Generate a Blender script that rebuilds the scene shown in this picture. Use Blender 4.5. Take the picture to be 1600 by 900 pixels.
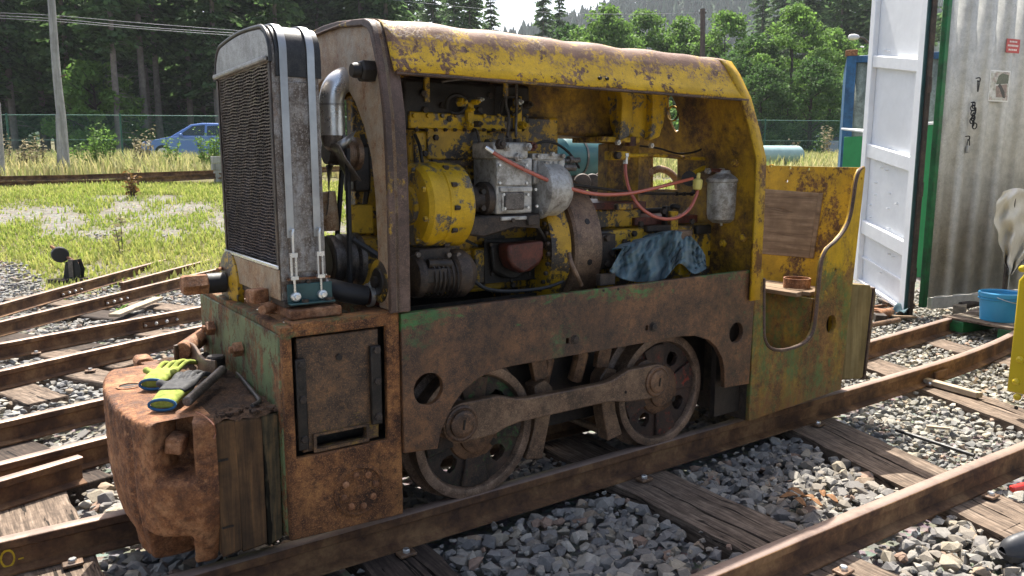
import bpy, bmesh, math, random
import numpy as np
from mathutils import Vector, Matrix
from mathutils.geometry import tessellate_polygon
from math import radians, sin, cos, pi, sqrt, atan2

for _o in list(bpy.data.objects): bpy.data.objects.remove(_o)
SC = bpy.context.scene
COL = SC.collection
RND = random.Random(7)
NPR = np.random.default_rng(11)

# ------------------------------------------------------------------ camera
CAM = Vector((-0.8, -3.0, 1.35))
FPX = 1200.0                                   # focal length in pixels of a 1600 px wide picture
_X = Vector((2551-800, 265-450, FPX)).normalized()      # the rails' direction seen by the camera (x right, y down, z ahead)
_Z = _X.cross(Vector((1, 0, 0))).normalized()
if _Z.y > 0: _Z = -_Z
_Y = _Z.cross(_X)
RM = Matrix((_X, _Y, _Z))                      # camera coords -> world
cam_d = bpy.data.cameras.new('camera'); cam = bpy.data.objects.new('camera', cam_d); COL.objects.link(cam)
cam_d.sensor_width = 36; cam_d.lens = FPX/1600*36; cam_d.clip_start = 0.05; cam_d.clip_end = 3000
cx, cy, cz = RM @ Vector((1,0,0)), RM @ Vector((0,-1,0)), RM @ Vector((0,0,-1))
cam.matrix_world = Matrix(((cx.x,cy.x,cz.x,CAM.x),(cx.y,cy.y,cz.y,CAM.y),(cx.z,cy.z,cz.z,CAM.z),(0,0,0,1)))
SC.camera = cam
FW = RM @ Vector((0,0,1)); FW2 = Vector((FW.x, FW.y)).normalized(); RT2 = Vector((FW2.y, -FW2.x))

# ------------------------------------------------------------------ light
SUN_EL, SUN_AZ = radians(60), atan2(0.88, 0.475)      # direction towards the sun: azimuth measured from +X to +Y
W = bpy.data.worlds.new('World'); SC.world = W; W.use_nodes = True
_nt = W.node_tree; _nt.nodes.clear()
_bg = _nt.nodes.new('ShaderNodeBackground'); _ou = _nt.nodes.new('ShaderNodeOutputWorld'); _sk = _nt.nodes.new('ShaderNodeTexSky')
_sk.sky_type = 'NISHITA'; _sk.sun_disc = False; _sk.sun_elevation = SUN_EL; _sk.sun_rotation = pi/2 - SUN_AZ
_sk.air_density = 1.0; _sk.dust_density = 7.0; _sk.ozone_density = 0.6; _sk.altitude = 500
_nt.links.new(_sk.outputs[0], _bg.inputs[0]); _bg.inputs[1].default_value = 0.10
_nt.links.new(_bg.outputs[0], _ou.inputs[0])
_sl = bpy.data.lights.new('sun', 'SUN'); _sl.energy = 4.6; _sl.angle = radians(0.5); _sl.color = (1.0, 0.955, 0.88)
_so = bpy.data.objects.new('sun', _sl); COL.objects.link(_so); _so.location = (4, 6, 12)
_sd = Vector((cos(SUN_EL)*cos(SUN_AZ), cos(SUN_EL)*sin(SUN_AZ), sin(SUN_EL)))
_so.rotation_euler = _sd.to_track_quat('Z', 'Y').to_euler()
SC.view_settings.view_transform = 'Standard'; SC.view_settings.look = 'None'
SC.view_settings.exposure = 1.5; SC.view_settings.gamma = 1.0; SC.view_settings.use_curve_mapping = False
SC.render.resolution_x = 1024; SC.render.resolution_y = 576
SC.render.engine = 'CYCLES'

# ------------------------------------------------------------------ pixel helpers (a pixel gives a direction; the plane gives the distance)
def ray(px, py): return RM @ Vector((px-800, py-450, FPX))
def PY(px, py, y):
    d = ray(px, py); return CAM + d*((y-CAM.y)/d.y)
def PX(px, py, x):
    d = ray(px, py); return CAM + d*((x-CAM.x)/d.x)
def PZ(px, py, z):
    d = ray(px, py); return CAM + d*((z-CAM.z)/d.z)
def PD(px, py, depth):                          # depth: metres straight ahead on the ground
    d = ray(px, py); return CAM + d*(depth/(d.x*FW2.x+d.y*FW2.y))
def fwd(x, y): return (x-CAM.x)*FW2.x + (y-CAM.y)*FW2.y

# ------------------------------------------------------------------ mesh builder
class MB:
    def __init__(s): s.v = []; s.f = []
    def add(s, vs, fs):
        o = len(s.v); s.v += [tuple(v) for v in vs]; s.f += [tuple(i+o for i in f) for f in fs]; return s
    def bx(s, x0, x1, y0, y1, z0, z1):
        vs = [(x,y,z) for x in (x0,x1) for y in (y0,y1) for z in (z0,z1)]
        return s.add(vs, [(0,1,3,2),(4,6,7,5),(0,4,5,1),(2,3,7,6),(0,2,6,4),(1,5,7,3)])
    def obx(s, c, size, M=None):
        c = Vector(c); M = M or Matrix.Identity(3)
        vs = [c + M @ Vector((x*size[0]/2, y*size[1]/2, z*size[2]/2)) for x in (-1,1) for y in (-1,1) for z in (-1,1)]
        return s.add(vs, [(0,1,3,2),(4,6,7,5),(0,4,5,1),(2,3,7,6),(0,2,6,4),(1,5,7,3)])
    def frame(s, d):
        d = Vector(d).normalized(); a = Vector((0,0,1)) if abs(d.z) < .9 else Vector((0,1,0))
        u = a.cross(d).normalized(); return u, d.cross(u)
    def lathe(s, p, axis, prof, n=20, cap=True):   # prof: (radius, distance along axis)
        p = Vector(p); d = Vector(axis).normalized(); u, w = s.frame(d); vs = []; fs = []
        for r, h in prof:
            for k in range(n):
                a = 2*pi*k/n; vs.append(p + d*h + (u*cos(a)+w*sin(a))*r)
        m = len(prof)
        for i in range(m-1):
            for k in range(n):
                fs.append((i*n+k, i*n+(k+1)%n, (i+1)*n+(k+1)%n, (i+1)*n+k))
        if cap: fs.append(tuple(range(n-1,-1,-1))); fs.append(tuple(range((m-1)*n, m*n)))
        return s.add(vs, fs)
    def cyl(s, p0, p1, r, r1=None, n=16):
        p0, p1 = Vector(p0), Vector(p1); return s.lathe(p0, p1-p0, [(r,0),(r if r1 is None else r1,(p1-p0).length)], n)
    def ccyl(s, p0, p1, r, n=16, ch=.004):      # chamfered cylinder
        p0, p1 = Vector(p0), Vector(p1); L = (p1-p0).length
        return s.lathe(p0, p1-p0, [(r-ch,0),(r,ch),(r,L-ch),(r-ch,L)], n)
    def ring(s, p0, p1, ro, ri, n=24):
        p0, p1 = Vector(p0), Vector(p1); L = (p1-p0).length
        return s.lathe(p0, p1-p0, [(ri,0),(ro,0),(ro,L),(ri,L),(ri,0)], n, cap=False)
    def tube(s, path, r, n=8, cap=True):
        P = [Vector(p) for p in path]; m = len(P); rs = r if isinstance(r, (list,tuple)) else [r]*m
        T = [(P[min(i+1,m-1)]-P[max(i-1,0)]).normalized() for i in range(m)]
        u, w = s.frame(T[0]); vs = []; fs = []
        for i in range(m):
            if i:
                q = T[i-1].rotation_difference(T[i]); u = q @ u; w = q @ w
            for k in range(n):
                a = 2*pi*k/n; vs.append(P[i] + (u*cos(a)+w*sin(a))*rs[i])
        for i in range(m-1):
            for k in range(n): fs.append((i*n+k, i*n+(k+1)%n, (i+1)*n+(k+1)%n, (i+1)*n+k))
        if cap: fs.append(tuple(range(n-1,-1,-1))); fs.append(tuple(range((m-1)*n, m*n)))
        return s.add(vs, fs)
    def prism(s, outer, holes, fn, d0, d1):     # 2-D outline with holes, fn(u,v,d) -> point
        loops = [list(outer)] + [list(h) for h in holes]
        tri = tessellate_polygon([[Vector((a,b,0)) for a,b in l] for l in loops])
        flat = [p for l in loops for p in l]; n = len(flat)
        vs = [fn(a,b,d0) for a,b in flat] + [fn(a,b,d1) for a,b in flat]
        fs = [tuple(t) for t in tri] + [tuple(i+n for i in reversed(t)) for t in tri]; o = 0
        for l in loops:
            m = len(l)
            for k in range(m): fs.append((o+k, o+(k+1)%m, n+o+(k+1)%m, n+o+k))
            o += m
        return s.add(vs, fs)
    def hexb(s, p, axis, r, h, n=6, shank=0):
        p = Vector(p); d = Vector(axis).normalized()
        s.lathe(p, d, [(r,0),(r,h*.8),(r*.86,h)], n)
        if shank: s.lathe(p+d*h, d, [(r*.5,0),(r*.5,shank),(r*.4,shank+.003)], 10)
        return s
    def sheet(s, rows, thick=None):             # grid of points -> faces
        n = len(rows[0]); vs = [p for r in rows for p in r]; fs = []
        for i in range(len(rows)-1):
            for k in range(n-1): fs.append((i*n+k, i*n+k+1, (i+1)*n+k+1, (i+1)*n+k))
        return s.add(vs, fs)
    def jitter(s, a, seed=0):
        r = random.Random(seed); s.v = [(x+r.uniform(-a,a), y+r.uniform(-a,a), z+r.uniform(-a,a)) for x,y,z in s.v]; return s
    def build(s, name, mat, parent=None, bevel=0, seg=2, ang=35, solid=0, sub=0, off=0):
        me = bpy.data.meshes.new(name); me.from_pydata(s.v, [], s.f)
        bm = bmesh.new(); bm.from_mesh(me); bmesh.ops.remove_doubles(bm, verts=bm.verts, dist=1e-6) if not solid else None
        bmesh.ops.recalc_face_normals(bm, faces=bm.faces); bm.to_mesh(me); bm.free()
        me.shade_smooth(); me.set_sharp_from_angle(angle=radians(ang))
        me.materials.append(mat); o = bpy.data.objects.new(name, me); COL.objects.link(o)
        if parent: o.parent = parent
        if solid: m = o.modifiers.new('thick','SOLIDIFY'); m.thickness = solid; m.offset = off
        if bevel: m = o.modifiers.new('edge','BEVEL'); m.width = bevel; m.segments = seg; m.limit_method = 'ANGLE'; m.angle_limit = radians(40); m.harden_normals = False
        if sub: m = o.modifiers.new('sub','SUBSURF'); m.levels = sub; m.render_levels = sub
        return o
def XZ(y0): return lambda u, v, d: (u, d, v)
def YZ(u, v, d): return (d, u, v)
def XZf(u, v, d): return (u, d, v)
def XYf(u, v, d): return (u, v, d)
def circ(a, b, r, n=24, ry=None): return [(a+r*cos(2*pi*k/n), b+(ry or r)*sin(2*pi*k/n)) for k in range(n)]
def spline(pts, n=8):                           # Catmull-Rom
    P = [Vector(p) for p in pts]; P = [P[0]*2-P[1]] + P + [P[-1]*2-P[-2]]; out = []
    for i in range(1, len(P)-2):
        a, b, c, d = P[i-1:i+3]
        for k in range(n):
            t = k/n; out.append(.5*((2*b)+(c-a)*t+(2*a-5*b+4*c-d)*t*t+(3*b-a-3*c+d)*t**3))
    out.append(P[-2]); return out
def tag(o, label=None, cat=None, group=None, kind=None):
    if label: o['label'] = label
    if cat: o['category'] = cat
    if group: o['group'] = group
    if kind: o['kind'] = kind
    return o
def empty(name, loc=(0,0,0), label=None, cat=None, group=None):
    o = bpy.data.objects.new(name, None); COL.objects.link(o); o.location = loc; o.empty_display_size = .1
    return tag(o, label, cat, group)
def copy_tree(o, parent=None):
    c = o.copy(); COL.objects.link(c); c.parent = parent
    for ch in [x for x in bpy.data.objects if x.parent == o]: copy_tree(ch, c)
    return c
def rotz(a): return Matrix.Rotation(a, 3, 'Z')

# ------------------------------------------------------------------ materials
class NT:
    def __init__(s, name):
        s.m = bpy.data.materials.new(name); s.m.use_nodes = True; s.t = s.m.node_tree
        s.b = s.t.nodes['Principled BSDF']; s.tc = s.t.nodes.new('ShaderNodeTexCoord'); s._vec = None
    def new(s, t): return s.t.nodes.new(t)
    def ln(s, a, b): s.t.links.new(a, b)
    def put(s, sock, val):
        if val is None: return
        if hasattr(val, 'is_output'): s.ln(val, sock)
        else: sock.default_value = val
    def vec(s, scale=(1,1,1), rot=(0,0,0), rnd=True):
        v = s.tc.outputs['Object']
        if rnd:
            oi = s.new('ShaderNodeObjectInfo'); mu = s.new('ShaderNodeMath'); mu.operation = 'MULTIPLY'; mu.inputs[1].default_value = 61.0
            s.ln(oi.outputs['Random'], mu.inputs[0]); ad = s.new('ShaderNodeVectorMath'); ad.operation = 'ADD'
            s.ln(v, ad.inputs[0]); s.ln(mu.outputs[0], ad.inputs[1]); v = ad.outputs[0]
        mp = s.new('ShaderNodeMapping'); mp.inputs['Scale'].default_value = scale; mp.inputs['Rotation'].default_value = rot
        s.ln(v, mp.inputs['Vector']); return mp.outputs[0]
    def noise(s, v, scale, detail=6, rough=.6, dist=0):
        n = s.new('ShaderNodeTexNoise'); s.ln(v, n.inputs['Vector']); n.inputs['Scale'].default_value = scale
        n.inputs['Detail'].default_value = detail; n.inputs['Roughness'].default_value = rough; n.inputs['Distortion'].default_value = dist
        return n.outputs['Fac']
    def voro(s, v, scale, feat='F1', out='Distance'):
        n = s.new('ShaderNodeTexVoronoi'); s.ln(v, n.inputs['Vector']); n.inputs['Scale'].default_value = scale; n.feature = feat
        return n.outputs[out]
    def ramp(s, f, stops, interp='LINEAR'):
        r = s.new('ShaderNodeValToRGB'); r.color_ramp.interpolation = interp; e = r.color_ramp.elements
        while len(e) < len(stops): e.new(.5)
        for i, (p, c) in enumerate(stops):
            e[i].position = p; e[i].color = (*c, 1) if isinstance(c, (tuple,list)) else (c, c, c, 1)
        s.ln(f, r.inputs['Fac']); return r.outputs['Color']
    def mix(s, f, a, b, mode='MIX'):
        n = s.new('ShaderNodeMix'); n.data_type = 'RGBA'; n.blend_type = mode
        s.put(n.inputs[0], f)
        for k, x in ((6,a),(7,b)):
            s.put(n.inputs[k], (*x,1) if isinstance(x,(tuple,list)) and len(x)==3 else x)
        return n.outputs[2]
    def math(s, op, a, b=None, c=None):
        n = s.new('ShaderNodeMath'); n.operation = op
        for k, x in enumerate((a,b,c)): s.put(n.inputs[k], x)
        return n.outputs[0]
    def bump(s, h, strength=.3, dist=.01, normal=None):
        n = s.new('ShaderNodeBump'); n.inputs['Strength'].default_value = strength; n.inputs['Distance'].default_value = dist
        s.put(n.inputs['Height'], h); s.put(n.inputs['Normal'], normal); return n.outputs[0]
    def sepz(s, i=2, src=None):
        n = s.new('ShaderNodeSeparateXYZ'); s.ln(src or s.tc.outputs['Object'], n.inputs[0]); return n.outputs[i]
    def out(s, col, rough=.8, metal=0, normal=None, **kw):
        s.put(s.b.inputs['Base Color'], (*col,1) if isinstance(col,(tuple,list)) and len(col)==3 else col)
        s.put(s.b.inputs['Roughness'], rough); s.put(s.b.inputs['Metallic'], metal); s.put(s.b.inputs['Normal'], normal)
        for k, x in kw.items(): s.put(s.b.inputs[k.replace('_',' ')], x)
        return s.m

def rusty(name, base, paints=(), rough=.75, metal=0.0, bump=.35, bdist=.004, scale=1.0, streak=.0, spec=.35, stain=.7, grain=1.0, edge=None):
    """weathered metal: a mottled base of three tones, then paint layers (colour, coverage 0..1, scale, stretch, softness[, (z from, z to)])"""
    t = NT(name); v = t.vec()
    n1 = t.noise(v, 6.5*scale, 10, .76); n2 = t.noise(v, 34*scale, 8, .74); n3 = t.noise(v, 210*scale, 3, .6)
    col = t.ramp(n1, [(.38, base[0]), (.5, base[1]), (.62, base[2])])
    col = t.mix(t.ramp(n2, [(.50, 0.0), (.64, .8)]), col, base[0])
    col = t.mix(t.ramp(n2, [(.36, .7), (.46, 0.0)]), col, base[2])
    col = t.mix(t.ramp(n3, [(.54, 0.0), (.68, .55*grain)]), col, tuple(min(1,c*1.5) for c in base[2]))
    col = t.mix(.42*grain, col, t.ramp(n3, [(.28, .3), (.6, 1.0)]), 'MULTIPLY')
    h = t.math('ADD', t.math('MULTIPLY', n2, .7), t.math('MULTIPLY', n3, .35*grain)); rg = rough
    for pt in paints:
        pc, cov, ps, st, soft = pt[:5]
        vp = t.vec(st); a = t.noise(vp, ps, 10, .74, .15); b = t.noise(v, ps*8, 5, .72)
        a = t.math('ADD', t.math('MULTIPLY', a, .72), t.math('MULTIPLY', b, .28))
        th = .5 + (.5-cov)*.36
        if len(pt) > 5:
            mr = t.new('ShaderNodeMapRange'); mr.inputs['From Min'].default_value = pt[5][0]; mr.inputs['From Max'].default_value = pt[5][1]
            t.ln(t.sepz(), mr.inputs['Value']); a = t.math('SUBTRACT', a, t.math('MULTIPLY', t.math('SUBTRACT', 1.0, mr.outputs[0]), .22))
        m = t.ramp(a, [(max(0,th-soft), 0.0), (th+soft, 1.0)])
        pcn = t.mix(t.ramp(t.noise(v, 14, 6, .65), [(.38,0.0),(.68,.55)]), pc, tuple(c*.5 for c in pc))
        pcn = t.mix(.4, pcn, t.ramp(n3, [(.25,.4),(.65,1.0)]), 'MULTIPLY')
        col = t.mix(m, col, pcn); h = t.math('ADD', h, t.math('MULTIPLY', m, .4))
        rg = t.mix(m, (rg,rg,rg) if not hasattr(rg,'is_output') else rg, (.5,.5,.5))
    nd_ = t.noise(v, 3.2*scale, 8, .72, .6); col = t.mix(stain, col, t.ramp(nd_, [(.36, .30), (.56, 1.0)]), 'MULTIPLY')
    if streak:
        sv = t.vec((14,14,.8)); sn = t.noise(sv, 3, 6, .7)
        col = t.mix(t.math('MULTIPLY', t.ramp(sn, [(.48,0.0),(.68,1.0)]), streak), col, base[1])
    if edge:
        ge = t.new('ShaderNodeNewGeometry'); col = t.mix(t.math('MULTIPLY', t.ramp(ge.outputs['Pointiness'], [(.53,0.0),(.62,.8)]), t.ramp(n2, [(.3,.25),(.6,.9)])), col, edge)
    return t.out(col, rg, metal, t.bump(h, bump, bdist), Specular_IOR_Level=spec)

def wood(name, cols, axis=0, scale=1.0, crack=.6, rough=.85):
    t = NT(name); st = [14,14,14]; st[axis] = .9; v = t.vec(tuple(st)); vv = t.vec()
    g = t.noise(v, 2.2*scale, 7, .65, .4); c = t.noise(v, 1.1*scale, 3, .55, .6); d = t.noise(vv, 9*scale, 6, .65)
    col = t.ramp(g, [(.3, cols[0]), (.5, cols[1]), (.7, cols[2])]); col = t.mix(t.ramp(d, [(.4,0.0),(.7,.6)]), col, cols[0])
    cr = t.ramp(c, [(.355, 0.0), (.385, 1.0)]); col = t.mix(t.math('MULTIPLY', t.math('SUBTRACT', 1.0, cr), crack), col, tuple(x*.18 for x in cols[0]))
    h = t.math('ADD', t.math('MULTIPLY', g, .5), t.math('MULTIPLY', cr, .8))
    return t.out(col, rough, 0, t.bump(h, .6, .006), Specular_IOR_Level=.2)

def plain(name, col, rough=.5, metal=0, var=.25, scale=20, bump=.1, spec=.5, bdist=.002):
    t = NT(name); v = t.vec(); n = t.noise(v, scale, 6, .65); m = t.noise(v, scale*.22, 5, .6)
    c = t.mix(t.ramp(n, [(.35,0.0),(.68,1.0)]), col, tuple(x*(1-var) for x in col))
    c = t.mix(t.ramp(m, [(.45,0.0),(.7,.6)]), c, tuple(x*(1-var*1.4) for x in col))
    r = t.ramp(n, [(.3, max(0,rough-.1)), (.7, min(1,rough+.12))])
    return t.out(c, r, metal, t.bump(n, bump, bdist), Specular_IOR_Level=spec)
def vcol(name, attr='Col', rough=.85, mul=None, trans=0, bump=0):
    t = NT(name); a = t.new('ShaderNodeAttribute'); a.attribute_name = attr; c = a.outputs['Color']
    v = t.vec(rnd=False)
    if mul: c = t.mix(mul[1], c, t.ramp(t.noise(v, mul[0], 5, .65), [(.25,.35),(.75,1.0)]), 'MULTIPLY')
    nrm = t.bump(t.noise(v, bump, 6, .7), .5, .004) if bump else None
    m = t.out(c, rough, 0, nrm, Specular_IOR_Level=.2)
    if trans:
        tr = t.new('ShaderNodeBsdfTranslucent'); t.ln(c, tr.inputs[0]); mx = t.new('ShaderNodeMixShader'); mx.inputs[0].default_value = trans
        t.ln(t.b.outputs[0], mx.inputs[1]); t.ln(tr.outputs[0], mx.inputs[2]); t.ln(mx.outputs[0], t.t.nodes['Material Output'].inputs[0])
    return m
O3 = (1,1,1)
RB = ((.035,.021,.015),(.085,.042,.024),(.15,.07,.032))        # brown rust tones
RO = ((.050,.024,.014),(.165,.070,.027),(.30,.140,.055))        # orange rust
YEL = (.62,.36,.010); GRN = (.045,.15,.035); PGR = (.17,.22,.095)
M = {}
M['side'] = rusty('rusty_side_plate', ((.036,.019,.011),(.11,.052,.024),(.21,.095,.036)), [((.055,.20,.045), .45, 3.6, (.55,1,2.0), .035, (.62,.85)), ((.07,.14,.045), .20, 3.6, (.8,1,1.4), .04), ((.30,.115,.03), .48, 4.5, (1,1,.8), .06, (.52,.28)), ((.26,.105,.032), .20, 5.0, (1,1,.5), .04)], .55, bump=.35, spec=.5)
M['box'] = rusty('rusty_front_box', ((.050,.024,.014),(.20,.082,.030),(.37,.165,.055)), [((.07,.12,.04), .30, 4, (1.2,1,2), .05, (.62,.8))], .85, bump=.6, bdist=.006)
M['front'] = rusty('green_front_plate', RO, [(PGR, .53, 7, (1,1.6,.8), .03)], .75, bump=.5)
M['lid'] = rusty('oily_lid', ((.038,.024,.016),(.11,.064,.036),(.23,.115,.048)), [((.45,.28,.02), .30, 6, (1,1,3), .05, (.60,.46))], .5, bump=.5, stain=.45)
M['cast'] = rusty('rusted_casting', ((.085,.035,.018),(.30,.125,.05),(.50,.27,.145)), [((.15,.058,.022), .28, 3.5, O3, .07)], .75, stain=.5, grain=.45, bump=.9, bdist=.008)
M['castedge'] = rusty('rusted_buffer_casting', ((.075,.030,.015),(.27,.108,.040),(.44,.215,.095)), [((.15,.058,.022), .28, 3.5, O3, .07)], .75, stain=.65, grain=.45, edge=(.42,.24,.13), bump=.9, bdist=.008)
M['yhood'] = rusty('chipped_yellow', ((.06,.030,.019),(.13,.066,.040),(.22,.12,.072)), [((.72,.43,.010), .60, 9, (1,1,1), .014), ((.25,.135,.08), .68, 11, O3, .05, (1.69,1.85))], .6, bump=.5, stain=.25)
M['yclean'] = rusty('yellow_engine_paint', ((.05,.045,.04),(.11,.095,.08),(.17,.145,.12)), [((.66,.40,.010), .57, 6, O3, .02)], .45, stain=.35)
M['yblock'] = rusty('yellow_oily_paint', ((.016,.013,.011),(.045,.032,.024),(.09,.065,.048)), [((.58,.33,.010), .50, 8, O3, .018)], .4, spec=.5, stain=.55)
M['ybay_shaded'] = rusty('yellow_bay_paint_shaded', ((.035,.018,.009),(.10,.048,.016),(.19,.095,.03)), [((.52,.29,.010), .47, 4.0, (1,1,.7), .07)], .6)  # yellow paint and rust, darkened to carry the shade inside the bay
M['ycab'] = rusty('yellow_cab_paint', ((.07,.032,.014),(.14,.065,.022),(.22,.11,.035)), [((.60,.36,.010), .58, 6.5, (1,1,.8), .035)], .65, stain=.4)
M['rearp'] = rusty('yellow_green_rear', ((.07,.034,.015),(.17,.08,.026),(.28,.14,.04)), [((.40,.25,.02), .36, 3.8, (1,1,.5), .07), ((.10,.17,.045), .42, 4.2, (1,1,.45), .05), ((.24,.10,.032), .48, 4, (1,1,.6), .07, (.35,.10)), ((.62,.37,.010), .72, 6, (1,1,.7), .04, (.60,.92))], .62, streak=.35, stain=.4)
M['arch'] = rusty('grey_arch_paint', ((.24,.115,.05),(.38,.23,.12),(.46,.33,.20)), [((.48,.385,.27), .48, 4, (1,1,.7), .06), ((.30,.12,.045), .22, 9, O3, .04)], .55, bump=.4, stain=.35)
M['flange'] = rusty('arch_flange', ((.06,.036,.026),(.11,.068,.048),(.16,.10,.075)), [((.56,.33,.012), .26, 5, (1,1,.5), .03)], .55)
M['wheel'] = rusty('wheel_rust', ((.042,.022,.012),(.14,.068,.032),(.24,.125,.06)), [], .55, spec=.5)
M['tread'] = rusty('worn_wheel_tread', ((.08,.05,.033),(.20,.125,.08),(.30,.20,.135)), [], .45, metal=.2, spec=.5)
M['wheelg'] = rusty('wheel_disc_green', ((.014,.012,.010),(.045,.032,.024),(.09,.05,.03)), [((.05,.17,.04), .28, 7, O3, .04)], .55)
M['wheelr'] = rusty('wheel_disc_red', ((.014,.011,.010),(.042,.027,.021),(.09,.045,.028)), [((.36,.04,.018), .30, 7, O3, .03)], .55)
M['rod'] = rusty('coupling_rod_rust', ((.075,.042,.024),(.17,.096,.052),(.26,.16,.09)), [], .5, bump=.2, spec=.5)
M['dark'] = rusty('oily_black_iron', ((.008,.007,.006),(.018,.014,.011),(.04,.028,.02)), [], .5)
M['iron'] = rusty('dark_iron', ((.02,.016,.013),(.05,.036,.027),(.09,.06,.04)), [], .6)
M['steel'] = rusty('worn_steel', ((.08,.07,.062),(.15,.13,.115),(.22,.19,.165)), [], .45, metal=.5, bump=.2)
M['alu'] = plain('aluminium_sheet', (.44,.44,.43), .38, .8, .3, 9, .15)
M['alucast'] = rusty('cast_aluminium', ((.20,.175,.14),(.46,.44,.40),(.58,.56,.52)), [], .42, metal=.3, bump=.15, grain=.25, stain=.55)
M['zplate'] = rusty('dull_zinc_plate', ((.17,.16,.14),(.27,.26,.24),(.36,.35,.325)), [], .45, metal=.35, bump=.15, stain=.3)
M['zinc'] = plain('zinc_bolt', (.72,.72,.70), .3, .85, .15, 30, .05)
M['radside'] = rusty('bare_radiator_side', ((.09,.065,.048),(.19,.155,.125),(.32,.29,.255)), [((.46,.45,.43), .36, 3.2, (2.4,2.4,.5), .06), ((.20,.10,.045), .22, 5, (1,1,.6), .06)], .45, metal=.25, bump=.3, stain=.4)
M['fins'] = plain('radiator_fins', (.13,.11,.108), .45, .3, .6, 14, .2)
M['rubber'] = plain('black_rubber', (.014,.014,.015), .6, 0, .3, 30, .15)
M['blackcap'] = rusty('black_cap_paint', ((.012,.012,.012),(.022,.022,.022),(.05,.045,.04)), [], .4, bump=.15)
M['teal'] = plain('teal_bracket', (.02,.075,.075), .45, 0, .4, 12, .1)
M['rail'] = None
M['redrust'] = rusty('red_oxide', ((.03,.012,.009),(.09,.026,.016),(.16,.04,.022)), [], .45)
M['timber'] = wood('buffer_timber', ((.030,.020,.011),(.14,.080,.032),(.25,.15,.06)), 2, 2.6, .9)
M['timberg'] = wood('buffer_timber_stained', ((.024,.022,.015),(.085,.065,.035),(.19,.115,.05)), 2, 2.6, .9)
M['timberr'] = wood('mossy_buffer_timber', ((.09,.07,.03),(.20,.145,.06),(.30,.24,.11)), 2, .7, .25)
M['timberx'] = wood('rust_stained_timber', ((.028,.020,.013),(.10,.056,.027),(.20,.105,.043)), 2, 1.5, .7)
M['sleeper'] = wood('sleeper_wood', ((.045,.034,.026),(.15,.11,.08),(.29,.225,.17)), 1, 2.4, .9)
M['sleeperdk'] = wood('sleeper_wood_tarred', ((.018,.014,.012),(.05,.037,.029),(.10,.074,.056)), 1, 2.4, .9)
M['board'] = wood('seat_board', ((.13,.09,.058),(.25,.175,.11),(.35,.26,.17)), 1, 1.6, .25)
M['palewood'] = wood('pale_wood', ((.2,.16,.11),(.38,.31,.22),(.5,.42,.32)), 0, 1, .5)
M['dirt'] = rusty('dirt_and_rust_crust', ((.03,.02,.014),(.08,.045,.026),(.15,.085,.045)), [], .95, bump=.9, bdist=.012)
_t = NT('rail_steel'); _v = _t.vec(); _n = _t.noise(_v, 6, 8, .65); _n2 = _t.noise(_v, 60, 5, .7); _g = _t.new('ShaderNodeNewGeometry')
_c = _t.ramp(_n, [(.38,(.070,.036,.021)),(.5,(.15,.076,.036)),(.62,(.25,.14,.065))]); _c = _t.mix(.6, _c, _t.ramp(_n2, [(.3,.4),(.7,1.0)]), 'MULTIPLY')
_top = _t.math('MULTIPLY', _t.math('GREATER_THAN', _t.sepz(2, _g.outputs['Normal']), .85), _t.math('GREATER_THAN', _t.sepz(), -.02))
_top = _t.math('MULTIPLY', _top, _t.ramp(_n, [(.35,.5),(.6,.95)]))
M['rail'] = _t.out(_t.mix(_top, _c, (.30,.225,.185)), _t.mix(_top, (.8,.8,.8), (.42,.42,.42)), _t.math('MULTIPLY', _top, .35), _t.bump(_n2, .35, .003), Specular_IOR_Level=.3)

# ================================================================== the setting
def mesh_np(name, V, T, mat, cols=None, smooth=False, parent=None):
    V = np.asarray(V, np.float32); T = np.asarray(T, np.int32); k = T.shape[1]
    me = bpy.data.meshes.new(name); me.vertices.add(len(V)); me.vertices.foreach_set('co', V.ravel())
    me.loops.add(T.size); me.loops.foreach_set('vertex_index', T.ravel()); me.polygons.add(len(T))
    me.polygons.foreach_set('loop_start', np.arange(0, T.size, k, dtype=np.int32)); 
    me.update(calc_edges=True)
    if smooth: me.shade_smooth()
    else: me.shade_flat()
    if cols is not None:
        a = me.color_attributes.new('Col', 'FLOAT_COLOR', 'POINT'); c4 = np.ones((len(V),4), np.float32); c4[:,:3] = cols; a.data.foreach_set('color', c4.ravel())
    me.materials.append(mat); o = bpy.data.objects.new(name, me); COL.objects.link(o)
    if parent: o.parent = parent
    return o
_TD = np.array([-60, 9.5, 12, 14, 17, 20, 26, 40, 70, 150, 400.]); _TH = np.array([-.2,-.2,.06,.33,.75,1.1,1.52,1.95,2.4,6,16.])
def terr(x, y):
    d = (np.asarray(x)-CAM.x)*FW2.x + (np.asarray(y)-CAM.y)*FW2.y
    return np.interp(d, _TD, _TH)
def vnoise(x, y, s, seed=0):                     # cheap smooth noise
    r = np.random.default_rng(seed); o = 0
    for k in range(5):
        a = r.uniform(0, 6.28); f = s*r.uniform(.6, 1.7); o = o + np.sin((x*np.cos(a)+y*np.sin(a))*f + r.uniform(0, 6.28))
    return o/5

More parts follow.
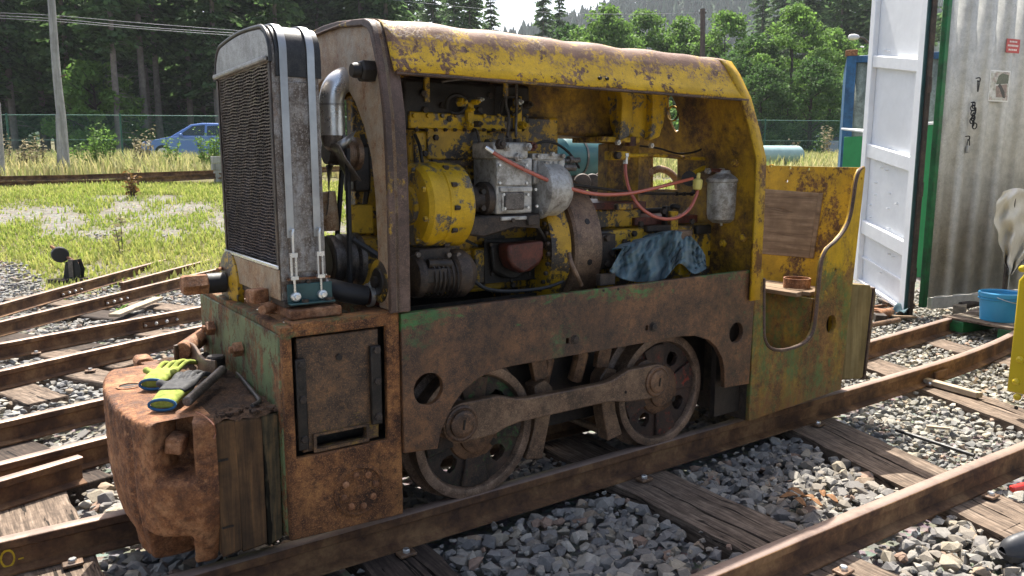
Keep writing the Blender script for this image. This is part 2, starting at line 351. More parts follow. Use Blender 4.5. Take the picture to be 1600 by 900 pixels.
_t = NT('yard_ground'); _v = _t.vec(rnd=False); _a = _t.noise(_v, .55, 6, .6); _b = _t.noise(_v, 9, 7, .7); _vo = _t.voro(_v, 26, 'F1', 'Color'); _vd = _t.voro(_v, 26)
_gr = _t.ramp(_b, [(.3,(.10,.092,.08)),(.5,(.19,.18,.157)),(.7,(.31,.295,.265))]); _gr = _t.mix(.55, _gr, _vo, 'MULTIPLY'); 
_gr = _t.mix(.5, _gr, _t.ramp(_b, [(.3,(.11,.105,.09)),(.7,(.27,.258,.23))]))
_soil = _t.ramp(_b, [(.3,(.06,.05,.03)),(.55,(.12,.11,.045)),(.75,(.16,.15,.08))])
_at = _t.new('ShaderNodeAttribute'); _at.attribute_name = 'Col'
M['ground'] = _t.out(_t.mix(_at.outputs['Fac'], _gr, _soil), .95, 0, _t.bump(_t.math('ADD', _vd, _b), .7, .02), Specular_IOR_Level=.15)
def meadow(x, y):                                # how grassy a spot is, 0..1
    d = (x-CAM.x)*FW2.x + (y-CAM.y)*FW2.y; lat = (x-CAM.x)*RT2.x + (y-CAM.y)*RT2.y
    g = np.clip((d-9.3+.8*vnoise(x,y,.9,3)-np.clip(lat,-9,2)*.22-1.2)/1.6, 0, 1)
    patch = np.clip(.34+1.3*vnoise(x, y, .8, 5)+1.3*vnoise(x, y, 2.9, 6)+.5*vnoise(x,y,7,7)+.9*np.exp(-((d-12.3)/1.3)**2)+1.2*np.exp(-((d-17.8)/1.2)**2)-.25*np.exp(-((d-14.8)/1.5)**2), 0, 1)
    patch = np.where(d > 17.5, 1, .05+.95*patch); return g*patch*np.clip((5.5-lat)/2 + (d>24)*9, 0, 1)
_dd = np.concatenate([np.arange(-8, 14, .35), np.arange(14, 40, 1.0), np.arange(40, 160, 6), np.array([200, 300, 500, 900.])])
_ll = np.concatenate([-np.array([900, 500, 300, 200, 120, 80, 60]), np.arange(-45, -12, 2.0), np.arange(-12, 12, .35), np.arange(12, 45, 2.0), np.array([60, 80, 120, 200, 300, 500, 900.])])
DD, LL = np.meshgrid(_dd, _ll, indexing='ij'); GX = CAM.x + DD*FW2.x + LL*RT2.x; GY = CAM.y + DD*FW2.y + LL*RT2.y
GZ = terr(GX, GY) + .03*vnoise(GX, GY, 1.3, 1)*np.clip((DD-9)/3, 0, 1) - .03
n0, n1 = DD.shape; idx = np.arange(n0*n1).reshape(n0, n1)
_q = np.stack([idx[:-1,:-1], idx[1:,:-1], idx[1:,1:], idx[:-1,1:]], -1).reshape(-1, 4)
_cg = meadow(GX, GY).ravel()
ground = mesh_np('ground', np.stack([GX, GY, GZ], -1).reshape(-1,3), _q[:, ::-1], M['ground'], np.stack([_cg]*3, 1), True)
tag(ground, 'grey gravel yard rising into a rough meadow', kind='structure')

# ---- far hill
def hill(name, depth, lat0, lat1, prof, back, label, mat):
    ls = np.linspace(lat0, lat1, 60); h = np.interp(ls, *zip(*prof)); rows = []
    for k, (s, dd) in enumerate(((0, 0), (.45, .3), (.8, .6), (1, 1), (.7, 1.6))):
        D = depth + dd*back; L = ls
        x = CAM.x + D*FW2.x + L*RT2.x; y = CAM.y + D*FW2.y + L*RT2.y
        rows.append(np.stack([x, y, 5 + h*s*(1+.03*vnoise(L, L*0, .05, 9))], -1))
    Vv = np.concatenate(rows); m = len(ls); id_ = np.arange(5*m).reshape(5, m)
    Q = np.stack([id_[:-1,:-1], id_[:-1,1:], id_[1:,1:], id_[1:,:-1]], -1).reshape(-1,4)
    return tag(mesh_np(name, Vv, Q, mat, None, True), label, kind='structure'), (ls, h)
_t = NT('wooded_slope'); _v = _t.vec(rnd=False); M['hill'] = _t.out(_t.ramp(_t.noise(_v, .12, 8, .7), [(.35,(.012,.03,.014)),(.65,(.04,.08,.03))]), .95, Specular_IOR_Level=.1)

# ---- rails
def rail_mesh(path, z=0.0, name='rail'):
    P = [Vector((p[0], p[1], 0)) for p in path]
    prof = [(-.05,-.13),(-.05,-.122),(-.009,-.110),(-.007,-.045),(-.027,-.033),(-.028,-.005),(-.022,0),(.022,0),(.028,-.005),(.027,-.033),(.007,-.045),(.009,-.110),(.05,-.122),(.05,-.13)]
    m = MB(); n = len(prof); vs = []; fs = []
    for i, p in enumerate(P):
        t = (P[min(i+1,len(P)-1)]-P[max(i-1,0)]).normalized(); s = Vector((-t.y, t.x, 0))
        for a, b in prof: vs.append((p.x+s.x*a, p.y+s.y*a, z+b))
    for i in range(len(P)-1):
        for k in range(n): fs.append((i*n+k, i*n+(k+1)%n, (i+1)*n+(k+1)%n, (i+1)*n+k))
    fs.append(tuple(range(n-1,-1,-1))); fs.append(tuple(range((len(P)-1)*n, len(P)*n)))
    m.add(vs, fs); return m
RAILS = []
def rail(path, label, z=0.0, smooth=True, group='rails of the yard tracks'):
    pts = spline([Vector((p[0], p[1], 0)) for p in path], 10) if smooth else [Vector((p[0],p[1],0)) for p in path]
    o = rail_mesh(pts, z).build('rail', M['rail'], ang=40); tag(o, label, 'rail', group); RAILS.append((o, pts)); return o
def pz(a, b, off=-.028):
    p = PZ(a, b, 0); return (p.x, p.y+off)
def ext(a, b, l0, l1):                           # a straight rail through two points, extended
    a, b = Vector(a), Vector(b); d = (b-a).normalized(); return [tuple(a-d*l0)] + ([tuple(a)] if l0 else []) + [tuple(b), tuple(b+d*l1)]
r_near = rail([(-4,-.382),(0,-.382),(3,-.382),(4.7,-.36),(5.5,-.31),(6.24,-.215),(7.2,-.05),(8.0,.1)], 'near running rail under the locomotive wheels, rusty brown')
r_far = rail([(-4,.268),(0,.268),(3,.268),(4.2,.275),(5.13,.31),(6.2,.39),(7.31,.48),(7.5,.5)], 'far running rail under the locomotive with yellow chalk marks on its web')
r_fg = rail([(-2,-1.33),(0,-1.36),(1.1,-1.385),(3.4,-1.445),(6,-1.56),(8,-1.7)], 'single foreground rail across the sleepers beside the locomotive track')
A1 = ext(pz(0,720), pz(171,677), 1.5, 3.5); r1 = rail(A1, 'rail with a short guard rail bolted beside it, next to the buffer', smooth=False)
A2 = ext(pz(0,656), pz(165,619), 1.5, 4.0); r2 = rail(A2, 'plain rail between the guard rail and the sleepers with pale clips', smooth=False)
A3 = ext(pz(0,577), pz(289,513), 1.5, 4.5); r3 = rail(A3, 'dark rail with two small bolt holes, behind the front buffer', smooth=False)
A4 = ext(pz(0,535), pz(312,478), 1.5, 5.0); r4 = rail(A4, 'rail with a bolted fishplate behind the front buffer and wooden plank', smooth=False)
A5 = ext(pz(0,501), pz(310,426), 1.5, 6.0); r5 = rail(A5, 'orange rusty rail with a fishplate of three pale bolts', smooth=False)
A6 = ext(pz(0,474), pz(330,385), 1.5, 7.0); r6 = rail(A6, 'outermost rail passing the switch stand, with a fishplate', smooth=False)
A7 = ext(pz(188,441), pz(340,401), 0, 6.0); r7 = rail(A7, 'tapered switch blade rail starting beside the switch stand', smooth=False)
_g0 = Vector(pz(0,745)); _g1 = Vector(pz(124,709)); _gd = (_g1-_g0).normalized()
r0 = rail([tuple(_g0-_gd*1.4), tuple(_g1)], 'short cut guard rail lying against the longer rail by the buffer', smooth=False)
def clip(parent, x, y, z, a=0):
    m = MB(); m.obx((x,y,z+.006), (.07,.05,.012), rotz(a)); m.build('rail_clip', M['rod'], parent, .003)
    m = MB(); m.hexb((x,y,z+.012), (0,0,1), .015, .014); m.build('bolt', M['zinc'], parent)
def fishplate(r, at, side=-1, L=.36, holes=4, zn=True):
    o, pts = r; a, b = Vector(pts[0]), Vector(pts[-1]); d = (b-a).normalized(); s = Vector((-d.y, d.x, 0))*side
    c = Vector((at[0], at[1], -.078)); Mx = Matrix((d, s, Vector((0,0,1)))).transposed()
    fp = MB().obx(c+s*.016, (L,.02,.055), Mx).build('fishplate', M['rail'], o, .003)
    for k in range(holes):
        p = c + d*(L*((k+.5)/holes-.5)*1.25) + s*.027
        MB().hexb(p, s, .018 if 0 < k < holes-1 else .012, .014, 6, .008).build('bolt', M['zinc'], fp)
def onrail(A, px, py):
    p = PZ(px, py, -.06); return (p.x, p.y)
def proj(r, px, py):                             # nearest point of the rail's line to a pixel's ground point
    o, pts = r; a, b = Vector(pts[0]), Vector(pts[-1]); d = (b-a).normalized(); p = PZ(px, py, -.05); p.z = 0
    return a + d*((p-a).dot(d))
fishplate(RAILS[6], proj(RAILS[6], 237, 497)); fishplate(RAILS[7], proj(RAILS[7], 198, 466)); fishplate(RAILS[8], proj(RAILS[8], 135, 452), L=.42)
_p = proj(RAILS[6], 93, 543); clip(r4, _p.x, _p.y-.09, -.125)
_p = proj(RAILS[5], 150, 570); clip(r3, _p.x+.1, _p.y-.1, -.125)
for x in (1.72, 0.45): clip(r_near, x, -.48, -.125)
for x in (1.72, 2.88): clip(r_fg, x, -1.52, -.125)
clip(r_near, 2.98, -.29, -.125); clip(r_near, 3.12, -.48, -.125); clip(r_near, 1.75, -.285, -.125); clip(r_fg, 1.68, -1.31, -.125); clip(r_fg, 4.25, -1.36, -.125); clip(r_far, -.62, .17, -.125); clip(r_far, -.66, .37, -.125); clip(r_near, 4.5, -.42, -.125)
# joint plate on the near rail right of the locomotive, chalk mark on the far rail
MB().bx(4.60,4.78,-.405,-.388,-.106,-.05).build('fishplate', M['rail'], r_near, .003)
M['chalk'] = plain('yellow_chalk', (.62,.42,.02), .9, 0, .5, 60, .1)
_c0 = PY(12, 873, .258); m = MB(); _r = .022
_pts = [Vector((_c0.x+.8*_r*cos(a), .2585, _c0.z+1.25*_r*sin(a))) for a in np.linspace(0, 2*pi, 17)]
_ow = [Vector((_c0.x+.8*(_r+.008)*cos(a), .2585, _c0.z+1.25*(_r+.008)*sin(a))) for a in np.linspace(0, 2*pi, 17)]
m.sheet([_pts, _ow]); m.bx(_c0.x+.032, _c0.x+.05, .2565, .2585, _c0.z-.014, _c0.z-.008); m.build('chalk_mark', M['chalk'], r_far)

# ---- sleepers
SLEEP = []
def sleeper(c, ang, L, w, label, mat='sleeper', top=-.132, h=.14, group='wooden sleepers of the yard tracks', seed=0):
    """ang: direction of the long axis from +Y"""
    r = random.Random(seed+int(c[0]*97)); nx, ny = 7, 24; vs = []; m = MB()
    outl = []
    for i in range(ny+1): outl.append((-w/2 + r.uniform(-.008,.008), -L/2+L*i/ny))
    for i in range(ny+1): outl.append((w/2 + r.uniform(-.008,.008), L/2-L*i/ny))
    cr_ = []
    if L > 2.3:
        ua = r.uniform(-.03,.05); lo = [(ua+r.uniform(-.006,.006)-.001-.005*sin(pi*k/14), -L*.44+L*.52*k/14) for k in range(15)]; hi = [(a+.003+.009*sin(pi*k/14)+r.uniform(0,.003), b) for k,(a,b) in enumerate(lo)]; cr_ = [lo+hi[::-1]]
    m.prism(outl, cr_, XYf, -h, 0)
    m.v = [(x, y, z + (r.uniform(-.004,.003) if z > -.01 else 0)) for x, y, z in m.v]
    o = m.build('sleeper', M[mat], None, .012, 2, 45); o.location = (c[0], c[1], top); o.rotation_euler.z = ang
    # a long drying crack: a recessed dark groove cut as a thin sunk strip
    tag(o, label, 'sleeper', group); SLEEP.append((c[0], c[1], ang, L, w)); return o
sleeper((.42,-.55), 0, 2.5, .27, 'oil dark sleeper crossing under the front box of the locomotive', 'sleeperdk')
sleeper((1.74,-.60), radians(-1.5), 2.6, .33, 'broad cracked sleeper running out beside the rear wheel', 'sleeper')
sleeper((3.06,-.66), radians(-18), 2.5, .36, 'slanting half sunlit sleeper below the rear cab plate', 'sleeper')
sleeper((4.46,-.65), radians(-23), 2.6, .30, 'sunlit sleeper beyond the rear buffer with a pale lath on it', 'sleeper')
sleeper((5.75,-.35), radians(-20), 2.0, .26, 'sunlit sleeper near the container opening', 'sleeper')
sleeper((-.66,.0), radians(3), 2.2, .28, 'split sunlit sleeper beside the yellow chalk mark', 'sleeper')
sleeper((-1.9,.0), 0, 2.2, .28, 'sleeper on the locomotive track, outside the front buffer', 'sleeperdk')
def lsl(px, py, ang, L, w, label, mat='sleeper', seed=3):
    p = PZ(px, py, -.132); return sleeper((p.x, p.y), ang, L, w, label, mat, seed=seed)
_a = radians(31)
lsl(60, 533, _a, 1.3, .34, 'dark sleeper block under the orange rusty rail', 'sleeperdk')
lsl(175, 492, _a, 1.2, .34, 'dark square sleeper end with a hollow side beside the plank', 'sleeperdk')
lsl(255, 478, _a, 1.3, .30, 'brown sleeper under the fishplate of three bolts')
lsl(105, 553, _a, 1.5, .27, 'sunlit brown sleeper between two left rails')
lsl(245, 520, _a, 1.4, .27, 'sunlit sleeper carrying the fishplate behind the buffer')
lsl(148, 585, _a, 1.5, .25, 'sleeper below the rail with small bolt holes')
lsl(8, 600, radians(20), 1.3, .25, 'sleeper half buried under the plain rail')
lsl(95, 472, _a, 1.6, .28, 'sleeper under the outer rail by the switch stand')
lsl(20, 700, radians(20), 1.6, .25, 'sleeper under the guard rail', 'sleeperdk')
_p = PZ(205, 484, -.06); _q2 = PZ(245, 470, -.06); _pc = (PZ(178, 493, -.07)+PZ(248, 466, -.07))/2; _dv = PZ(248,466,-.07)-PZ(178,493,-.07)
pl = MB().obx((0,0,0), (_dv.length, .11, .03)).jitter(.004).build('wooden_plank', M['palewood'], None, .004); pl.location = _pc; pl.rotation_euler = (0,0,atan2(_dv.y,_dv.x))
tag(pl, 'pale weathered plank lying loose between two rails', 'plank')

# ---- ballast: crushed stone
def hull(seed, n=13):
    r = random.Random(seed); bm = bmesh.new()
    for _ in range(n):
        v = Vector((r.gauss(0,1), r.gauss(0,1), r.gauss(0,1))).normalized()
        bm.verts.new((v.x*.5, v.y*.5*r.uniform(.75,1), v.z*.5*r.uniform(.6,.95)))
    g = bmesh.ops.convex_hull(bm, input=bm.verts); bmesh.ops.delete(bm, geom=[e for e in g['geom_interior'] if isinstance(e, bmesh.types.BMVert)], context='VERTS')
    bmesh.ops.triangulate(bm, faces=bm.faces); bm.verts.ensure_lookup_table(); bm.verts.index_update()
    V = np.array([v.co[:] for v in bm.verts]); T = np.array([[v.index for v in f.verts] for f in bm.faces]); bm.free(); return V, T
HULLS = [hull(s, 11+s%5) for s in range(14)]
STONE_C = np.array([(.22,.22,.225),(.28,.28,.275),(.38,.37,.345),(.26,.245,.225),(.34,.315,.265),(.17,.173,.18),(.38,.31,.245),(.30,.22,.18),(.45,.44,.41)])
STONE_P = np.array([.27,.25,.10,.15,.09,.07,.03,.03,.01])
def rot_np(n, rng):
    q = rng.normal(size=(n,4)); q /= np.linalg.norm(q, axis=1)[:,None]; w,x,y,z = q.T
    return np.stack([1-2*(y*y+z*z),2*(x*y-z*w),2*(x*z+y*w),2*(x*y+z*w),1-2*(x*x+z*z),2*(y*z-x*w),2*(x*z-y*w),2*(y*z+x*w),1-2*(x*x+y*y)],1).reshape(n,3,3)
def scatter_stones(name, X, Y, Z, S, rng, mat, flat=.75):
    n = len(X); R = rot_np(n, rng); pick = rng.integers(0, len(HULLS), n); ci = rng.choice(len(STONE_C), n, p=STONE_P); C = STONE_C[ci]*rng.uniform(.85,1.12,(n,1))
    Vs, Ts, Cs, off = [], [], [], 0
    for h, (hv, ht) in enumerate(HULLS):
        w = np.where(pick == h)[0]
        if not len(w): continue
        v = np.einsum('nij,kj->nki', R[w], hv)*S[w][:,None,None]*np.array([1.15,1.0,flat]); v += np.stack([X[w],Y[w],Z[w]],1)[:,None,:]
        k = len(hv); Vs.append(v.reshape(-1,3)); Ts.append((ht[None]+ (np.arange(len(w))*k)[:,None,None]).reshape(-1,3)+off); Cs.append(np.repeat(C[w], k, 0)); off += len(w)*k
    return mesh_np(name, np.concatenate(Vs), np.concatenate(Ts), mat, np.concatenate(Cs))
M['stone'] = vcol('crushed_stone', mul=(70,.55), rough=.9, bump=120)
def in_view(x, y, m=1.0):
    d = (x-CAM.x)*FW2.x+(y-CAM.y)*FW2.y; l = (x-CAM.x)*RT2.x+(y-CAM.y)*RT2.y
    return (d > 1.2) & (np.abs(l) < .70*d+m)
def clear_of_sleepers(x, y, s):
    ok = np.ones(len(x), bool)
    for (a, b, an, L, w) in SLEEP:
        u = (x-a)*cos(an)+(y-b)*sin(an); v = -(x-a)*sin(an)+(y-b)*cos(an)
        ok &= ~((np.abs(u) < w/2+s*.25) & (np.abs(v) < L/2+s*.25))
    return ok
def clear_of_rails(x, y, s):
    ok = np.ones(len(x), bool)
    for o, pts in RAILS:
        P = np.array([(p.x,p.y) for p in pts]); 
        for a, b in zip(P[:-1], P[1:]):
            ab = b-a; t = np.clip(((x-a[0])*ab[0]+(y-a[1])*ab[1])/(ab@ab), 0, 1); ok &= np.hypot(x-a[0]-t*ab[0], y-a[1]-t*ab[1]) > .035+s*.42
    return ok
def field(x0, x1, y0, y1, step, smin, smax, zc, seed, far=99, near=0, name='ballast', label='', keep=None):
    rng = np.random.default_rng(seed); gx, gy = np.meshgrid(np.arange(x0,x1,step), np.arange(y0,y1,step)); x = gx.ravel()+rng.uniform(-.5,.5,gx.size)*step; y = gy.ravel()+rng.uniform(-.5,.5,gx.size)*step
    d = (x-CAM.x)*FW2.x+(y-CAM.y)*FW2.y; k = in_view(x,y) & (d < far) & (d >= near) & (meadow(x,y) < .35); x, y, d = x[k], y[k], d[k]
    if keep is not None: k = keep(x,y); x, y, d = x[k], y[k], d[k]
    s = smin+(smax-smin)*rng.beta(1.5,2.4,len(x)); k = clear_of_sleepers(x,y,s) & clear_of_rails(x,y,s); x, y, s = x[k], y[k], s[k]
    z = zc + rng.uniform(-.022,.012,len(x)) + .012*vnoise(x,y,4,seed) + (terr(x,y)+.2)
    return tag(scatter_stones(name, x, y, z, s, rng, M['stone']), label, kind='stuff')
def right_of(x, y): return x > 3.12+.325*(y+.66)     # beyond the slanting sleeper the ballast is finer and paler
_C0 = STONE_C.copy()
STONE_C = _C0*np.array([.98,.92,.83])
field(-2.2, 5.5, -3.0, 4.5, .053, .055, .122, -.163, 1, far=5.8, keep=lambda x,y: ~right_of(x,y) & (y < 2.4), label='coarse grey crushed stone ballast between the sleepers')
field(-2.2, 5.5, -3.0, 4.5, .055, .02, .045, -.148, 5, far=5.8, keep=lambda x,y: ~right_of(x,y) & (y < 2.4), label='small chips lying among the coarse ballast')
STONE_C = _C0*np.array([1.12,1.09,.98])
field(2.0, 9.5, -3.5, 3.5, .040, .032, .072, -.152, 2, far=9.5, keep=lambda x,y: right_of(x,y) & (y < 2.4), label='finer pale ballast beyond the slanting sleeper')
STONE_C = _C0*np.array([1.0,.98,.93])
field(-4, 9, 2.4, 9, .052, .04, .08, -.158, 3, far=9.8, keep=lambda x,y: y >= 2.4, label='grey ballast between the farther left rails')
field(-6, 9, 3.0, 14, .085, .05, .10, -.17, 4, near=9.8, far=13.2, label='thin grey gravel along the edge of the meadow')

# ================================================================== the locomotive
LOCO = empty('mine_locomotive', (1.6, 0, 0), 'rusty yellow and green narrow gauge locomotive with its engine bay open', 'locomotive')
class _LB(MB):
    """mesh builder for parts drawn in world coordinates under the locomotive's empty"""
def lb(m, name, mat, parent=None, **k):
    o = m.build(name, M[mat] if isinstance(mat, str) else mat, None, **k)
    p = parent or LOCO; o.parent = p
    if p is LOCO: o.matrix_parent_inverse = Matrix.Translation((-1.6,0,0))
    else:
        q = p
        o.matrix_parent_inverse = Matrix.Identity(4)
    return o
YN, YF = -.53, .56                                # near and far faces of the frame
def bolts(pts, axis, r, h, mat, parent, name='bolt', shank=0, n=6):
    for p in pts: lb(MB().hexb(p, axis, r, h, n, shank), name, mat, parent)

# ---- front box
m = MB().prism([(-.012,.085),(.418,.07),(.418,.838),(-.012,.815)], [[(.02,.375),(.362,.372),(.367,.797),(.02,.797)]], XZf, YN, YN+.03)
fb = lb(m, 'front_box', 'box', bevel=.006)
fp = lb(MB().bx(-.015,.02,YN+.03,.585,.09,.805), 'front_plate', 'front', bevel=.006)
tp = MB(); tp.bx(-.014,.03,YN+.004,.585,.806,.832); tp.bx(.03,.415,YN+.004,YN+.1,.812,.842); tp.bx(.33,.415,YN+.1,.58,.812,.838); tp.bx(.03,.33,.30,.58,.81,.83)
lb(tp, 'top_plate', 'box', fb, bevel=.004)
lb(MB().bx(.022,.40,YN+.12,YN+.13,.36,.81), 'recess_back', 'dark', fb)
lb(MB().bx(.415,.43,YN+.03,.55,.08,.83), 'box_rear_wall', 'iron', fb)
for q_ in ((.022,.40,YN+.0305,YN+.12,.345,.371),(.022,.40,YN+.0305,YN+.12,.80,.806),(.0205,.0215,YN+.0305,YN+.12,.36,.80),(.40,.41,YN+.0305,YN+.12,.36,.80)): lb(MB().bx(*q_), 'recess_side', 'dark', fb)  # dark walls added to stop sunlight leaking in behind the lid
lid = lb(MB().prism([(.05,.383),(.335,.383),(.343,.788),(.042,.788)], [[(.098,.392),(.282,.392),(.286,.436),(.098,.436)]], XZf, YN+.020, YN+.045), 'box_lid', 'lid', fb, bevel=.004)
for q_ in ((.030,.066,.40,.72),(.302,.342,.44,.73)): lb(MB().bx(q_[0],q_[1],YN-.002,YN+.0195,q_[2],q_[3]), 'lid_strap', 'dark', fb, bevel=.004)
m = MB().bx(.086,.292,YN+.010,YN+.018,.380,.391); m.bx(.086,.097,YN+.010,YN+.018,.391,.437); m.bx(.283,.294,YN+.010,YN+.018,.391,.437); m.bx(.086,.294,YN+.010,YN+.018,.437,.446)
lb(m, 'handle_slot_rim', 'lid', fb)
bolts([(.05,YN-.002,.70),(.325,YN-.002,.715),(.325,YN-.002,.47),(.05,YN-.002,.44),(.05,YN-.002,.58),(.325,YN-.002,.60)], (0,-1,0), .014, .008, 'iron', fb)
lb(MB().cyl((.19,YN+.0185,.705),(.19,YN+.010,.705),.011,n=12), 'keyhole', 'dark', fb)
# round cover low on the box
lb(MB().lathe((.243,YN,.208),(0,-1,0),[(.098,0),(.095,.007),(.086,.009),(.082,.003),(.02,.003),(.018,.005)],32), 'round_cover', 'box', fb)
for k in range(8):
    a = k*pi/4+.2; lb(MB().lathe((.243+.062*cos(a),YN-.003,.208+.062*sin(a)),(0,-1,0),[(.013,0),(.012,.006),(.006,.009)],10), 'rivet', 'cast', fb)
# bolts on the front plate
for (px, py, r) in ((378,545,.028),(335,512,.030)):
    p = PX(px, py, -.02); b = lb(MB().hexb(p, (-1,0,0), r, .035, 4, .012), 'square_bolt', 'cast', fp)

# ---- buffer: bowed casting in front of vertical timbers
bpl = spline([Vector((x,y,0)) for x,y in ((-.225,-.478),(-.265,-.482),(-.305,-.47),(-.355,-.445),(-.410,-.405),(-.448,-.30),(-.470,-.15),(-.478,.02),(-.470,.18),(-.448,.33),(-.410,.435),(-.355,.475),(-.305,.50),(-.265,.512),(-.225,.508))], 8)
_cum = [0]
for a_, b_ in zip(bpl[:-1], bpl[1:]): _cum.append(_cum[-1]+(b_-a_).length)
NB = 150; TL = _cum[-1]; OUT = []
for k in range(NB+1):
    d_ = TL*k/NB; j = max(i for i in range(len(_cum)) if _cum[i] <= d_+1e-9); j = min(j, len(bpl)-2); f = (d_-_cum[j])/max(1e-9,_cum[j+1]-_cum[j]); OUT.append(bpl[j].lerp(bpl[j+1], f))
def pit(u, z, u0, u1, z0, z1, su=.016, sz=.022):
    f = min((u-u0)/su, (u1-u)/su, (z-z0)/sz, (z1-z)/sz)*.5+.5; f = max(0, min(1, f)); return f*f*(3-2*f)
zs = list(np.linspace(.02,.10,9)) + list(np.linspace(.115,.34,14)) + list(np.linspace(.35,.52,18)) + [.530,.538,.543,.546]
rows = []
for z in zs:
    row = []
    for k, p in enumerate(OUT):
        u = TL*k/NB; t = OUT[max(k-1,0)]-OUT[min(k+1,NB)]; n_ = Vector((t.y,-t.x,0)).normalized()
        if n_.dot(Vector((-.235,.02,0))-p) < 0: n_ = -n_
        ins = 0.0
        for q, R in ((.546-z,.020),(z-.02,.022)):
            if q < R: e = 1-q/R; ins += R*(1-sqrt(max(0,1-e*e)))
        ins += .135*pit(u,z,.082,.190,.365,.70,.010,.02) + .135*pit(u,z,TL-.190,TL-.082,.365,.70,.010,.02)
        ins += .13*pit(u,z,.10,.27,-.1,.125,.014,.025) + .06*pit(u,z,.47,TL-.47,-.1,.09,.05,.03)
        ins += .012*pit(u,z,.33,.36,.06,.50,.02,.05)
        f = 1-.17*max(0,(.30-z)/.28)**1.5; x = -.225+(p.x+.225)*(f if True else 1); y = .015+(p.y-.015)*f
        w = Vector((x,y,z))+n_*ins; w.x = min(w.x, -.225); row.append(w)
    rows.append(row)
top = [Vector((-.225, v.y, .546)) for v in rows[-1]]; bot = [Vector((-.225, v.y, .02)) for v in rows[0]]
bm_ = MB().sheet([bot]+rows+[top])
cast = lb(bm_, 'buffer_casting', 'castedge', ang=60)
sd = cast.modifiers.new('sub','SUBSURF'); sd.levels = 1; sd.render_levels = 1
_tx = bpy.data.textures.new('pitting','CLOUDS'); _tx.noise_scale = .022; _tx.noise_depth = 3; dm = cast.modifiers.new('pit','DISPLACE'); dm.texture = _tx; dm.strength = .009; dm.mid_level = .5; dm.texture_coords = 'LOCAL'
# coupling pin hole in the top, square bolts in the pockets, end lugs
h0 = PZ(202, 603, .547); lb(MB().lathe((h0.x,h0.y,.536),(0,0,1),[(.045,0),(.046,.013),(.036,.013),(.034,-.03)],24,cap=False), 'pin_hole_rim', 'cast', cast)
lb(MB().lathe((h0.x,h0.y,.5),(0,0,1),[(.036,0),(.036,.0455)],20), 'pin_hole', 'dark', cast)
lb(MB().obx((-.325,-.372,.458),(.056,.085,.056), rotz(-.47)@Matrix.Rotation(.15,3,'Y')), 'square_bolt', 'cast', cast, bevel=.008)
lb(MB().obx((-.325,.40,.458),(.056,.085,.056), rotz(.47)), 'square_bolt', 'cast', cast, bevel=.008)
lb(MB().prism([(-.29,.40),(-.232,.40),(-.232,.545),(-.25,.556),(-.295,.556),(-.305,.54)], [], XZf, .50, .60), 'end_lug', 'cast', cast, bevel=.014, seg=3)
for i, (a, b, mt, dz) in enumerate(((-.226,-.158,'timberx',0),(-.1577,-.074,'timberx',-.004),(-.0737,-.018,'timberg',-.004))):
    lb(MB().prism([(a,.06),(b,.07),(b,.532+dz),(a,.535+dz)], [], XZf, -.468-.004*(i%2), .50).jitter(.003,i), 'buffer_timber', mt, bevel=.007)
    
for (x0,x1,z) in ((-.222,-.190,.40),(-.222,-.185,.165)):
    lb(MB().bx(x0,x1,-.4745,-.470,z,z+.006), 'saw_cut', 'dark')
# dirt crust on the timber top
rng = random.Random(5); rws = []
for i in range(22):
    x = -.24+.225*i/21; rws.append([Vector((x, -.47+.99*k/60, .534+.014*(abs(sin(x*41+k*.9))*abs(cos(k*.37+x*17)))+rng.uniform(0,.006)-(.012 if k in (0,60) else 0))) for k in range(61)])
lb(MB().sheet(rws), 'dirt_crust', 'dirt', ang=180)
# loose splinters at the near edge
for k in range(16):
    c = Vector((rng.uniform(-.21,-.03), rng.uniform(-.465,-.40), .548)); lb(MB().obx(c,(rng.uniform(.015,.05),rng.uniform(.01,.02),.008), Matrix.Rotation(rng.uniform(0,3),3,'Z')@Matrix.Rotation(rng.uniform(-.3,.3),3,'X')), 'rust_flake', 'dirt', LOCO)

# ---- shaft with a yellow flange standing on the front plate's top
sy, sz = .26, .90; s0 = PX(360, 445, -.03)
fc = PY(363, 440, .20); ax = Vector((-1,-.02,0)).normalized()
SHA = lb(MB().lathe(fc+Vector((.16,0,0)), ax, [(.05,0),(.05,.12),(.045,.13)], 20), 'shaft_housing', 'iron')
lb(MB().lathe(fc+Vector((.02,0,0)), ax, [(.105,0),(.125,.008),(.125,.034),(.11,.04),(.05,.046)], 30), 'shaft_flange', 'yblock', SHA)
lb(MB().lathe(fc+Vector((-.03,0,0)), ax, [(.041,0),(.041,.07)], 18), 'shaft_sleeve', 'rubber', SHA)
lb(MB().lathe(fc+Vector((-.10,0,0)), ax, [(.043,0),(.043,.085),(.036,.095)], 6), 'hex_shaft_end', 'cast', SHA)
m = MB().cyl(fc+Vector((-.02,.10,.05)), fc+Vector((.04,.10,.05)), .02, n=12); m.cyl(fc+Vector((.0,.10,.05)), fc+Vector((.03,.10,.05)), .028, n=12); m.cyl(fc+Vector((-.05,.02,.05)), fc+Vector((.02,.12,.05)), .008, n=8)
lb(m, 'spring_bolt', 'cast', SHA)
for (px, py, s) in ((402,462,.05),(423,482,.035)):
    p = PY(px, py, -.28); lb(MB().obx((p.x,p.y,p.z),(s*1.3,s,s), rotz(.3)), 'mounting_lug', 'cast', bevel=.006)
p = PY(420,482,-.34); lb(MB().cyl(p+Vector((-.03,-.02,0)), p+Vector((.06,.05,0)), .016, n=10).cyl(p+Vector((.04,.03,0)),p+Vector((.055,.045,0)),.03,n=10), 'mounting_bolt', 'cast')

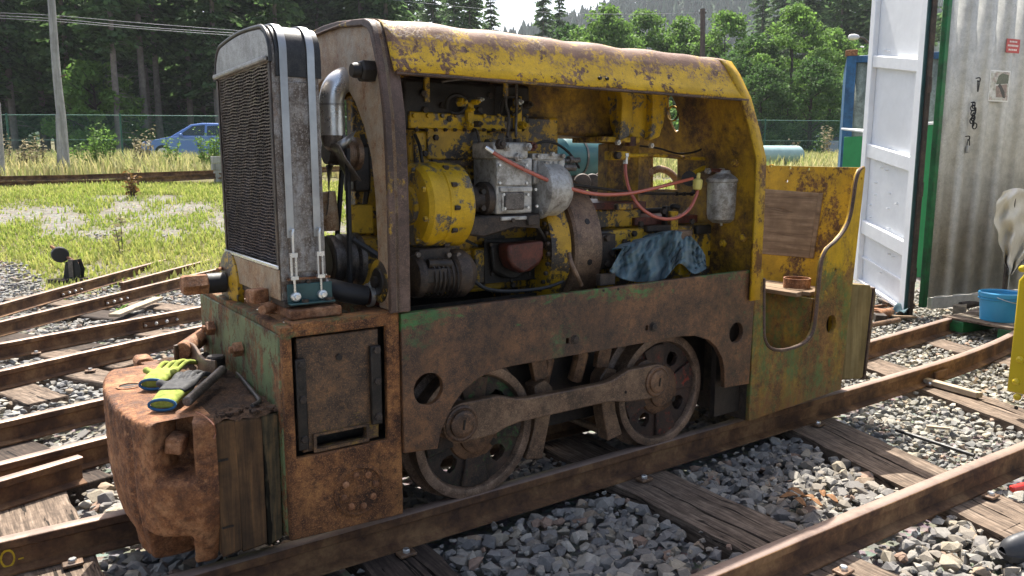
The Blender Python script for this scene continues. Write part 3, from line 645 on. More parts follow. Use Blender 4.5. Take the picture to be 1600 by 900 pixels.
# ---- radiator
RX0, RX1, RY0, RY1, RZ0, RZ1 = .032, .192, -.415, .262, .905, 1.822
def rprof(z0=RZ0, ins=0.0, r=.10, n=10, bulge=0.012):   # outline in y,z with round top shoulders
    pts = [(RY0+ins, z0), (RY0+ins, RZ1-r-ins)]
    for k in range(1, n+1): a = pi - pi/2*k/n; pts.append((RY0+ins+r+r*cos(a), RZ1-ins-r+r*sin(a)))
    for k in range(1, 8): t = k/8; pts.append((RY0+r+(RY1-RY0-2*r)*t, RZ1-ins+bulge*sin(pi*t)))
    for k in range(0, n+1): a = pi/2 - pi/2*k/n; pts.append((RY1-ins-r+r*cos(a), RZ1-ins-r+r*sin(a)))
    pts.append((RY1-ins, z0)); return pts
RAD = lb(MB().prism(rprof(), [[(RY1-.025,.99),(RY1-.025,1.70),(RY0+.025,1.70),(RY0+.025,.99)]], YZ, RX0, RX1), 'radiator', 'radside', bevel=.004)
# ribs pressed into the near side
lb(MB().bx(.062,.165,RY0-.004,RY0+.002,1.00,1.64), 'side_panel', 'radside', RAD, bevel=.003)
# black painted top shell
sh = [(y,z) for y,z in rprof(1.655, -.006) ]; inn = [(y,z) for y,z in rprof(1.655, .002)]
lb(MB().prism(sh+inn[::-1], [], YZ, RX0+.012, RX1+.008), 'top_shell', 'blackcap', RAD, bevel=.003)
# grey front head plate with a lip
hp = [(RY0+.006,1.705)] + [(y,z) for y,z in rprof(1.71,.008)[1:-1]] + [(RY1-.006,1.705)]
lb(MB().prism(hp, [], YZ, RX0-.006, RX0-.0005), 'head_plate', 'zplate', RAD, bevel=.003)
lb(MB().bx(RX0-.022,RX0-.006,RY0+.008,RY1-.008,1.702,1.720), 'head_lip', 'zplate', RAD, bevel=.006)
for q_ in (RY0, RY1-.022): lb(MB().bx(RX0-.006,RX0-.0003,q_,q_+.022,1.0115,1.70), 'front_frame', 'iron', RAD, bevel=.002)
lb(MB().bx(RX0-.012,RX0,RY0+.002,RY1-.002,1.012,1.026), 'grille_sill', 'zinc', RAD, bevel=.003)
lb(MB().bx(RX0-.008,RX0-.0005,RY0,RY1,.905,1.011), 'lower_tank_face', 'arch', RAD, bevel=.004)
m = MB().bx(RX0+.02,RX1-.02,RY0+.02,RY1-.02,.98,1.705); core = lb(m, 'core_backing', 'dark', RAD)
m = MB(); r = random.Random(3); nz = 62                                    # fins: thin bent strips, too fine to pick apart
for i in range(nz):
    z = 1.032 + (1.695-1.032)*i/(nz-1); rw_ = [[],[],[]]; ph = .35*i+r.uniform(-.2,.2); ph2 = r.uniform(0,6)
    for k in range(61):
        y = RY0+.024+(RY1-RY0-.048)*k/60; dz = .0016*sin(k*.5+ph)+.0010*sin(k*1.7+ph2)+r.uniform(-.0010,.0010); dx = r.uniform(-.002,.0025)
        rw_[0].append(Vector((RX0+.004+dx, y, z+dz-.0022))); rw_[1].append(Vector((RX0+.002+dx, y, z+dz+.0020))); rw_[2].append(Vector((RX0+.024, y, z+dz*.4+.004)))
    m.sheet(rw_)
o = lb(m, 'cooling_fins', 'fins', RAD, ang=10); tag(o, kind='stuff')
m = MB()
for k in range(26):
    y = RY0+.04+(RY1-RY0-.08)*k/25; m.cyl((RX0+.016,y,1.026),(RX0+.016,y,1.702),.004,n=6)
o = lb(m, 'water_tubes', 'fins', RAD); tag(o, kind='stuff')
lb(MB().tube([Vector((RX0-.003,y,z)) for y,z in rprof(1.70,-.002)], .007, 8), 'shell_rim', 'blackcap', RAD, ang=60)
# two bright straps over the top, hook bolts below
for x in (.056, .150):
    out = [(y,z) for y,z in rprof(1.12,-.012)]; outl = [p for p in out if True]
    ins = [(y,z) for y,z in rprof(1.12,-.0085)]
    lb(MB().prism(out+ins[::-1], [], YZ, x, x+.026), 'strap', 'alu', RAD, bevel=.001)
    xc = x+.013; yb = RY0-.022
    m = MB().tube(spline([(xc,yb+.012,1.145),(xc+.004,yb-.004,1.150),(xc,yb-.008,1.135),(xc,yb-.006,1.10),(xc,yb-.006,1.062)],5), .0045, 8)
    lb(m, 'hook', 'zinc', RAD)
    m = MB().cyl((xc-.008,yb-.006,1.062),(xc-.008,yb-.006,.985),.004,n=8); m.cyl((xc+.008,yb-.006,1.062),(xc+.008,yb-.006,.985),.004,n=8)
    m.bx(xc-.013,xc+.013,yb-.013,yb+.001,1.055,1.070); m.bx(xc-.013,xc+.013,yb-.013,yb+.001,.978,.990)
    lb(m, 'turnbuckle', 'zinc', RAD)
    m = MB().tube([(xc,yb-.006,.985),(xc,yb-.006,.935),(xc+.002,yb-.004,.925)], .0045, 8); m.lathe((xc+.004,yb+.004,.918),(0,-1,0),[(.017,0),(.019,.006),(.016,.014),(.010,.016)],12); m.hexb((xc+.004,yb-.012,.918),(0,-1,0),.010,.008)
    lb(m, 'eye_bolt', 'zinc', RAD)
lb(MB().bx(.045,.205,RY0-.022,RY0-.016,.898,.962).bx(.045,.205,RY0-.052,RY0-.016,.893,.899), 'teal_bracket', 'teal', RAD, bevel=.002)
lb(MB().bx(.035,.215,RY0-.012,RY1,.880,.9045), 'radiator_base', 'iron', RAD, bevel=.003)
lb(MB().bx(.04,.225,RY0-.06,.2,.842,.879), 'radiator_plinth', 'cast', bevel=.008)
bolts([(.10,RY0-.04,.899),(.185,RY0-.04,.899)], (0,0,1), .013, .01, 'iron', RAD)
lb(MB().bx(.05,.2,RY0-.02,RY0-.004,.975,.982), 'seam_strip', 'cast', RAD)
bolts([(.07,RY0-.014,.965),(.12,RY0-.014,.966),(.17,RY0-.014,.965)], (0,-1,0), .008, .008, 'iron', RAD)

# ---- front arch
half_o = [(-.555,.845),(-.560,1.20),(-.556,1.38),(-.545,1.54),(-.508,1.70),(-.472,1.80),(-.455,1.838),(-.43,1.862),(-.39,1.876),(-.30,1.886),(-.15,1.902)]
half_i = [(-.418,.845),(-.415,1.10),(-.408,1.25),(-.38,1.40),(-.325,1.51),(-.25,1.60),(-.16,1.675),(-.07,1.705)]
outer = half_o + [(0,1.908)] + [(-y,z) for y,z in reversed(half_o)]
inner = half_i + [(-y,z) for y,z in reversed(half_i)]
arch_poly = half_o + [(0,1.908)] + [(-y,z) for y,z in reversed(half_o)] + [(-y,z) for y,z in half_i] + [(y,z) for y,z in reversed(half_i)]
ARC = lb(MB().prism(arch_poly, [], YZ, .392, .412), 'front_arch', 'arch', bevel=.004)
off = lambda pts, d: [(y*(1+d/.5), z + (d if z > 1.75 else d*.2)) for y, z in pts]
fl = outer + off(outer, -.022)[::-1]
lb(MB().prism(fl, [], YZ, .374, .452), 'arch_flange', 'flange', ARC, bevel=.004)
p = PX(583, 112, .392); nut = lb(MB().lathe(p, (-1,0,0), [(.040,0),(.040,.045),(.034,.052)], 6), 'hex_nut', 'dark', ARC, bevel=.002)
lb(MB().lathe(p+Vector((-.05,0,0)), (-1,0,0), [(.026,0),(.027,.022),(.022,.032)], 16), 'bolt_end', 'dark', nut)

# ---- hood
hp_ = [(-.538,1.688),(-.520,1.722),(-.500,1.765),(-.482,1.805),(-.466,1.838),(-.445,1.862),(-.415,1.879),(-.36,1.889),(-.26,1.899),(-.13,1.909),(0,1.913)]
hp_ = hp_ + [(-y,z) for y,z in reversed(hp_[:-1])]
rows = []; NXH = 44
for i in range(NXH+1):
    t = i/NXH; row = []
    for y, z in hp_:
        xe = 2.318 - (z-1.69)/.22*.078; x = .418 + (xe-.418)*t
        dent = .004*sin(x*5+y*9)*cos(x*11-y*4) + .003*sin(x*23)
        e = 1-.02*max(0,(t-.9)/.1)**2
        row.append(Vector((x, y*e, z*1.0 + dent*(1 if z > 1.70 else .3))))
    rows.append(row)
HOOD = lb(MB().sheet(rows), 'hood', 'yhood', solid=.006, off=-1, ang=50)
for (px,py) in ((700,66),(842,112),(853,112),(1010,92)):
    p = PY(px,py,-.515); pass
for (px,py) in ((938,122),(949,123)):
    p = PY(px,py,-.528); lb(MB().cyl(p+Vector((0,-.004,0)),p+Vector((0,.01,0)),.007,n=10), 'rivet_hole', 'dark', HOOD)
lb(MB().bx(.43,2.30,-.534,-.505,1.676,1.686), 'hood_edge_angle', 'flange', HOOD, bevel=.002)
lb(MB().bx(.43,2.30,.505,.534,1.676,1.686), 'hood_edge_angle', 'flange', HOOD, bevel=.002)

# ---- rear bulkhead: plate with an oval hole and a window, slanting near edge
def rx(z): return 2.318-(z-1.69)/.22*.078 if z > 1.69 else (2.318+(1.69-z)/.29*.095 if z > 1.40 else 2.413)
bo = [(-.55,.70),(-.552,1.15),(-.548,1.40),(-.535,1.55),(-.515,1.69),(-.475,1.80),(-.44,1.858),(-.36,1.88),(-.15,1.90),(0,1.905)]
bo = bo + [(-y,z) for y,z in reversed(bo[:-1])]
q1 = PX(1062,178,2.33); q2a = PX(1023,246,2.38); q2b = PX(1062,296,2.38)
holes = [circ(q1.y, q1.z, .035, 20, .095), [(q2b.y,q2b.z),(q2a.y,q2b.z),(q2a.y,q2a.z),(q2b.y,q2a.z)]]
m = MB().prism(bo, holes, lambda u,v,d: (rx(v)-.055+d, u, v), 0, .018)
BUL = lb(m, 'rear_bulkhead', 'ybay_shaded', bevel=.003)
st = bo[:8]
m = MB(); A = [Vector((rx(z)-.07, y-.004, z)) for y,z in st]; B = [Vector((rx(z), y-.004, z)) for y,z in st]
m.sheet([A,B]); lb(m, 'bulkhead_flange', 'ycab', BUL, solid=.012, off=1)
for (px,py) in ((1160,205),(1150,255),(1131,380),(1162,372),(1148,160),(1170,217)):
    p = PX(px,py,2.355); lb(MB().hexb(p,(-1,0,0),.022,.016,6,.008), 'bolt', 'ycab', BUL)
lb(MB().ring((rx(q1.z)-.06,q1.y,q1.z),(rx(q1.z)-.052,q1.y,q1.z),.042,.034), 'hole_rim', 'yclean', BUL)

# ---- long side plates over the wheels
arc = [(.56,.30),(.575,.36),(.60,.415),(.635,.465),(.68,.51),(.74,.545),(.81,.565),(.90,.572),(1.88,.572),(1.98,.562),(2.07,.53),(2.13,.485),(2.175,.425),(2.195,.36),(2.20,.268)]
so = [(.4195,.838),(.4195,.312)] + arc + [(2.392,.258),(2.405,.83),(2.398,.852)]
def slot(a, b): return [(a-.028,b-.012),(a-.012,b-.013),(a-.012,b+.011),(a-.028,b+.012)]
s1 = PY(890,531,YN); s2 = PY(1013,511,YN)
sh_ = [circ(.526,.54,.062,28), circ(2.273,.542,.052,28), slot(s1.x,s1.z), slot(s2.x,s2.z)]
SID = lb(MB().prism(so, sh_, XZf, YN-.012, YN+.014), 'side_plate', 'side', bevel=.004)
for s in (s1,s2): lb(MB().lathe((s.x+.018,YN-.010,s.z),(0,-1,0),[(.022,0),(.022,.006),(.014,.006),(.014,.012),(.008,.014)],16), 'bolt', 'iron', SID)
for (px,py) in ((943,454),(966,452)): 
    p = PY(px,py,YN-.012); lb(MB().cyl(p+Vector((0,.004,0)),p+Vector((0,-.002,0)),.006,n=10),'rivet','dark',SID)
lb(MB().prism(so, [circ(.526,.54,.062,20)], XZf, .545, .57), 'side_plate', 'side', bevel=.004)
lb(MB().bx(2.205,2.395,YN+.05,YN+.08,.10,.66), 'stay_shade_backing', 'dark')  # stay carried higher as a dark backing that shades the plate's hole
lb(MB().bx(2.985,3.22,YN+.09,YN+.11,.12,.62), 'hole_shade_backing', 'dark')  # added dark sheet that makes the rear plate's hole look shaded

# ---- rear cab plate
cut = [(3.335,1.358),(3.315,1.362),(3.285,1.352),(3.262,1.322),(3.247,1.27),(3.238,1.20),(3.225,1.12),(3.20,1.055),(3.155,1.003),(3.09,.958),(3.02,.925),(2.985,.885),(2.968,.83),(2.958,.70),(2.950,.56),(2.935,.475),(2.895,.428),(2.83,.406),(2.74,.397),(2.64,.400),(2.56,.425),(2.512,.475),(2.497,.55),(2.478,.80),(2.468,.845),(2.44,.855)]
ro = [(2.412,.05),(3.238,.085)] + cut + [(2.412,.852)]
rh = [circ(3.098,.49,.046,24,.052), circ(3.105,.80,.010,10), circ(3.30,1.3,.008,8)]
REA = lb(MB().prism(ro, rh, XZf, YN-.006, YN+.018), 'rear_side_plate', 'rearp', bevel=.004)
# rounded rim strip along the cut
pth = [Vector((x, YN-.004, z)) for x, z in cut[1:-2]]
lb(MB().tube(spline(pth,3), .010, 8), 'cut_rim', 'flange', REA)
lb(MB().bx(2.414,2.43,YN+.02,.54,.05,.62), 'rear_box_front', 'iron', REA)  # box front, raised to shut off a bright gap behind the wheels
lb(MB().prism(ro, [circ(3.098,.49,.046,20)], XZf, .548, .572), 'rear_side_plate', 'rearp', bevel=.004)
# rear end wall, leaning a little
def rw(u,v,d): return (3.235+(v-.085)*.0765+d, u, v)
rwh = []
for (px,py) in ((1202,259),(1232,262),(1261,264),(1228,283)):
    p = PX(px,py,3.30); rwh.append(circ(p.y,p.z,.011,10))
WAL = lb(MB().prism([(YN+.02,.085),(.545,.085),(.545,1.385),(YN+.02,1.362)], rwh, rw, -.02, 0), 'rear_wall', 'ycab', bevel=.003)
bp = [PX(*q,3.24) for q in ((1183,291),(1270,302),(1260,404),(1181,395))]
lb(MB().prism([(bp[0].y+.3,bp[0].z-.005),(bp[1].y,bp[1].z),(bp[2].y,bp[2].z),(bp[3].y+.3,bp[3].z-.01)], [], lambda u,v,d:(3.25+(v-.6)*.0765+d,u,v), 0, .022), 'seat_back_board', 'board', bevel=.004)
lb(MB().prism([(bp[1].y-.03,bp[1].z),(bp[1].y,bp[1].z),(bp[2].y,bp[2].z),(bp[2].y-.03,bp[2].z)], [], lambda u,v,d:(3.248+(v-.6)*.0765+d,u,v), 0, .05), 'board_edge', 'board', bevel=.004)
# seat box and floor of the cab
m = MB().bx(2.955,2.970,YN+.03,.54,.10,.645); SEAT = lb(m, 'seat_box', 'rearp', bevel=.003)
for i,(x0,x1,y0,y1,z,mt) in enumerate(((2.90,2.955,-.44,.50,.648,'board'),(2.965,3.07,-.48,.50,.652,'board'),(3.11,3.19,-.48,.50,.650,'board'))):
    lb(MB().bx(x0,x1,y0,y1,z,z+.025).jitter(.004,i), 'seat_plank', mt, SEAT, bevel=.004)
lb(MB().bx(2.44,2.954,YN+.03,.54,.30,.315), 'cab_floor', 'iron', bevel=.003)
lb(MB().ring((3.04,-.34,.680),(3.04,-.34,.735),.075,.068,28), 'steel_ring', 'cast', SEAT)
# rear buffer timber
b0 = lb(MB().prism([(3.262,.13),(3.52,.10),(3.565,.62),(3.54,.672),(3.31,.70),(3.278,.67)], [], XZf, -.50, .50).jitter(.006,4), 'rear_buffer_timber', 'timberr', bevel=.012)
lb(MB().prism([(3.528,.095),(3.548,.095),(3.592,.60),(3.580,.655),(3.570,.65)], [], XZf, -.505, .50), 'rear_buffer_plate', 'flange', bevel=.004)

# ---- running gear
def wheel(cx, cz, y, sgn, mat, ph):
    """sgn -1: outer face looks to -Y"""
    W_ = lb(MB().lathe((cx,y,cz),(0,-sgn,0),[(.262,0),(.283,.004),(.284,.012),(.279,.085),(.283,.09),(.308,.098),(.310,.115),(.296,.124),(.24,.124),(.238,.02),(.246,.004),(.262,0)],56,cap=False), 'wheel', 'tread', ang=40)
    hs = []
    for k in range(4):
        a = ph + k*pi/2; hs.append([(cx+.172*cos(a+q)+(rr)*cos(a+q), cz+.172*sin(a+q)+rr*sin(a+q)) for q, rr in [( -.20,-.02),(-.12,-.038),(.12,-.038),(.20,-.02),(.22,.0),(.16,.026),(0,.032),(-.16,.026),(-.22,0)]])
    yd = y-sgn*.028
    lb(MB().prism(circ(cx,cz,.242,48), hs, XZf, yd, yd-sgn*.03), 'wheel_disc', mat, W_, bevel=.004)
    for k in range(4):
        a = ph + pi/4 + k*pi/2
        pts = [(cx+r*cos(a+q), cz+r*sin(a+q)) for r, q in ((.10,-.42),(.235,-.30),(.238,0),(.235,.30),(.10,.42))]
        lb(MB().prism(pts, [], XZf, yd+sgn*.016, yd), 'wheel_web', mat, W_, bevel=.006)
    lb(MB().lathe((cx,yd,cz),(0,sgn,0),[(.125,0),(.12,.012),(.10,.022),(.085,.024),(.082,.036),(.07,.04),(.03,.04)],36), 'hub', 'wheel', W_)
    a = .82; px, pz_ = cx-.121, cz+.085
    lb(MB().lathe((px,yd,pz_),(0,sgn,0),[(.085,0),(.085,.03),(.07,.035)],28), 'crank_boss', 'wheel', W_)
    a2 = -.6; lb(MB().cyl((cx+.10*cos(a2),yd+sgn*.021,cz+.10*sin(a2)),(cx+.10*cos(a2),yd+sgn*.026,cz+.10*sin(a2)),.016,n=14), 'hub_hole', 'dark', W_)
    return W_
CX1, CX2, CZ = .822, 1.902, .272
wheel(CX1, CZ, -.405, -1, 'wheelg', -2.35); wheel(CX2, CZ, -.405, -1, 'wheelr', 1.0)
wheel(CX1, CZ, .30, 1, 'wheel', .3); wheel(CX2, CZ, .30, 1, 'wheel', 1.0)
for x in (CX1,CX2): lb(MB().cyl((x,-.40,CZ),(x,.30,CZ),.055,n=16), 'axle', 'iron')
def rod(y0, y1, full=True):
    p1, p2 = (CX1-.121, CZ+.085), (CX2-.121, CZ+.085); o = []
    for k in range(9): a = pi/2+pi*k/8; o.append((p1[0]+.082*cos(a), p1[1]+.082*sin(a)))
    o += [(p1[0]+.16,p1[1]-.078),(p1[0]+.22,p1[1]-.058),(p1[0]+.28,p1[1]-.05),(p2[0]-.30,p2[1]-.05),(p2[0]-.24,p2[1]-.06),(p2[0]-.18,p2[1]-.072)]
    for k in range(9): a = -pi/2+pi*k/8; o.append((p2[0]+.082*cos(a), p2[1]+.082*sin(a)))
    o += [(p2[0]-.18,p2[1]+.082),(p2[0]-.24,p2[1]+.062),(p2[0]-.29,p2[1]+.046),(p2[0]-.34,p2[1]+.042),(p1[0]+.32,p1[1]+.046),(p1[0]+.26,p1[1]+.056),(p1[0]+.20,p1[1]+.076),(p1[0]+.17,p1[1]+.082)]
    R_ = lb(MB().prism(o, [], XZf, y0, y1), 'coupling_rod', 'rod', bevel=.006)
    for p in (p1,p2):
        lb(MB().lathe((p[0],y0,p[1]),(0,-1 if y0<0 else 1,0),[(.074,0),(.074,.006),(.066,.010),(.062,.008),(.056,.008),(.054,.016),(.046,.020),(.03,.020)],32), 'crank_pin', 'wheel', R_)
        lb(MB().obx((p[0],y0-.0215,p[1]),(.008,.004,.04),Matrix.Rotation(.15,3,'Y')), 'oil_slot', 'dark', R_)
    m = MB().lathe((p2[0]-.20,y0-.001,p2[1]-.02),(0,-1,0),[(.008,0),(.006,.004)],8); lb(m,'oil_plug','dark',R_)
    return R_
rod(-.485,-.445); rod(.35,.39)
# brake hangers and shoes between the wheels
for (x0, s) in ((CX1+.30,1),(CX2-.30,-1)):
    m = MB().prism([(x0-.0*s,.42),(x0+.06*s,.44),(x0+.10*s,.40),(x0+.105*s,.34),(x0+.075*s,.20),(x0+.045*s,.08),(x0-.045*s,.095),(x0+.0*s,.22),(x0+.012*s,.32)], [], XZf, -.40, -.325)
    sh = lb(m, 'brake_shoe', 'rod', bevel=.006)
    lb(MB().hexb((x0+.072*s,-.40,.37),(0,-1,0),.018,.012), 'bolt', 'rod', sh)
    lb(MB().prism([(x0-.03*s,.66),(x0+.06*s,.66),(x0+.10*s,.44),(x0+.03*s,.42)], [], XZf, -.37,-.34), 'brake_hanger', 'wheel', sh, bevel=.004)
lb(MB().cyl((CX1+.35,-.35,.12),(CX1+.35,.3,.12),.018,n=10), 'brake_beam', 'rod')
lb(MB().cyl((CX2-.35,-.35,.12),(CX2-.35,.3,.12),.018,n=10), 'brake_beam', 'rod')
for x in (1.22, 1.42): lb(MB().tube([(x,-.30,.62),(x+.02,-.33,.5),(x+.01,-.30,.38)], .035, 10), 'spring_hanger', 'wheel')
for y in (-.24,.17): lb(MB().bx(.45,2.38,y-.01,y+.01,.16,.80), 'light_block_plate', 'dark')  # dark plates added to block light through the running gear
lb(MB().bx(.45,2.40,-.49,.52,.62,.64), 'engine_deck', 'dark')
for x in (.62, 1.34, 2.1): lb(MB().bx(x,x+.03,-.22,.15,.30,.61), 'cross_stay', 'dark')

# ================================================================== engine and gear inside the bay
def mpp(px, py, y): return abs((PY(px,py+1,y)-PY(px,py,y)).z)
def cylX(px0, px1, py, y, prof, n=28):            # profile (radius in px, fraction along)
    a = PY(px0,py,y); L = PY(px1,py,y).x-a.x; k = mpp((px0+px1)/2,py,y)
    return MB().lathe(a, (1,0,0), [(r*k, f*L) for r, f in prof], n), a, L, k
def boxpx(px0, py0, px1, py1, y0, y1):             # box whose near face covers a pixel rectangle
    a = PY(px0,(py0+py1)/2,y0); b = PY(px1,(py0+py1)/2,y0); mx = (px0+px1)/2; zt = PY(mx,py0,y0).z; zb = PY(mx,py1,y0).z
    return MB().bx(a.x,b.x,y0,y1,zb,zt)
def boltpx(px, py, y, r, h, mat, parent, axis=(0,-1,0), shank=0): return lb(MB().hexb(PY(px,py,y), axis, r, h, 6, shank), 'bolt', mat, parent)
ENG = lb(boxpx(642,178,872,455,-.17,.24), 'engine_block', 'yblock', bevel=.012)
lb(boxpx(648,206,770,262,-.19,-.1695), 'block_side_cover', 'yblock', ENG, bevel=.012)
lb(boxpx(668,196,762,250,-.205,-.1905), 'tappet_cover', 'yblock', ENG, bevel=.008)
lb(boxpx(640,178,822,203,-.215,-.1695), 'head_flange', 'yclean', ENG, bevel=.006)
lb(boxpx(648,262,690,330,-.26,-.1705), 'timing_case', 'yblock', ENG, bevel=.015)
lb(boxpx(742,385,860,440,-.23,-.1705), 'crankcase_foot', 'yblock', ENG, bevel=.012)
lb(boxpx(700,390,760,452,-.20,-.1705), 'crankcase_rib', 'yblock', ENG, bevel=.01)
for q in ((663,240),(700,186),(735,192),(790,186),(760,222),(680,215),(755,300),(838,400),(760,432),(848,432),(766,388),(800,445)): boltpx(*q,-.205,.013,.014,'iron',ENG)
# cylinder head and rocker boxes
HEAD = lb(boxpx(630,126,776,204,-.20,.22), 'cylinder_head', 'dark', bevel=.016, seg=3)
lb(boxpx(770,132,828,198,-.19,.2), 'cylinder_head', 'dark', bevel=.014, seg=3)
lb(boxpx(655,118,765,140,-.16,.18), 'rocker_cover', 'dark', HEAD, bevel=.02, seg=3)
for px in (672,712,752): 
    p = PY(px,122,-.08); lb(MB().lathe(p+Vector((0,0,-.05)),(0,0,1),[(.04,0),(.04,.05),(.03,.06)],16), 'rocker_cap', 'dark', HEAD)
for q in ((663,172),(690,165),(748,172),(765,150),(815,160),(812,185),(660,146)): boltpx(*q,-.202,.014,.014,'iron',HEAD)
# injector fittings: curled pipes with brass and steel nuts
def tubepx(pts, r, name, mat, parent, n=8, seg=6):
    return lb(MB().tube(spline([PY(a,b,y) for a,b,y in pts], seg), r, n), name, mat, parent, ang=60)
tubepx([(697,170,-.23),(700,155,-.25),(712,148,-.26),(726,153,-.26),(728,165,-.25),(718,176,-.24),(705,176,-.23)], .008, 'return_pipe', 'dark', HEAD)
tubepx([(783,175,-.23),(786,158,-.25),(797,150,-.26),(812,156,-.25),(812,172,-.24),(800,180,-.23)], .008, 'return_pipe', 'dark', HEAD)
for (px,py,r,mt) in ((717,160,.020,'yclean'),(738,160,.012,'yclean'),(729,172,.012,'yclean'),(744,156,.010,'zinc'),(820,164,.018,'iron'),(812,196,.018,'yclean'),(805,160,.014,'zinc'),(742,194,.014,'iron'),(727,195,.014,'yclean'),(800,170,.012,'yclean')):
    p = PY(px,py,-.235); lb(MB().hexb(p,(0.3,-1,0),r,.03,6,.01), 'pipe_union', mt, HEAD)
lb(boxpx(731,160,741,200,-.24,-.215), 'injector_clamp', 'yclean', HEAD, bevel=.004)
lb(boxpx(806,150,816,206,-.24,-.215), 'injector_clamp', 'yclean', HEAD, bevel=.004)
lb(boxpx(664,118,672,160,-.215,-.2), 'injector_clamp', 'yclean', HEAD, bevel=.003)
p = PY(790,120,-.26); lb(MB().cyl(p,PY(790,150,-.26),.011,n=10), 'injector_body', 'yclean', HEAD)
tubepx([(790,146,-.26),(791,165,-.27),(795,180,-.28),(794,200,-.30),(792,214,-.32)], .006, 'fuel_pipe', 'steel', HEAD)
tubepx([(807,118,-.26),(807,165,-.29),(806,200,-.31),(806,214,-.32)], .006, 'fuel_pipe', 'steel', HEAD)

# yellow drum (geared blower housing) with bolted face
m, a, L, k = cylX(640,712,322,-.33,[(52,0),(60,.02),(66,.10),(66,.42),(68,.44),(68,.50),(66,.52),(66,.95),(60,1.0)],44)
DRU = lb(m, 'drum_housing', 'yclean')
for q in range(8):
    t = q*pi/4+.3; lb(MB().hexb(a+Vector((0,57*k*cos(t),57*k*sin(t))),(-1,0,0),.011,.012), 'bolt', 'yclean', DRU)
lb(MB().lathe(a,(-1,0,0),[(30*k,0),(26*k,.012),(10*k,.016)],24), 'drum_cap', 'yclean', DRU)
# starter motor below it
m, a, L, k = cylX(640,738,433,-.40,[(18,0),(30,.03),(33,.08),(33,.13),(27,.16),(27,.60),(35,.64),(38,.72),(38,.80),(30,.90),(16,1.0)],28)
STA = lb(m, 'starter_motor', 'iron')
lb(boxpx(655,388,704,408,-.43,-.30), 'starter_bracket', 'iron', STA, bevel=.006)
lb(boxpx(668,420,700,442,-.475,-.44), 'starter_window', 'dark', STA, bevel=.004)
for px in (652,700,715): lb(MB().hexb(PY(px,398,-.44),(0,-1,0),.012,.012), 'bolt', 'steel', STA)
lb(MB().cyl(PY(668,412,-.45),PY(704,412,-.45),.018,n=14), 'solenoid', 'dark', STA)
m, a, L, k = cylX(590,612,440,-.42,[(30,0),(34,.1),(34,.3),(27,.4),(27,.6),(34,.7),(34,.9),(30,1)],32)
PUL = lb(m, 'small_pulley', 'yblock'); lb(MB().lathe(a,(-1,0,0),[(22*k,0),(20*k,.004),(9*k,.006),(9*k,.02)],20), 'pulley_hub', 'dark', PUL)

# pump drive shaft, coupling, bracket shelf
m, a, L, k = cylX(712,782,312,-.33,[(14,0),(14,.2),(22,.22),(24,.34),(18,.38),(20,.5),(27,.55),(27,.68),(20,.72),(20,.82),(24,.86),(24,1)],24); lb(m, 'pump_coupling', 'iron')
for dy in (-8,8):
    lb(MB().hexb(PY(752,312+dy*1.6,-.40),(0,-1,0),.013,.02), 'coupling_bolt', 'dark')
a, b = PY(712,350,-.36), PY(836,350,-.36)
lb(MB().prism([(PY(712,338,-.36).x,PY(712,338,-.36).z),(PY(712,364,-.36).x,PY(712,364,-.36).z),(PY(748,368,-.36).x,PY(748,370,-.36).z),(PY(800,352,-.36).x,PY(800,354,-.36).z),(PY(836,352,-.36).x,PY(836,356,-.36).z),(PY(836,332,-.36).x,PY(836,332,-.36).z),(PY(775,336,-.36).x,PY(775,336,-.36).z)], [], XZf, -.40, -.20), 'pump_bracket', 'iron', bevel=.008)

# injection pump in bare aluminium
PMP = lb(boxpx(776,246,832,334,-.40,-.22), 'injection_pump', 'alucast', bevel=.008)
lb(boxpx(772,222,826,248,-.41,-.24), 'pump_head', 'alucast', PMP, bevel=.01, seg=3)
lb(boxpx(776,250,825,290,-.408,-.4005), 'pump_side_cover', 'alucast', PMP, bevel=.004)
lb(boxpx(790,300,820,328,-.412,-.4005), 'pump_window', 'steel', PMP, bevel=.006)
lb(boxpx(782,292,832,300,-.412,-.4005), 'pump_rib', 'alucast', PMP, bevel=.003)
for px in (795,806):
    p = PY(px,222,-.32); lb(MB().lathe(PY(px,236,-.32),(0,0,1),[(.02,0),(.02,.03),(.016,.034),(.012,.05)],6), 'delivery_union', 'iron', PMP)
for q in ((780,226,.022),(790,230,.016),(822,230,.018),(808,246,.018),(815,262,.012)): lb(MB().hexb(PY(q[0],q[1],-.41),(0,-1,.1),q[2],.022,6,.006), 'pump_plug', 'alucast' if q[2]<.02 else 'iron', PMP)
for q in ((786,304),(824,304),(788,326),(824,324),(780,258),(780,286),(822,258),(822,286),(838,322),(836,296)): boltpx(*q,-.408,.007,.008,'zinc',PMP)
lb(MB().cyl(PY(785,304,-.418),PY(785,330,-.418),.006,n=8), 'pump_screw', 'alucast', PMP)
m, a, L, k = cylX(832,884,296,-.33,[(40,0),(46,.05),(46,.2),(42,.24),(42,.62),(36,.8),(20,1.0)],32)
GOV = lb(m, 'governor_housing', 'alucast', ang=50)
lb(boxpx(834,246,884,288,-.37,-.25), 'governor_box', 'alucast', GOV, bevel=.01)
lb(boxpx(832,240,880,250,-.38,-.24), 'governor_lid', 'alucast', GOV, bevel=.004)
for q in ((840,244),(862,241),(878,244),(852,256),(872,268),(842,276),(860,322),(846,330)): boltpx(*q,-.385,.011,.014,'alucast',GOV)
lb(MB().hexb(PY(826,229,-.37),(.2,-1,0),.022,.03,6,.01), 'governor_plug', 'redrust', GOV)
m = MB().cyl(PY(876,252,-.34),PY(905,250,-.34),.012,n=10).cyl(PY(880,262,-.36),PY(898,262,-.36),.016,n=10); m.cyl(PY(888,250,-.34),PY(894,250,-.34),.020,n=6)
lb(m, 'governor_linkage', 'steel', GOV)

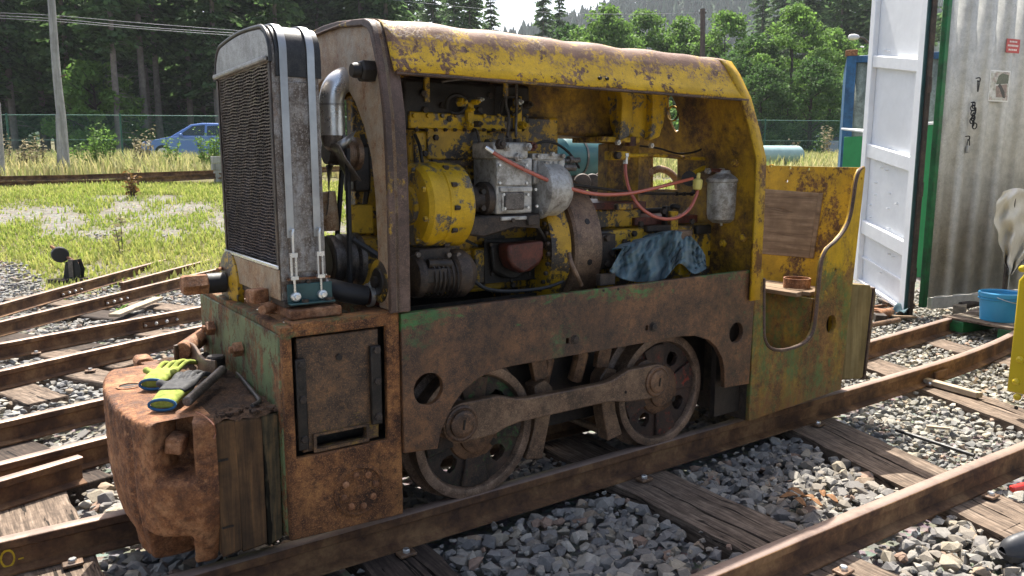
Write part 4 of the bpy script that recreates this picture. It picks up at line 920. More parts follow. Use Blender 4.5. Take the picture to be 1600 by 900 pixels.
# red oxide inspection cover and elbow
cov = lb(boxpx(757,372,836,440,-.235,-.2305), 'inspection_plate', 'dark', bevel=.008)
pts = [PY(a,b,-.2405) for a,b in ((762,378),(832,378),(834,405),(826,420),(805,434),(785,434),(766,424))]
lb(MB().prism([(p.x,p.z) for p in pts], [], XZf, -.265, -.236), 'inspection_frame', 'dark', cov, bevel=.01)
pr = [PY(a,b,-.27) for a,b in ((777,380),(834,374),(834,396),(828,410),(815,420),(798,424),(785,416),(778,402))]
lb(MB().prism([(p.x,p.z) for p in pr], [], XZf, -.35, -.266), 'oil_cover', 'redrust', cov, bevel=.03, seg=4)

# flywheel in its open housing
m, a, L, k = cylX(866,906,378,-.10,[(60,0),(118,.02),(122,.12),(122,.9),(118,1.0),(60,1.0)],56)
ca = PY(885,385,-.42); kx = mpp(890,385,-.30)
fw0 = Vector((PY(880,380,-.30).x, -.06, PY(905,385,-.30).z-.01)); R_ = .335
FLY = lb(MB().lathe(fw0,(1,0,0),[(R_*.55,.0),(R_*.97,0),(R_,.012),(R_,.15),(R_*.97,.16),(R_*.5,.16)],64), 'flywheel', 'rod')
lb(MB().lathe(fw0+Vector((-.11,0,0)),(1,0,0),[(R_*.5,0),(R_*.9,.0),(R_*.93,.02),(R_*.93,.10),(R_*.7,.105)],56), 'flywheel_housing', 'yblock')
for t in (2.2,2.75,3.3,3.9): 
    p = fw0+Vector((.08, R_*cos(t)*1.0, R_*sin(t)*1.0)); lb(MB().lathe(p-Vector((0,cos(t),sin(t)))*.004,(0,cos(t),sin(t)),[(.014,0),(.014,.006)],12), 'barring_hole', 'dark', FLY)
tubepx([(889,396,-.42),(893,412,-.45),(902,432,-.46),(908,446,-.45)], .011, 'rebar_lever', 'rod', None)
lb(boxpx(938,428,962,446,-.47,-.44), 'stop_block', 'iron', bevel=.004)

# gearbox and clutch cover behind the flywheel
GBX = lb(boxpx(935,355,1120,450,-.28,.30), 'gearbox', 'yblock', bevel=.015)
lb(boxpx(928,326,1002,356,-.22,.25), 'gearbox_top', 'yblock', GBX, bevel=.01)
lb(boxpx(915,316,1010,327,-.24,.28), 'gearbox_cover_plate', 'redrust', GBX, bevel=.003)
lb(boxpx(992,338,1090,350,-.24,.25), 'gearbox_cover_plate', 'redrust', GBX, bevel=.003)
lb(boxpx(940,366,962,420,-.34,-.2805), 'gearbox_flange', 'iron', GBX, bevel=.006)
for q in ((948,372),(955,396),(975,378),(1000,350),(1080,346),(1035,330),(948,412),(990,365)): boltpx(*q,-.345 if q[0]<965 else -.285,.016,.014,'iron',GBX)
lb(boxpx(1062,366,1078,430,-.42,-.38), 'gear_lever_post', 'yclean', bevel=.006)
lb(boxpx(1058,360,1082,376,-.43,-.37), 'gear_lever_head', 'rod', bevel=.006)
lb(boxpx(1040,322,1046,368,-.28,-.25), 'shift_fork', 'dark', bevel=.004)
lb(boxpx(1048,330,1060,362,-.30,-.26), 'shift_fork', 'ycab', bevel=.004)
tubepx([(985,330,-.2),(1040,328,-.2),(1052,322,-.22),(1062,325,-.24)], .014, 'shift_rod', 'dark', None)
tubepx([(890,288,-.33),(950,296,-.3),(1010,302,-.28),(1082,303,-.26)], .007, 'throttle_rod', 'dark', None)
for px in (1056,1068,1080): lb(MB().hexb(PY(px,303,-.27),(1,0,0),.012,.012), 'throttle_joint', 'dark')
tubepx([(976,243,-.22),(1030,243,-.22),(1075,247,-.22),(1128,249,-.22)], .010, 'cross_rod', 'ycab', None)
lb(boxpx(950,225,998,330,-.10,-.02), 'bay_partition', 'ybay_shaded', bevel=.005)
lb(MB().hexb(PY(963,243,-.26),(0,-1,0),.02,.02), 'pipe_clamp', 'iron')
lb(boxpx(955,236,985,250,-.25,-.20), 'pipe_clamp', 'ycab', bevel=.004)
tubepx([(1018,268,.1),(1030,264,.1),(1044,268,.1),(1056,280,.1),(1060,297,.1)], .02, 'bent_pipe', 'arch', None, 12)
lb(MB().lathe(PY(1080,282,-.2),(-.8,-.6,.1),[(.03,0),(.03,.10),(.038,.105),(.038,.12)],16), 'brake_valve', 'dark')
tubepx([(1070,285,-.22),(1085,270,-.22),(1110,258,-.22)], .014, 'brake_linkage', 'ycab', None)

# fuel tank hung under the hood with its strap casting
TNK = lb(boxpx(822,122,962,212,-.12,.20), 'fuel_tank', 'ybay_shaded', bevel=.02, seg=3)
m = MB(); pf = [PY(a,b,-.20) for a,b in ((966,138),(1046,142),(1046,160),(1038,200),(1024,216),(985,216),(972,200),(968,160))]
BRK = lb(MB().prism([(p.x,p.z) for p in pf], [], XZf, -.20, .1), 'tank_bracket', 'yclean', bevel=.02, seg=3)
for (x0,x1) in ((972,988),(1020,1036)):
    pr = [PY(a,b,-.24) for a,b in ((x0-4,140),(x1+4,140),(x1,152),(x1,190),(x1-6,214),(x0-6,220),(x0-2,196),(x0,156))]
    lb(MB().prism([(p.x,p.z) for p in pr], [], XZf, -.245, -.2005), 'bracket_strap', 'yclean', BRK, bevel=.006)
lb(boxpx(940,214,1000,222,-.22,.0), 'tank_foot', 'ycab', TNK, bevel=.003)
lb(MB().cyl(PY(985,214,-.2),PY(985,228,-.2),.028,n=14), 'tank_sump', 'redrust', TNK)
for q in ((964,222),(1016,227)): lb(MB().hexb(PY(*q,-.235),(0,-1,-.2),.014,.016,6,.004), 'nut', 'zinc', TNK)

# transparent fuel hoses with red fuel
_t = NT('clear_fuel_hose'); M['hose'] = _t.out((.62,.17,.11), .18, 0, None, Transmission_Weight=.35, Specular_IOR_Level=.6)
HOS = tubepx([(762,233,-.40),(790,250,-.42),(830,270,-.43),(880,291,-.43),(930,303,-.43),(975,303,-.42),(1010,297,-.40),(1050,287,-.37),(1082,279,-.34)], .0085, 'fuel_hose', 'hose', None, 10)
HS2 = tubepx([(977,254,-.24),(978,275,-.26),(985,300,-.30),(1002,325,-.34),(1028,340,-.37),(1055,341,-.37),(1076,328,-.36),(1087,308,-.35),(1090,298,-.345)], .0085, 'fuel_hose', 'hose', None, 10)
m = MB().lathe(PY(977,256,-.24),(0,0,1),[(.012,0),(.012,.03),(.016,.034),(.016,.05)],6); lb(m,'hose_union','zinc',HS2)
lb(MB().cyl(PY(758,230,-.40),PY(770,238,-.41),.011,n=10), 'hose_end', 'zinc', HOS)
M['plastic'] = plain('yellowed_plastic', (.72,.62,.16), .35, 0, .15, 20, .02)
lb(MB().lathe(PY(1089,297,-.345),(.1,0,1),[(.010,0),(.02,.004),(.024,.02),(.024,.05),(.018,.055),(.010,.058),(.009,.085)],14), 'hose_connector', 'plastic', HS2)
# fuel filter bowl
p = PY(1127,349,-.36); k = mpp(1127,310,-.36); H_ = PY(1127,282,-.36).z-p.z
FIL = lb(MB().lathe(p,(0,0,1),[(.006,-.012),(.008,0),(14*k,.004),(21*k,.022),(23*k,.05),(24*k,H_*.95),(26*k,H_*.97),(26*k,H_*1.03),(22*k,H_*1.08),(12*k,H_*1.16),(10*k,H_*1.24)],30), 'fuel_filter', 'alucast')
lb(MB().cyl(PY(1105,266,-.36),PY(1148,267,-.36),.010,n=12), 'filter_pipe', 'redrust', FIL)
for px in (1106,1128,1142): lb(MB().hexb(PY(px,267,-.36)-Vector((.008,0,0)),(1,0,0),.016,.02), 'pipe_union', 'zinc', FIL)
lb(boxpx(1136,276,1164,294,-.37,-.32), 'filter_head_lug', 'alucast', FIL, bevel=.005)
for q in ((1158,282),(1140,270)): boltpx(*q,-.375,.012,.012,'zinc',FIL)
lb(boxpx(1150,262,1176,300,-.33,-.30), 'filter_bracket', 'ycab', FIL, bevel=.004)

# ---- fan, belts, elbow pipe and hoses between radiator and arch
ea = [(520,212,-.16),(519,185,-.16),(518,160,-.16),(521,142,-.16),(529,130,-.16),(541,124,-.15),(556,124,-.13),(580,128,-.10)]
ELB = lb(MB().tube(spline([PY(*q) for q in ea],5), .047, 20), 'elbow_pipe', 'zinc', ang=60)
lb(MB().ring(PY(518,164,-.16)-Vector((0,0,.004)),PY(518,164,-.16)+Vector((0,0,.004)),.050,.046), 'pipe_seam', 'alu', ELB)
lb(MB().tube([PY(520,212,-.16),PY(520,224,-.16),PY(522,236,-.14)], [.047,.04,.02], 16), 'pipe_outlet', 'steel', ELB)
fc_ = PY(520,238,-.12); FAN = lb(MB().lathe(fc_,(1,0,0),[(.02,-.03),(.045,-.03),(.05,0),(.05,.03),(.035,.04),(.035,.09)],20), 'fan_hub', 'iron')
for (a0, lg_) in ((.1,.2),(1.9,.06),(3.45,.2),(4.9,.26)):
    d = Vector((0,cos(a0),sin(a0))); e = Vector((0,-sin(a0),cos(a0))); rows = []
    for i in range(7):
        r_ = .045+lg_*i/6; w_ = .035+.035*sin(pi*min(1,i/5.2))
        rows.append([fc_+d*r_+e*(w_*(s))+Vector((.028*s-.01,0,0)) for s in (-1,-.5,0,.5,1)])
    lb(MB().sheet(rows), 'fan_blade', 'steel', FAN, solid=.004, ang=60)
# specific blade pointing up to the near side
bt = [PY(a,b,-.26) for a,b in ((530,240),(527,222),(556,204),(548,222))]
lb(MB().sheet([[bt[0],bt[1]],[bt[3],bt[2]]]), 'fan_blade', 'alu', FAN, solid=.004)
m, a, L, k = cylX(536,560,240,-.16,[(20,0),(26,.05),(26,.3),(21,.4),(21,.55),(26,.65),(26,.95),(20,1)],28); FP = lb(m, 'fan_pulley', 'rod')
lb(MB().tube([PY(543,232,-.27),PY(544,300,-.28),PY(546,380,-.29),PY(547,446,-.29)], .011, 6), 'fan_belt', 'rubber')
lb(MB().tube([PY(536,240,-.06),PY(530,330,-.06),PY(522,430,-.06)], .011, 6), 'fan_belt', 'rubber')
m, a, L, k = cylX(512,560,408,-.14,[(26,0),(39,.01),(40,.08),(40,.2),(33,.26),(33,.36),(41,.42),(41,.58),(34,.64),(34,.74),(42,.8),(42,.96),(36,1)],36)
CRP = lb(m, 'crank_pulley', 'steel'); lb(MB().ring(a+Vector((-.004,0,0)),a+Vector((.0,0,0)),38*k,27*k,30), 'pulley_rim', 'iron', CRP); lb(MB().lathe(a+Vector((-.006,0,0)),(1,0,0),[(27*k,0),(26*k,.003)],24), 'pulley_recess', 'dark', CRP)
lb(MB().tube([PY(552,374,-.30),PY(580,392,-.34),PY(604,408,-.40)], .012, 6), 'generator_belt', 'rubber')
lb(MB().tube(spline([PY(a,b,y) for a,b,y in ((498,448,-.30),(520,452,-.34),(545,458,-.36),(572,462,-.37))],6), .038, 16), 'water_hose', 'rubber', ang=60)
for (px,py) in ((505,449),(577,461)):
    p = PY(px,py,-.33 if px<540 else -.37); lb(MB().ring(p-Vector((.008,0,0)),p+Vector((.008,0,0)),.044,.038), 'hose_clamp', 'zinc')
    lb(MB().hexb(p+Vector((0,-.01,.045)),(0,-1,0),.009,.02), 'clamp_screw', 'zinc')
lb(MB().cyl(PY(575,462,-.37),PY(600,466,-.37),.034,n=14), 'hose_stub', 'redrust')
lb(MB().tube(spline([PY(a,b,-.05) for a,b in ((480,440),(500,436),(516,434))],5), .03, 12), 'water_hose', 'rubber')
lb(boxpx(556,150,622,470,.02,.10), 'timing_cover', 'yblock', bevel=.012)
lb(boxpx(548,320,584,366,-.14,-.10), 'cover_plate', 'ycab', bevel=.006)
lb(boxpx(545,372,622,470,-.12,.02), 'sump_front', 'yblock', bevel=.01)
lb(boxpx(553,226,580,300,-.10,.02), 'water_pump', 'dark', bevel=.012)
tubepx([(510,300,-.10),(514,330,-.10),(516,360,-.10)], [.03]*13 if False else .035, 'fan_bracket', 'arch', None, 12)

# ---- clutter that fills the bay: ribs, studs, small pipes, wiring
r = random.Random(21)
for px in range(664,764,16): lb(boxpx(px,254,px+3,300,-.182,-.1705), 'cast_rib', 'yblock', ENG, bevel=.003)
for px in range(650,830,15): lb(MB().hexb(PY(px,201+((px*7)%3),-.215),(0,-1,0),.008,.012,6,.006), 'head_stud', 'iron', HEAD)
for px in range(646,826,22): lb(MB().hexb(PY(px,181,-.2155),(0,-1,0),.009,.012), 'flange_bolt', 'yclean', ENG)
for k in range(12):
    t = k*pi/6; a_ = PY(676,322,-.33); kk = mpp(676,322,-.33); lb(MB().hexb(a_+Vector((0,69*kk*cos(t),69*kk*sin(t))),(1,0,0),.010,.022), 'rim_bolt', 'iron', DRU)
for px in range(664,712,7): lb(MB().lathe(PY(px,433,-.40),(1,0,0),[(.0795,0),(.083,.002),(.083,.007),(.0795,.009)],24,cap=False), 'cooling_rib', 'dark', STA)
for (pts,rr,mt,nm) in (([(648,210,-.22),(656,230,-.25),(660,255,-.27),(664,275,-.29)],.007,'dark','oil_pipe'),([(745,204,-.22),(752,230,-.26),(762,260,-.27),(772,285,-.30)],.006,'steel','fuel_pipe'),([(826,232,-.36),(845,222,-.33),(868,224,-.30),(890,240,-.26),(905,262,-.22)],.006,'rubber','wiring'),([(700,388,-.42),(690,372,-.40),(700,360,-.38),(722,372,-.36),(745,384,-.30)],.006,'rubber','starter_cable'),([(742,440,-.42),(762,452,-.42),(800,455,-.40),(850,450,-.38),(880,440,-.40)],.008,'rubber','starter_cable'),([(836,350,-.34),(850,372,-.32),(858,400,-.30),(860,430,-.28)],.009,'dark','drain_pipe'),([(1000,228,-.22),(1030,232,-.2),(1060,240,-.18),(1090,236,-.2),(1110,222,-.24)],.005,'dark','wiring'),([(1128,266,-.34),(1140,250,-.30),(1150,230,-.27),(1155,190,-.25)],.006,'dark','wiring'),([(690,128,-.21),(720,124,-.22),(760,126,-.22),(800,130,-.22)],.005,'steel','leak_off_pipe'),([(566,210,-.05),(572,240,-.06),(575,280,-.06),(570,320,-.05)],.012,'dark','water_pipe')):
    tubepx(pts, rr, nm, mt, None)
for q in ((700,352,-.405),(730,356,-.405),(800,344,-.405),(824,344,-.405)): boltpx(*q,.010,.012,'iron',None)
for q in ((766,382),(830,384),(826,428),(768,428),(798,438)): boltpx(*q,-.266,.009,.010,'iron',cov)
lb(boxpx(826,336,842,352,-.42,-.38), 'pump_clamp', 'iron', bevel=.003)
lb(boxpx(784,338,830,344,-.41,-.38), 'pump_foot', 'alucast', PMP, bevel=.003)
for k in range(5): lb(boxpx(841+8*k,252,844+8*k,284,-.376,-.3705), 'governor_rib', 'alucast', GOV, bevel=.002)
for k in range(14):
    t = pi*.55+k*.16; p = fw0+Vector((-.09, R_*.84*cos(t), R_*.84*sin(t))); lb(MB().hexb(p+Vector((-.02,0,0)),(-1,0,0),.010,.014), 'housing_bolt', 'iron', FLY)
for (x0,y0,x1,y1) in ((965,318,990,328),(1012,352,1048,362),(1090,352,1112,366),(968,392,990,410)): lb(boxpx(x0,y0,x1,y1,-.31,-.2805), 'gearbox_boss', r.choice(('yblock','iron','dark')), GBX, bevel=.006)
for (px,py) in ((1108,180),(1098,215),(1120,330),(1108,395),(1085,300)): lb(MB().hexb(PX(px,py,rx(1.3)-.06),(-1,0,0),.014,.012), 'bolt', 'iron', BUL)
lb(boxpx(1068,250,1100,300,-.05,.0), 'valve_block', 'ybay_shaded', bevel=.006)

# ================================================================== loose things on the locomotive
def remesh(o, vox, smooth=6):
    m = o.modifiers.new('skin','REMESH'); m.mode = 'VOXEL'; m.voxel_size = vox; m.use_smooth_shade = True
    s = o.modifiers.new('relax','SMOOTH'); s.iterations = smooth; s.factor = .5; return o
M['neon'] = plain('neon_knit', (.31,.37,.06), .95, 0, .5, 50, .6)
M['glovepalm'] = plain('black_latex_palm', (.028,.028,.030), .75, 0, .3, 70, .5)
M['trim'] = plain('blue_knit_trim', (.03,.11,.22), .9, 0, .2, 60, .3)
def glove(cuff, palm, tip, spread, label, curl=.0, black=True, seed=0):
    cuff, palm, tip = Vector(cuff), Vector(palm), Vector(tip); r = random.Random(seed)
    d = (palm-cuff).normalized(); s = Vector((-d.y, d.x, 0)).normalized()
    G = empty('work_glove', (cuff.x, cuff.y, .55), label, 'glove', 'pair of work gloves on the buffer')
    def fingers(m, k, z0, tips=True):
        for i in range(4):
            o = (i-1.5)*.025; base = palm+s*o+d*.03; t2 = tip+s*(o*spread)+d*(-.012*abs(i-1.4)); mid = (base+t2)/2+Vector((0,0,.016+.006*r.random()))
            m.tube(spline([base, mid, t2],4), [.0105*k]*8+[.007*k], 8)
        th = palm+s*.035*(1)-d*.01; m.tube(spline([th-s*.01, th+s*.03+d*.02+Vector((0,0,.01)), th+s*.045+d*.05],4), [.014*k]*8+[.009*k], 8)
    r = random.Random(seed); m = MB(); w = [(.030,.016),(.036,.02),(.041,.02),(.043,.018)]
    for o in (-.024,-.012,0,.012,.024):
        m.tube([cuff+s*o*1.05, (cuff+palm)/2+s*o*1.25+Vector((0,0,.006)), palm+s*o*1.35, palm+d*.035+s*o*1.4], [.017,.017,.017,.014], 10)
    fingers(m, 1.0, 0); m.v = [(x-cuff.x, y-cuff.y, z-.55) for x,y,z in m.v]
    b = m.build('knit_body', M['neon'], G); remesh(b, .0045)
    if black:
        r = random.Random(seed); m = MB()
        for o in (-.026,-.012,0,.012,.026):
            m.tube([(cuff+palm)/2+s*o*1.25+Vector((0,0,.012)), palm+s*o*1.35+Vector((0,0,.005)), palm+d*.04+s*o*1.4+Vector((0,0,.003))], [.014,.018,.015], 10)
        fingers(m, 1.12, 0); m.v = [(x-cuff.x, y-cuff.y, z-.55+.002) for x,y,z in m.v]
        b = m.build('palm_coating', M['glovepalm'], G); remesh(b, .0045)
    m = MB(); N = 18; P = [cuff-d*.004+s*(.044*cos(2*pi*k/N))+Vector((0,0,.0185*sin(2*pi*k/N))) for k in range(N+1)]
    m.tube(P, .005, 6, cap=False); m.v = [(x-cuff.x, y-cuff.y, z-.55) for x,y,z in m.v]; m.build('cuff_trim', M['trim'], G)
    return G
def Z55(a, b, z=.572): return PZ(a, b, z)
glove(Z55(254,632), Z55(280,606,.585), Z55(312,584,.59), 1.25, 'black palmed neon glove with its blue cuff towards the square bolt', seed=1)
glove(Z55(238,600), Z55(256,584,.58), Z55(291,566,.58), 1.5, 'neon yellow glove half under its partner beside the pin hole', black=False, seed=2)
# crank handle lying on the buffer
CH = empty('crank_handle', Z55(345,578,.56), 'dark steel crank handle with a flat arm and a rusty hub', 'crank handle')
def ch(m, name, mat, **k):
    c = CH.location; m.v = [(x-c.x,y-c.y,z-c.z) for x,y,z in m.v]; return m.build(name, M[mat], CH, **k)
a, b = Z55(345,580,.60), Z55(292,628,.578)
ch(MB().ccyl(a+(a-b).normalized()*.02, b, .017, 18, .003), 'grip_bar', 'steel')
u0, u1 = Z55(284,549,.605), Z55(325,520,.605)
ch(MB().ccyl(u0, u1, .036, 20, .004), 'hub', 'cast')
q = [Z55(272,552,.60), Z55(300,548,.60), Z55(318,572,.60), Z55(338,577,.60)]
rows = [[p+Vector((0,0,-.034)), p+Vector((0,0,.034))] for p in spline(q, 6)]
ch(MB().sheet(rows), 'flat_arm', 'rod', solid=.012, bevel=.003)
ch(MB().lathe(Z55(338,577,.565),(0,0,1),[(.03,0),(.036,.006),(.036,.05),(.03,.056)],20), 'arm_boss', 'iron')
o = MB().tube(spline([Z55(371,582,.556), Z55(388,603,.556), Z55(402,620,.556), Z55(405,627,.556), Z55(394,634,.556)],5), .0075, 10).build('bent_rod', M['steel'], None, ang=60); tag(o, 'thin bent steel rod lying on the dirt of the buffer', 'rod')
M['copper'] = plain('copper_wire', (.45,.2,.12), .4, .6, .2, 30, .05)
o = MB().tube(spline([Z55(306,644,.558), Z55(322,652,.556), PZ(334,664,.548), PY(337,676,-.485), PY(334,686,-.487)],5), .0022, 6).build('copper_wire', M['copper'], None, ang=60); tag(o, 'short reddish wire hanging over the edge of the buffer timber', 'wire')

# blue rag over the gear lever
M['rag'] = None
_t = NT('blue_rag'); _v = _t.vec(); _n = _t.noise(_v, 5, 5, .6); _n2 = _t.noise(_v, 300, 2, .5)
_c = _t.ramp(_n, [(.30,(.05,.078,.086)),(.40,(.085,.135,.15)),(.7,(.095,.15,.165))])
M['rag'] = _t.out(_c, .92, 0, _t.bump(_t.math('ADD',_n2,_t.math('MULTIPLY',_n,2.0)), .35, .003), Specular_IOR_Level=.15, Sheen_Weight=.2)
topl = [(972,388),(988,380),(1008,374),(1030,366),(1050,360),(1068,362),(1084,372),(1096,388),(1102,400)]
botl = [(952,424),(968,434),(990,440),(1014,440),(1038,436),(1052,420),(1064,412),(1084,428),(1104,420)]
tp3 = spline([Vector((a,b,0)) for a,b in topl],7); bt3 = spline([Vector((a,b,0)) for a,b in botl],7); rows = []
rr = random.Random(4)
for i in range(len(tp3)):
    row = []
    for k in range(40):
        f = k/39; px = tp3[i].x*(1-f)+bt3[i].x*f; py = tp3[i].y*(1-f)+bt3[i].y*f
        y = -.40 - .06*f - .030*sin(i*.62+f*2.6+1.2*sin(f*5))*(.3+f) - .014*sin(i*.31-f*7) - .012*sin(i*1.3+f*11+2*sin(i*.4)) - .010*sin(i*1.9-f*13+1.5*sin(f*6)) - .006*sin(f*26+i*.8)
        if px > 1052 and px < 1086: y += .02 - .05
        row.append(PY(px, py, y))
    rows.append(row)
# fold the top back over the gearbox
back = [[p + Vector((.01*sin(i),.10,-.02+.012*sin(i*.9))) for p in r[:1]][0] for i, r in enumerate(rows)]
back2 = [p + Vector((0,.10,-.05)) for p in back]
rows = [[back2[i], back[i]] + rows[i] for i in range(len(rows))]
o = MB().sheet(rows).build('cloth_rag', M['rag'], None, solid=.003, ang=180, sub=1); tag(o, 'crumpled blue grey rag thrown over the gear lever in the engine bay', 'rag')

# ================================================================== container with its open door, things around it
def thing_mb(root, m, name, mat, parent=None, **k):
    c = root.location; m.v = [(x-c.x,y-c.y,z-c.z) for x,y,z in m.v]; o = m.build(name, M[mat] if isinstance(mat,str) else mat, None, **k); o.parent = parent or root; return o
M['cwall'] = rusty('container_grey_wall', ((.34,.325,.28),(.48,.465,.41),(.58,.565,.51)), [((.60,.59,.54), .6, 1.2, (1,1,.3), .1)], .7, bump=.1, stain=.25)
M['cwhite'] = plain('white_door_paint', (.78,.80,.82), .45, 0, .12, 7, .1)
M['cgreen'] = rusty('green_frame_paint', ((.02,.05,.025),(.03,.10,.04),(.05,.14,.06)), [((.015,.17,.05), .6, 5, O3, .05)], .5)
M['seal'] = plain('door_seal', (.025,.03,.028), .6, 0, .4, 20, .2)
M['cblue'] = rusty('blue_container_paint', ((.06,.04,.03),(.04,.06,.09),(.05,.08,.12)), [((.03,.12,.26), .75, 2, (1,1,.5), .05)], .6)
M['brightgreen'] = plain('bright_green_box', (.01,.23,.06), .45, 0, .2, 8, .05)
M['white'] = plain('white_paint', (.75,.75,.73), .5, 0, .15, 10, .05)
hz = .06                                                    # floor level of the container
C0 = PZ(1440, 490, -.1); wd = Vector((.978,-.208,0)).normalized(); wn = Vector((wd.y,-wd.x,0))   # wall runs along wd, its inside faces wn
CON = empty('shipping_container', (C0.x, C0.y, -.2), 'open shipping container with grey corrugated wall and green door frame', 'container')
def cp(a, n, z): return C0 + wd*a + wn*n + Vector((0,0,z-C0.z))
H_, Lc, Wc = 3.25, 6.0, 2.40
pr = []; a = .062
while a < Lc:
    pr += [(a,0),(a+.09,0),(a+.14,-.036),(a+.23,-.036),(a+.28,0)]; a += .28
rows = [[cp(x, n, z) for x, n in pr] for z in (hz, hz+H_)]
thing_mb(CON, MB().sheet(rows), 'corrugated_wall', 'cwall', solid=.003, ang=20)
rows = [[cp(x, Wc-n, z) for x, n in pr] for z in (hz, hz+H_)]
thing_mb(CON, MB().sheet(rows), 'corrugated_wall', 'cwall', solid=.003, ang=20)
thing_mb(CON, MB().add([cp(Lc,0,hz),cp(Lc,Wc,hz),cp(Lc,Wc,hz+H_),cp(Lc,0,hz+H_)],[(0,1,2,3)]), 'end_wall', 'cwall', solid=.01)
def bar(a0,a1,n0,n1,z0,z1): 
    vs = [cp(a,n,z) for a in (a0,a1) for n in (n0,n1) for z in (z0,z1)]; return MB().add(vs, [(0,1,3,2),(4,6,7,5),(0,4,5,1),(2,3,7,6),(0,2,6,4),(1,5,7,3)])
thing_mb(CON, bar(.0,.06,-.05,.012,hz-.1,hz+H_+.1), 'corner_post', 'cgreen', bevel=.01)
thing_mb(CON, bar(-.02,.11,Wc-.03,Wc+.06,hz-.1,hz+H_+.1), 'corner_post', 'cgreen', bevel=.01)
thing_mb(CON, bar(.12,Lc,-.04,.015,hz-.12,hz-.003), 'bottom_rail', 'cwall', bevel=.005)
# things on the wall
SIGN = None
def onwall(px, py, n=.012):                                # point where a pixel's ray meets the wall plane
    d = ray(px,py); t = ((C0-CAM).dot(wn)+n)/d.dot(wn); return CAM + d*t
def wall_rect(x0,y0,x1,y1,n,th):
    P = [onwall(x0,y0,n), onwall(x1,y0,n), onwall(x1,y1,n), onwall(x0,y1,n)]; a0 = (P[0]-C0).dot(wd); a1 = (P[1]-C0).dot(wd); z1 = (P[0].z+P[1].z)/2; z0 = (P[2].z+P[3].z)/2
    return bar(a0,a1,n,n+th,z0,z1), a0, a1, z0, z1
M['signred'] = plain('red_sign', (.42,.03,.025), .4, 0, .15, 10, .03); M['signtxt'] = plain('sign_lettering', (.75,.7,.66), .5, 0, .2, 20, 0)
b_, a0, a1, z0, z1 = wall_rect(1573,61,1594,83,.004,.004)
SG = empty('red_sign', cp((a0+a1)/2,.004,z0), 'small red sign with white lettering on the container wall', 'sign')
thing_mb(SG, b_, 'sign_plate', 'signred', bevel=.001)
for i,(f0,f1,w0,w1) in enumerate(((.74,.86,.22,.8),(.45,.58,.1,.9),(.16,.28,.18,.82))):
    L_ = a1-a0; nseg = 5 if i != 1 else 8
    for k in range(nseg):
        s0 = a0+L_*(w0+(w1-w0)*k/nseg); s1 = s0+L_*(w1-w0)/nseg*.7
        thing_mb(SG, bar(s0,s1,.0082,.0092,z0+(z1-z0)*f0,z0+(z1-z0)*f1), 'letter', 'signtxt')
_t = NT('poster_print'); _v = _t.vec(rnd=False); _n = _t.noise(_v, 9, 4, .6); _n2 = _t.noise(_v, 30, 3, .6)
M['poster'] = _t.out(_t.mix(.5,_t.ramp(_n, [(.4,(.62,.62,.60)),(.5,(.25,.26,.18)),(.58,(.34,.22,.18)),(.66,(.04,.04,.04))]),_t.ramp(_n2,[(.35,(.2,.2,.19)),(.65,(.6,.6,.58))])), .35)
b_, a0, a1, z0, z1 = wall_rect(1549,112,1578,157,.006,.002)
PO = empty('poster', cp((a0+a1)/2,.006,z0), 'creased photo poster pinned to the container wall below the red sign', 'poster')
thing_mb(PO, b_, 'print', 'poster')
M['pgreen'] = plain('print_green', (.09,.11,.07), .4, 0, .5, 60, 0); M['pbrown'] = plain('print_brown', (.28,.2,.17), .4, 0, .5, 70, 0); M['pblack'] = plain('print_black', (.02,.02,.02), .4, 0, .3, 60, 0)
_L, _H = a1-a0, z1-z0
def pp_(pts, n, mt): thing_mb(PO, MB().add([cp(a0+_L*u,n,z0+_H*v) for u,v in pts],[tuple(range(len(pts)))]), 'printed_shape', mt)
pp_([(.3,.55),(.95,.6),(.95,.9),(.6,.95),(.4,.85)], .0086, 'pgreen'); pp_([(.35,.1),(.9,.12),(.9,.58),(.3,.5)], .0089, 'pbrown'); pp_([(.4,.5),(.5,.42),(.72,.1),(.85,.08),(.8,.3),(.62,.5),(.5,.6)], .0092, 'pblack')
thing_mb(PO, bar(a0-.012,a1+.012,.0035,.0055,z0-.012,z1+.012), 'white_border', 'white')
M['ink'] = plain('dark_metal_hook', (.03,.03,.03), .5, .5, .3, 20, .1)
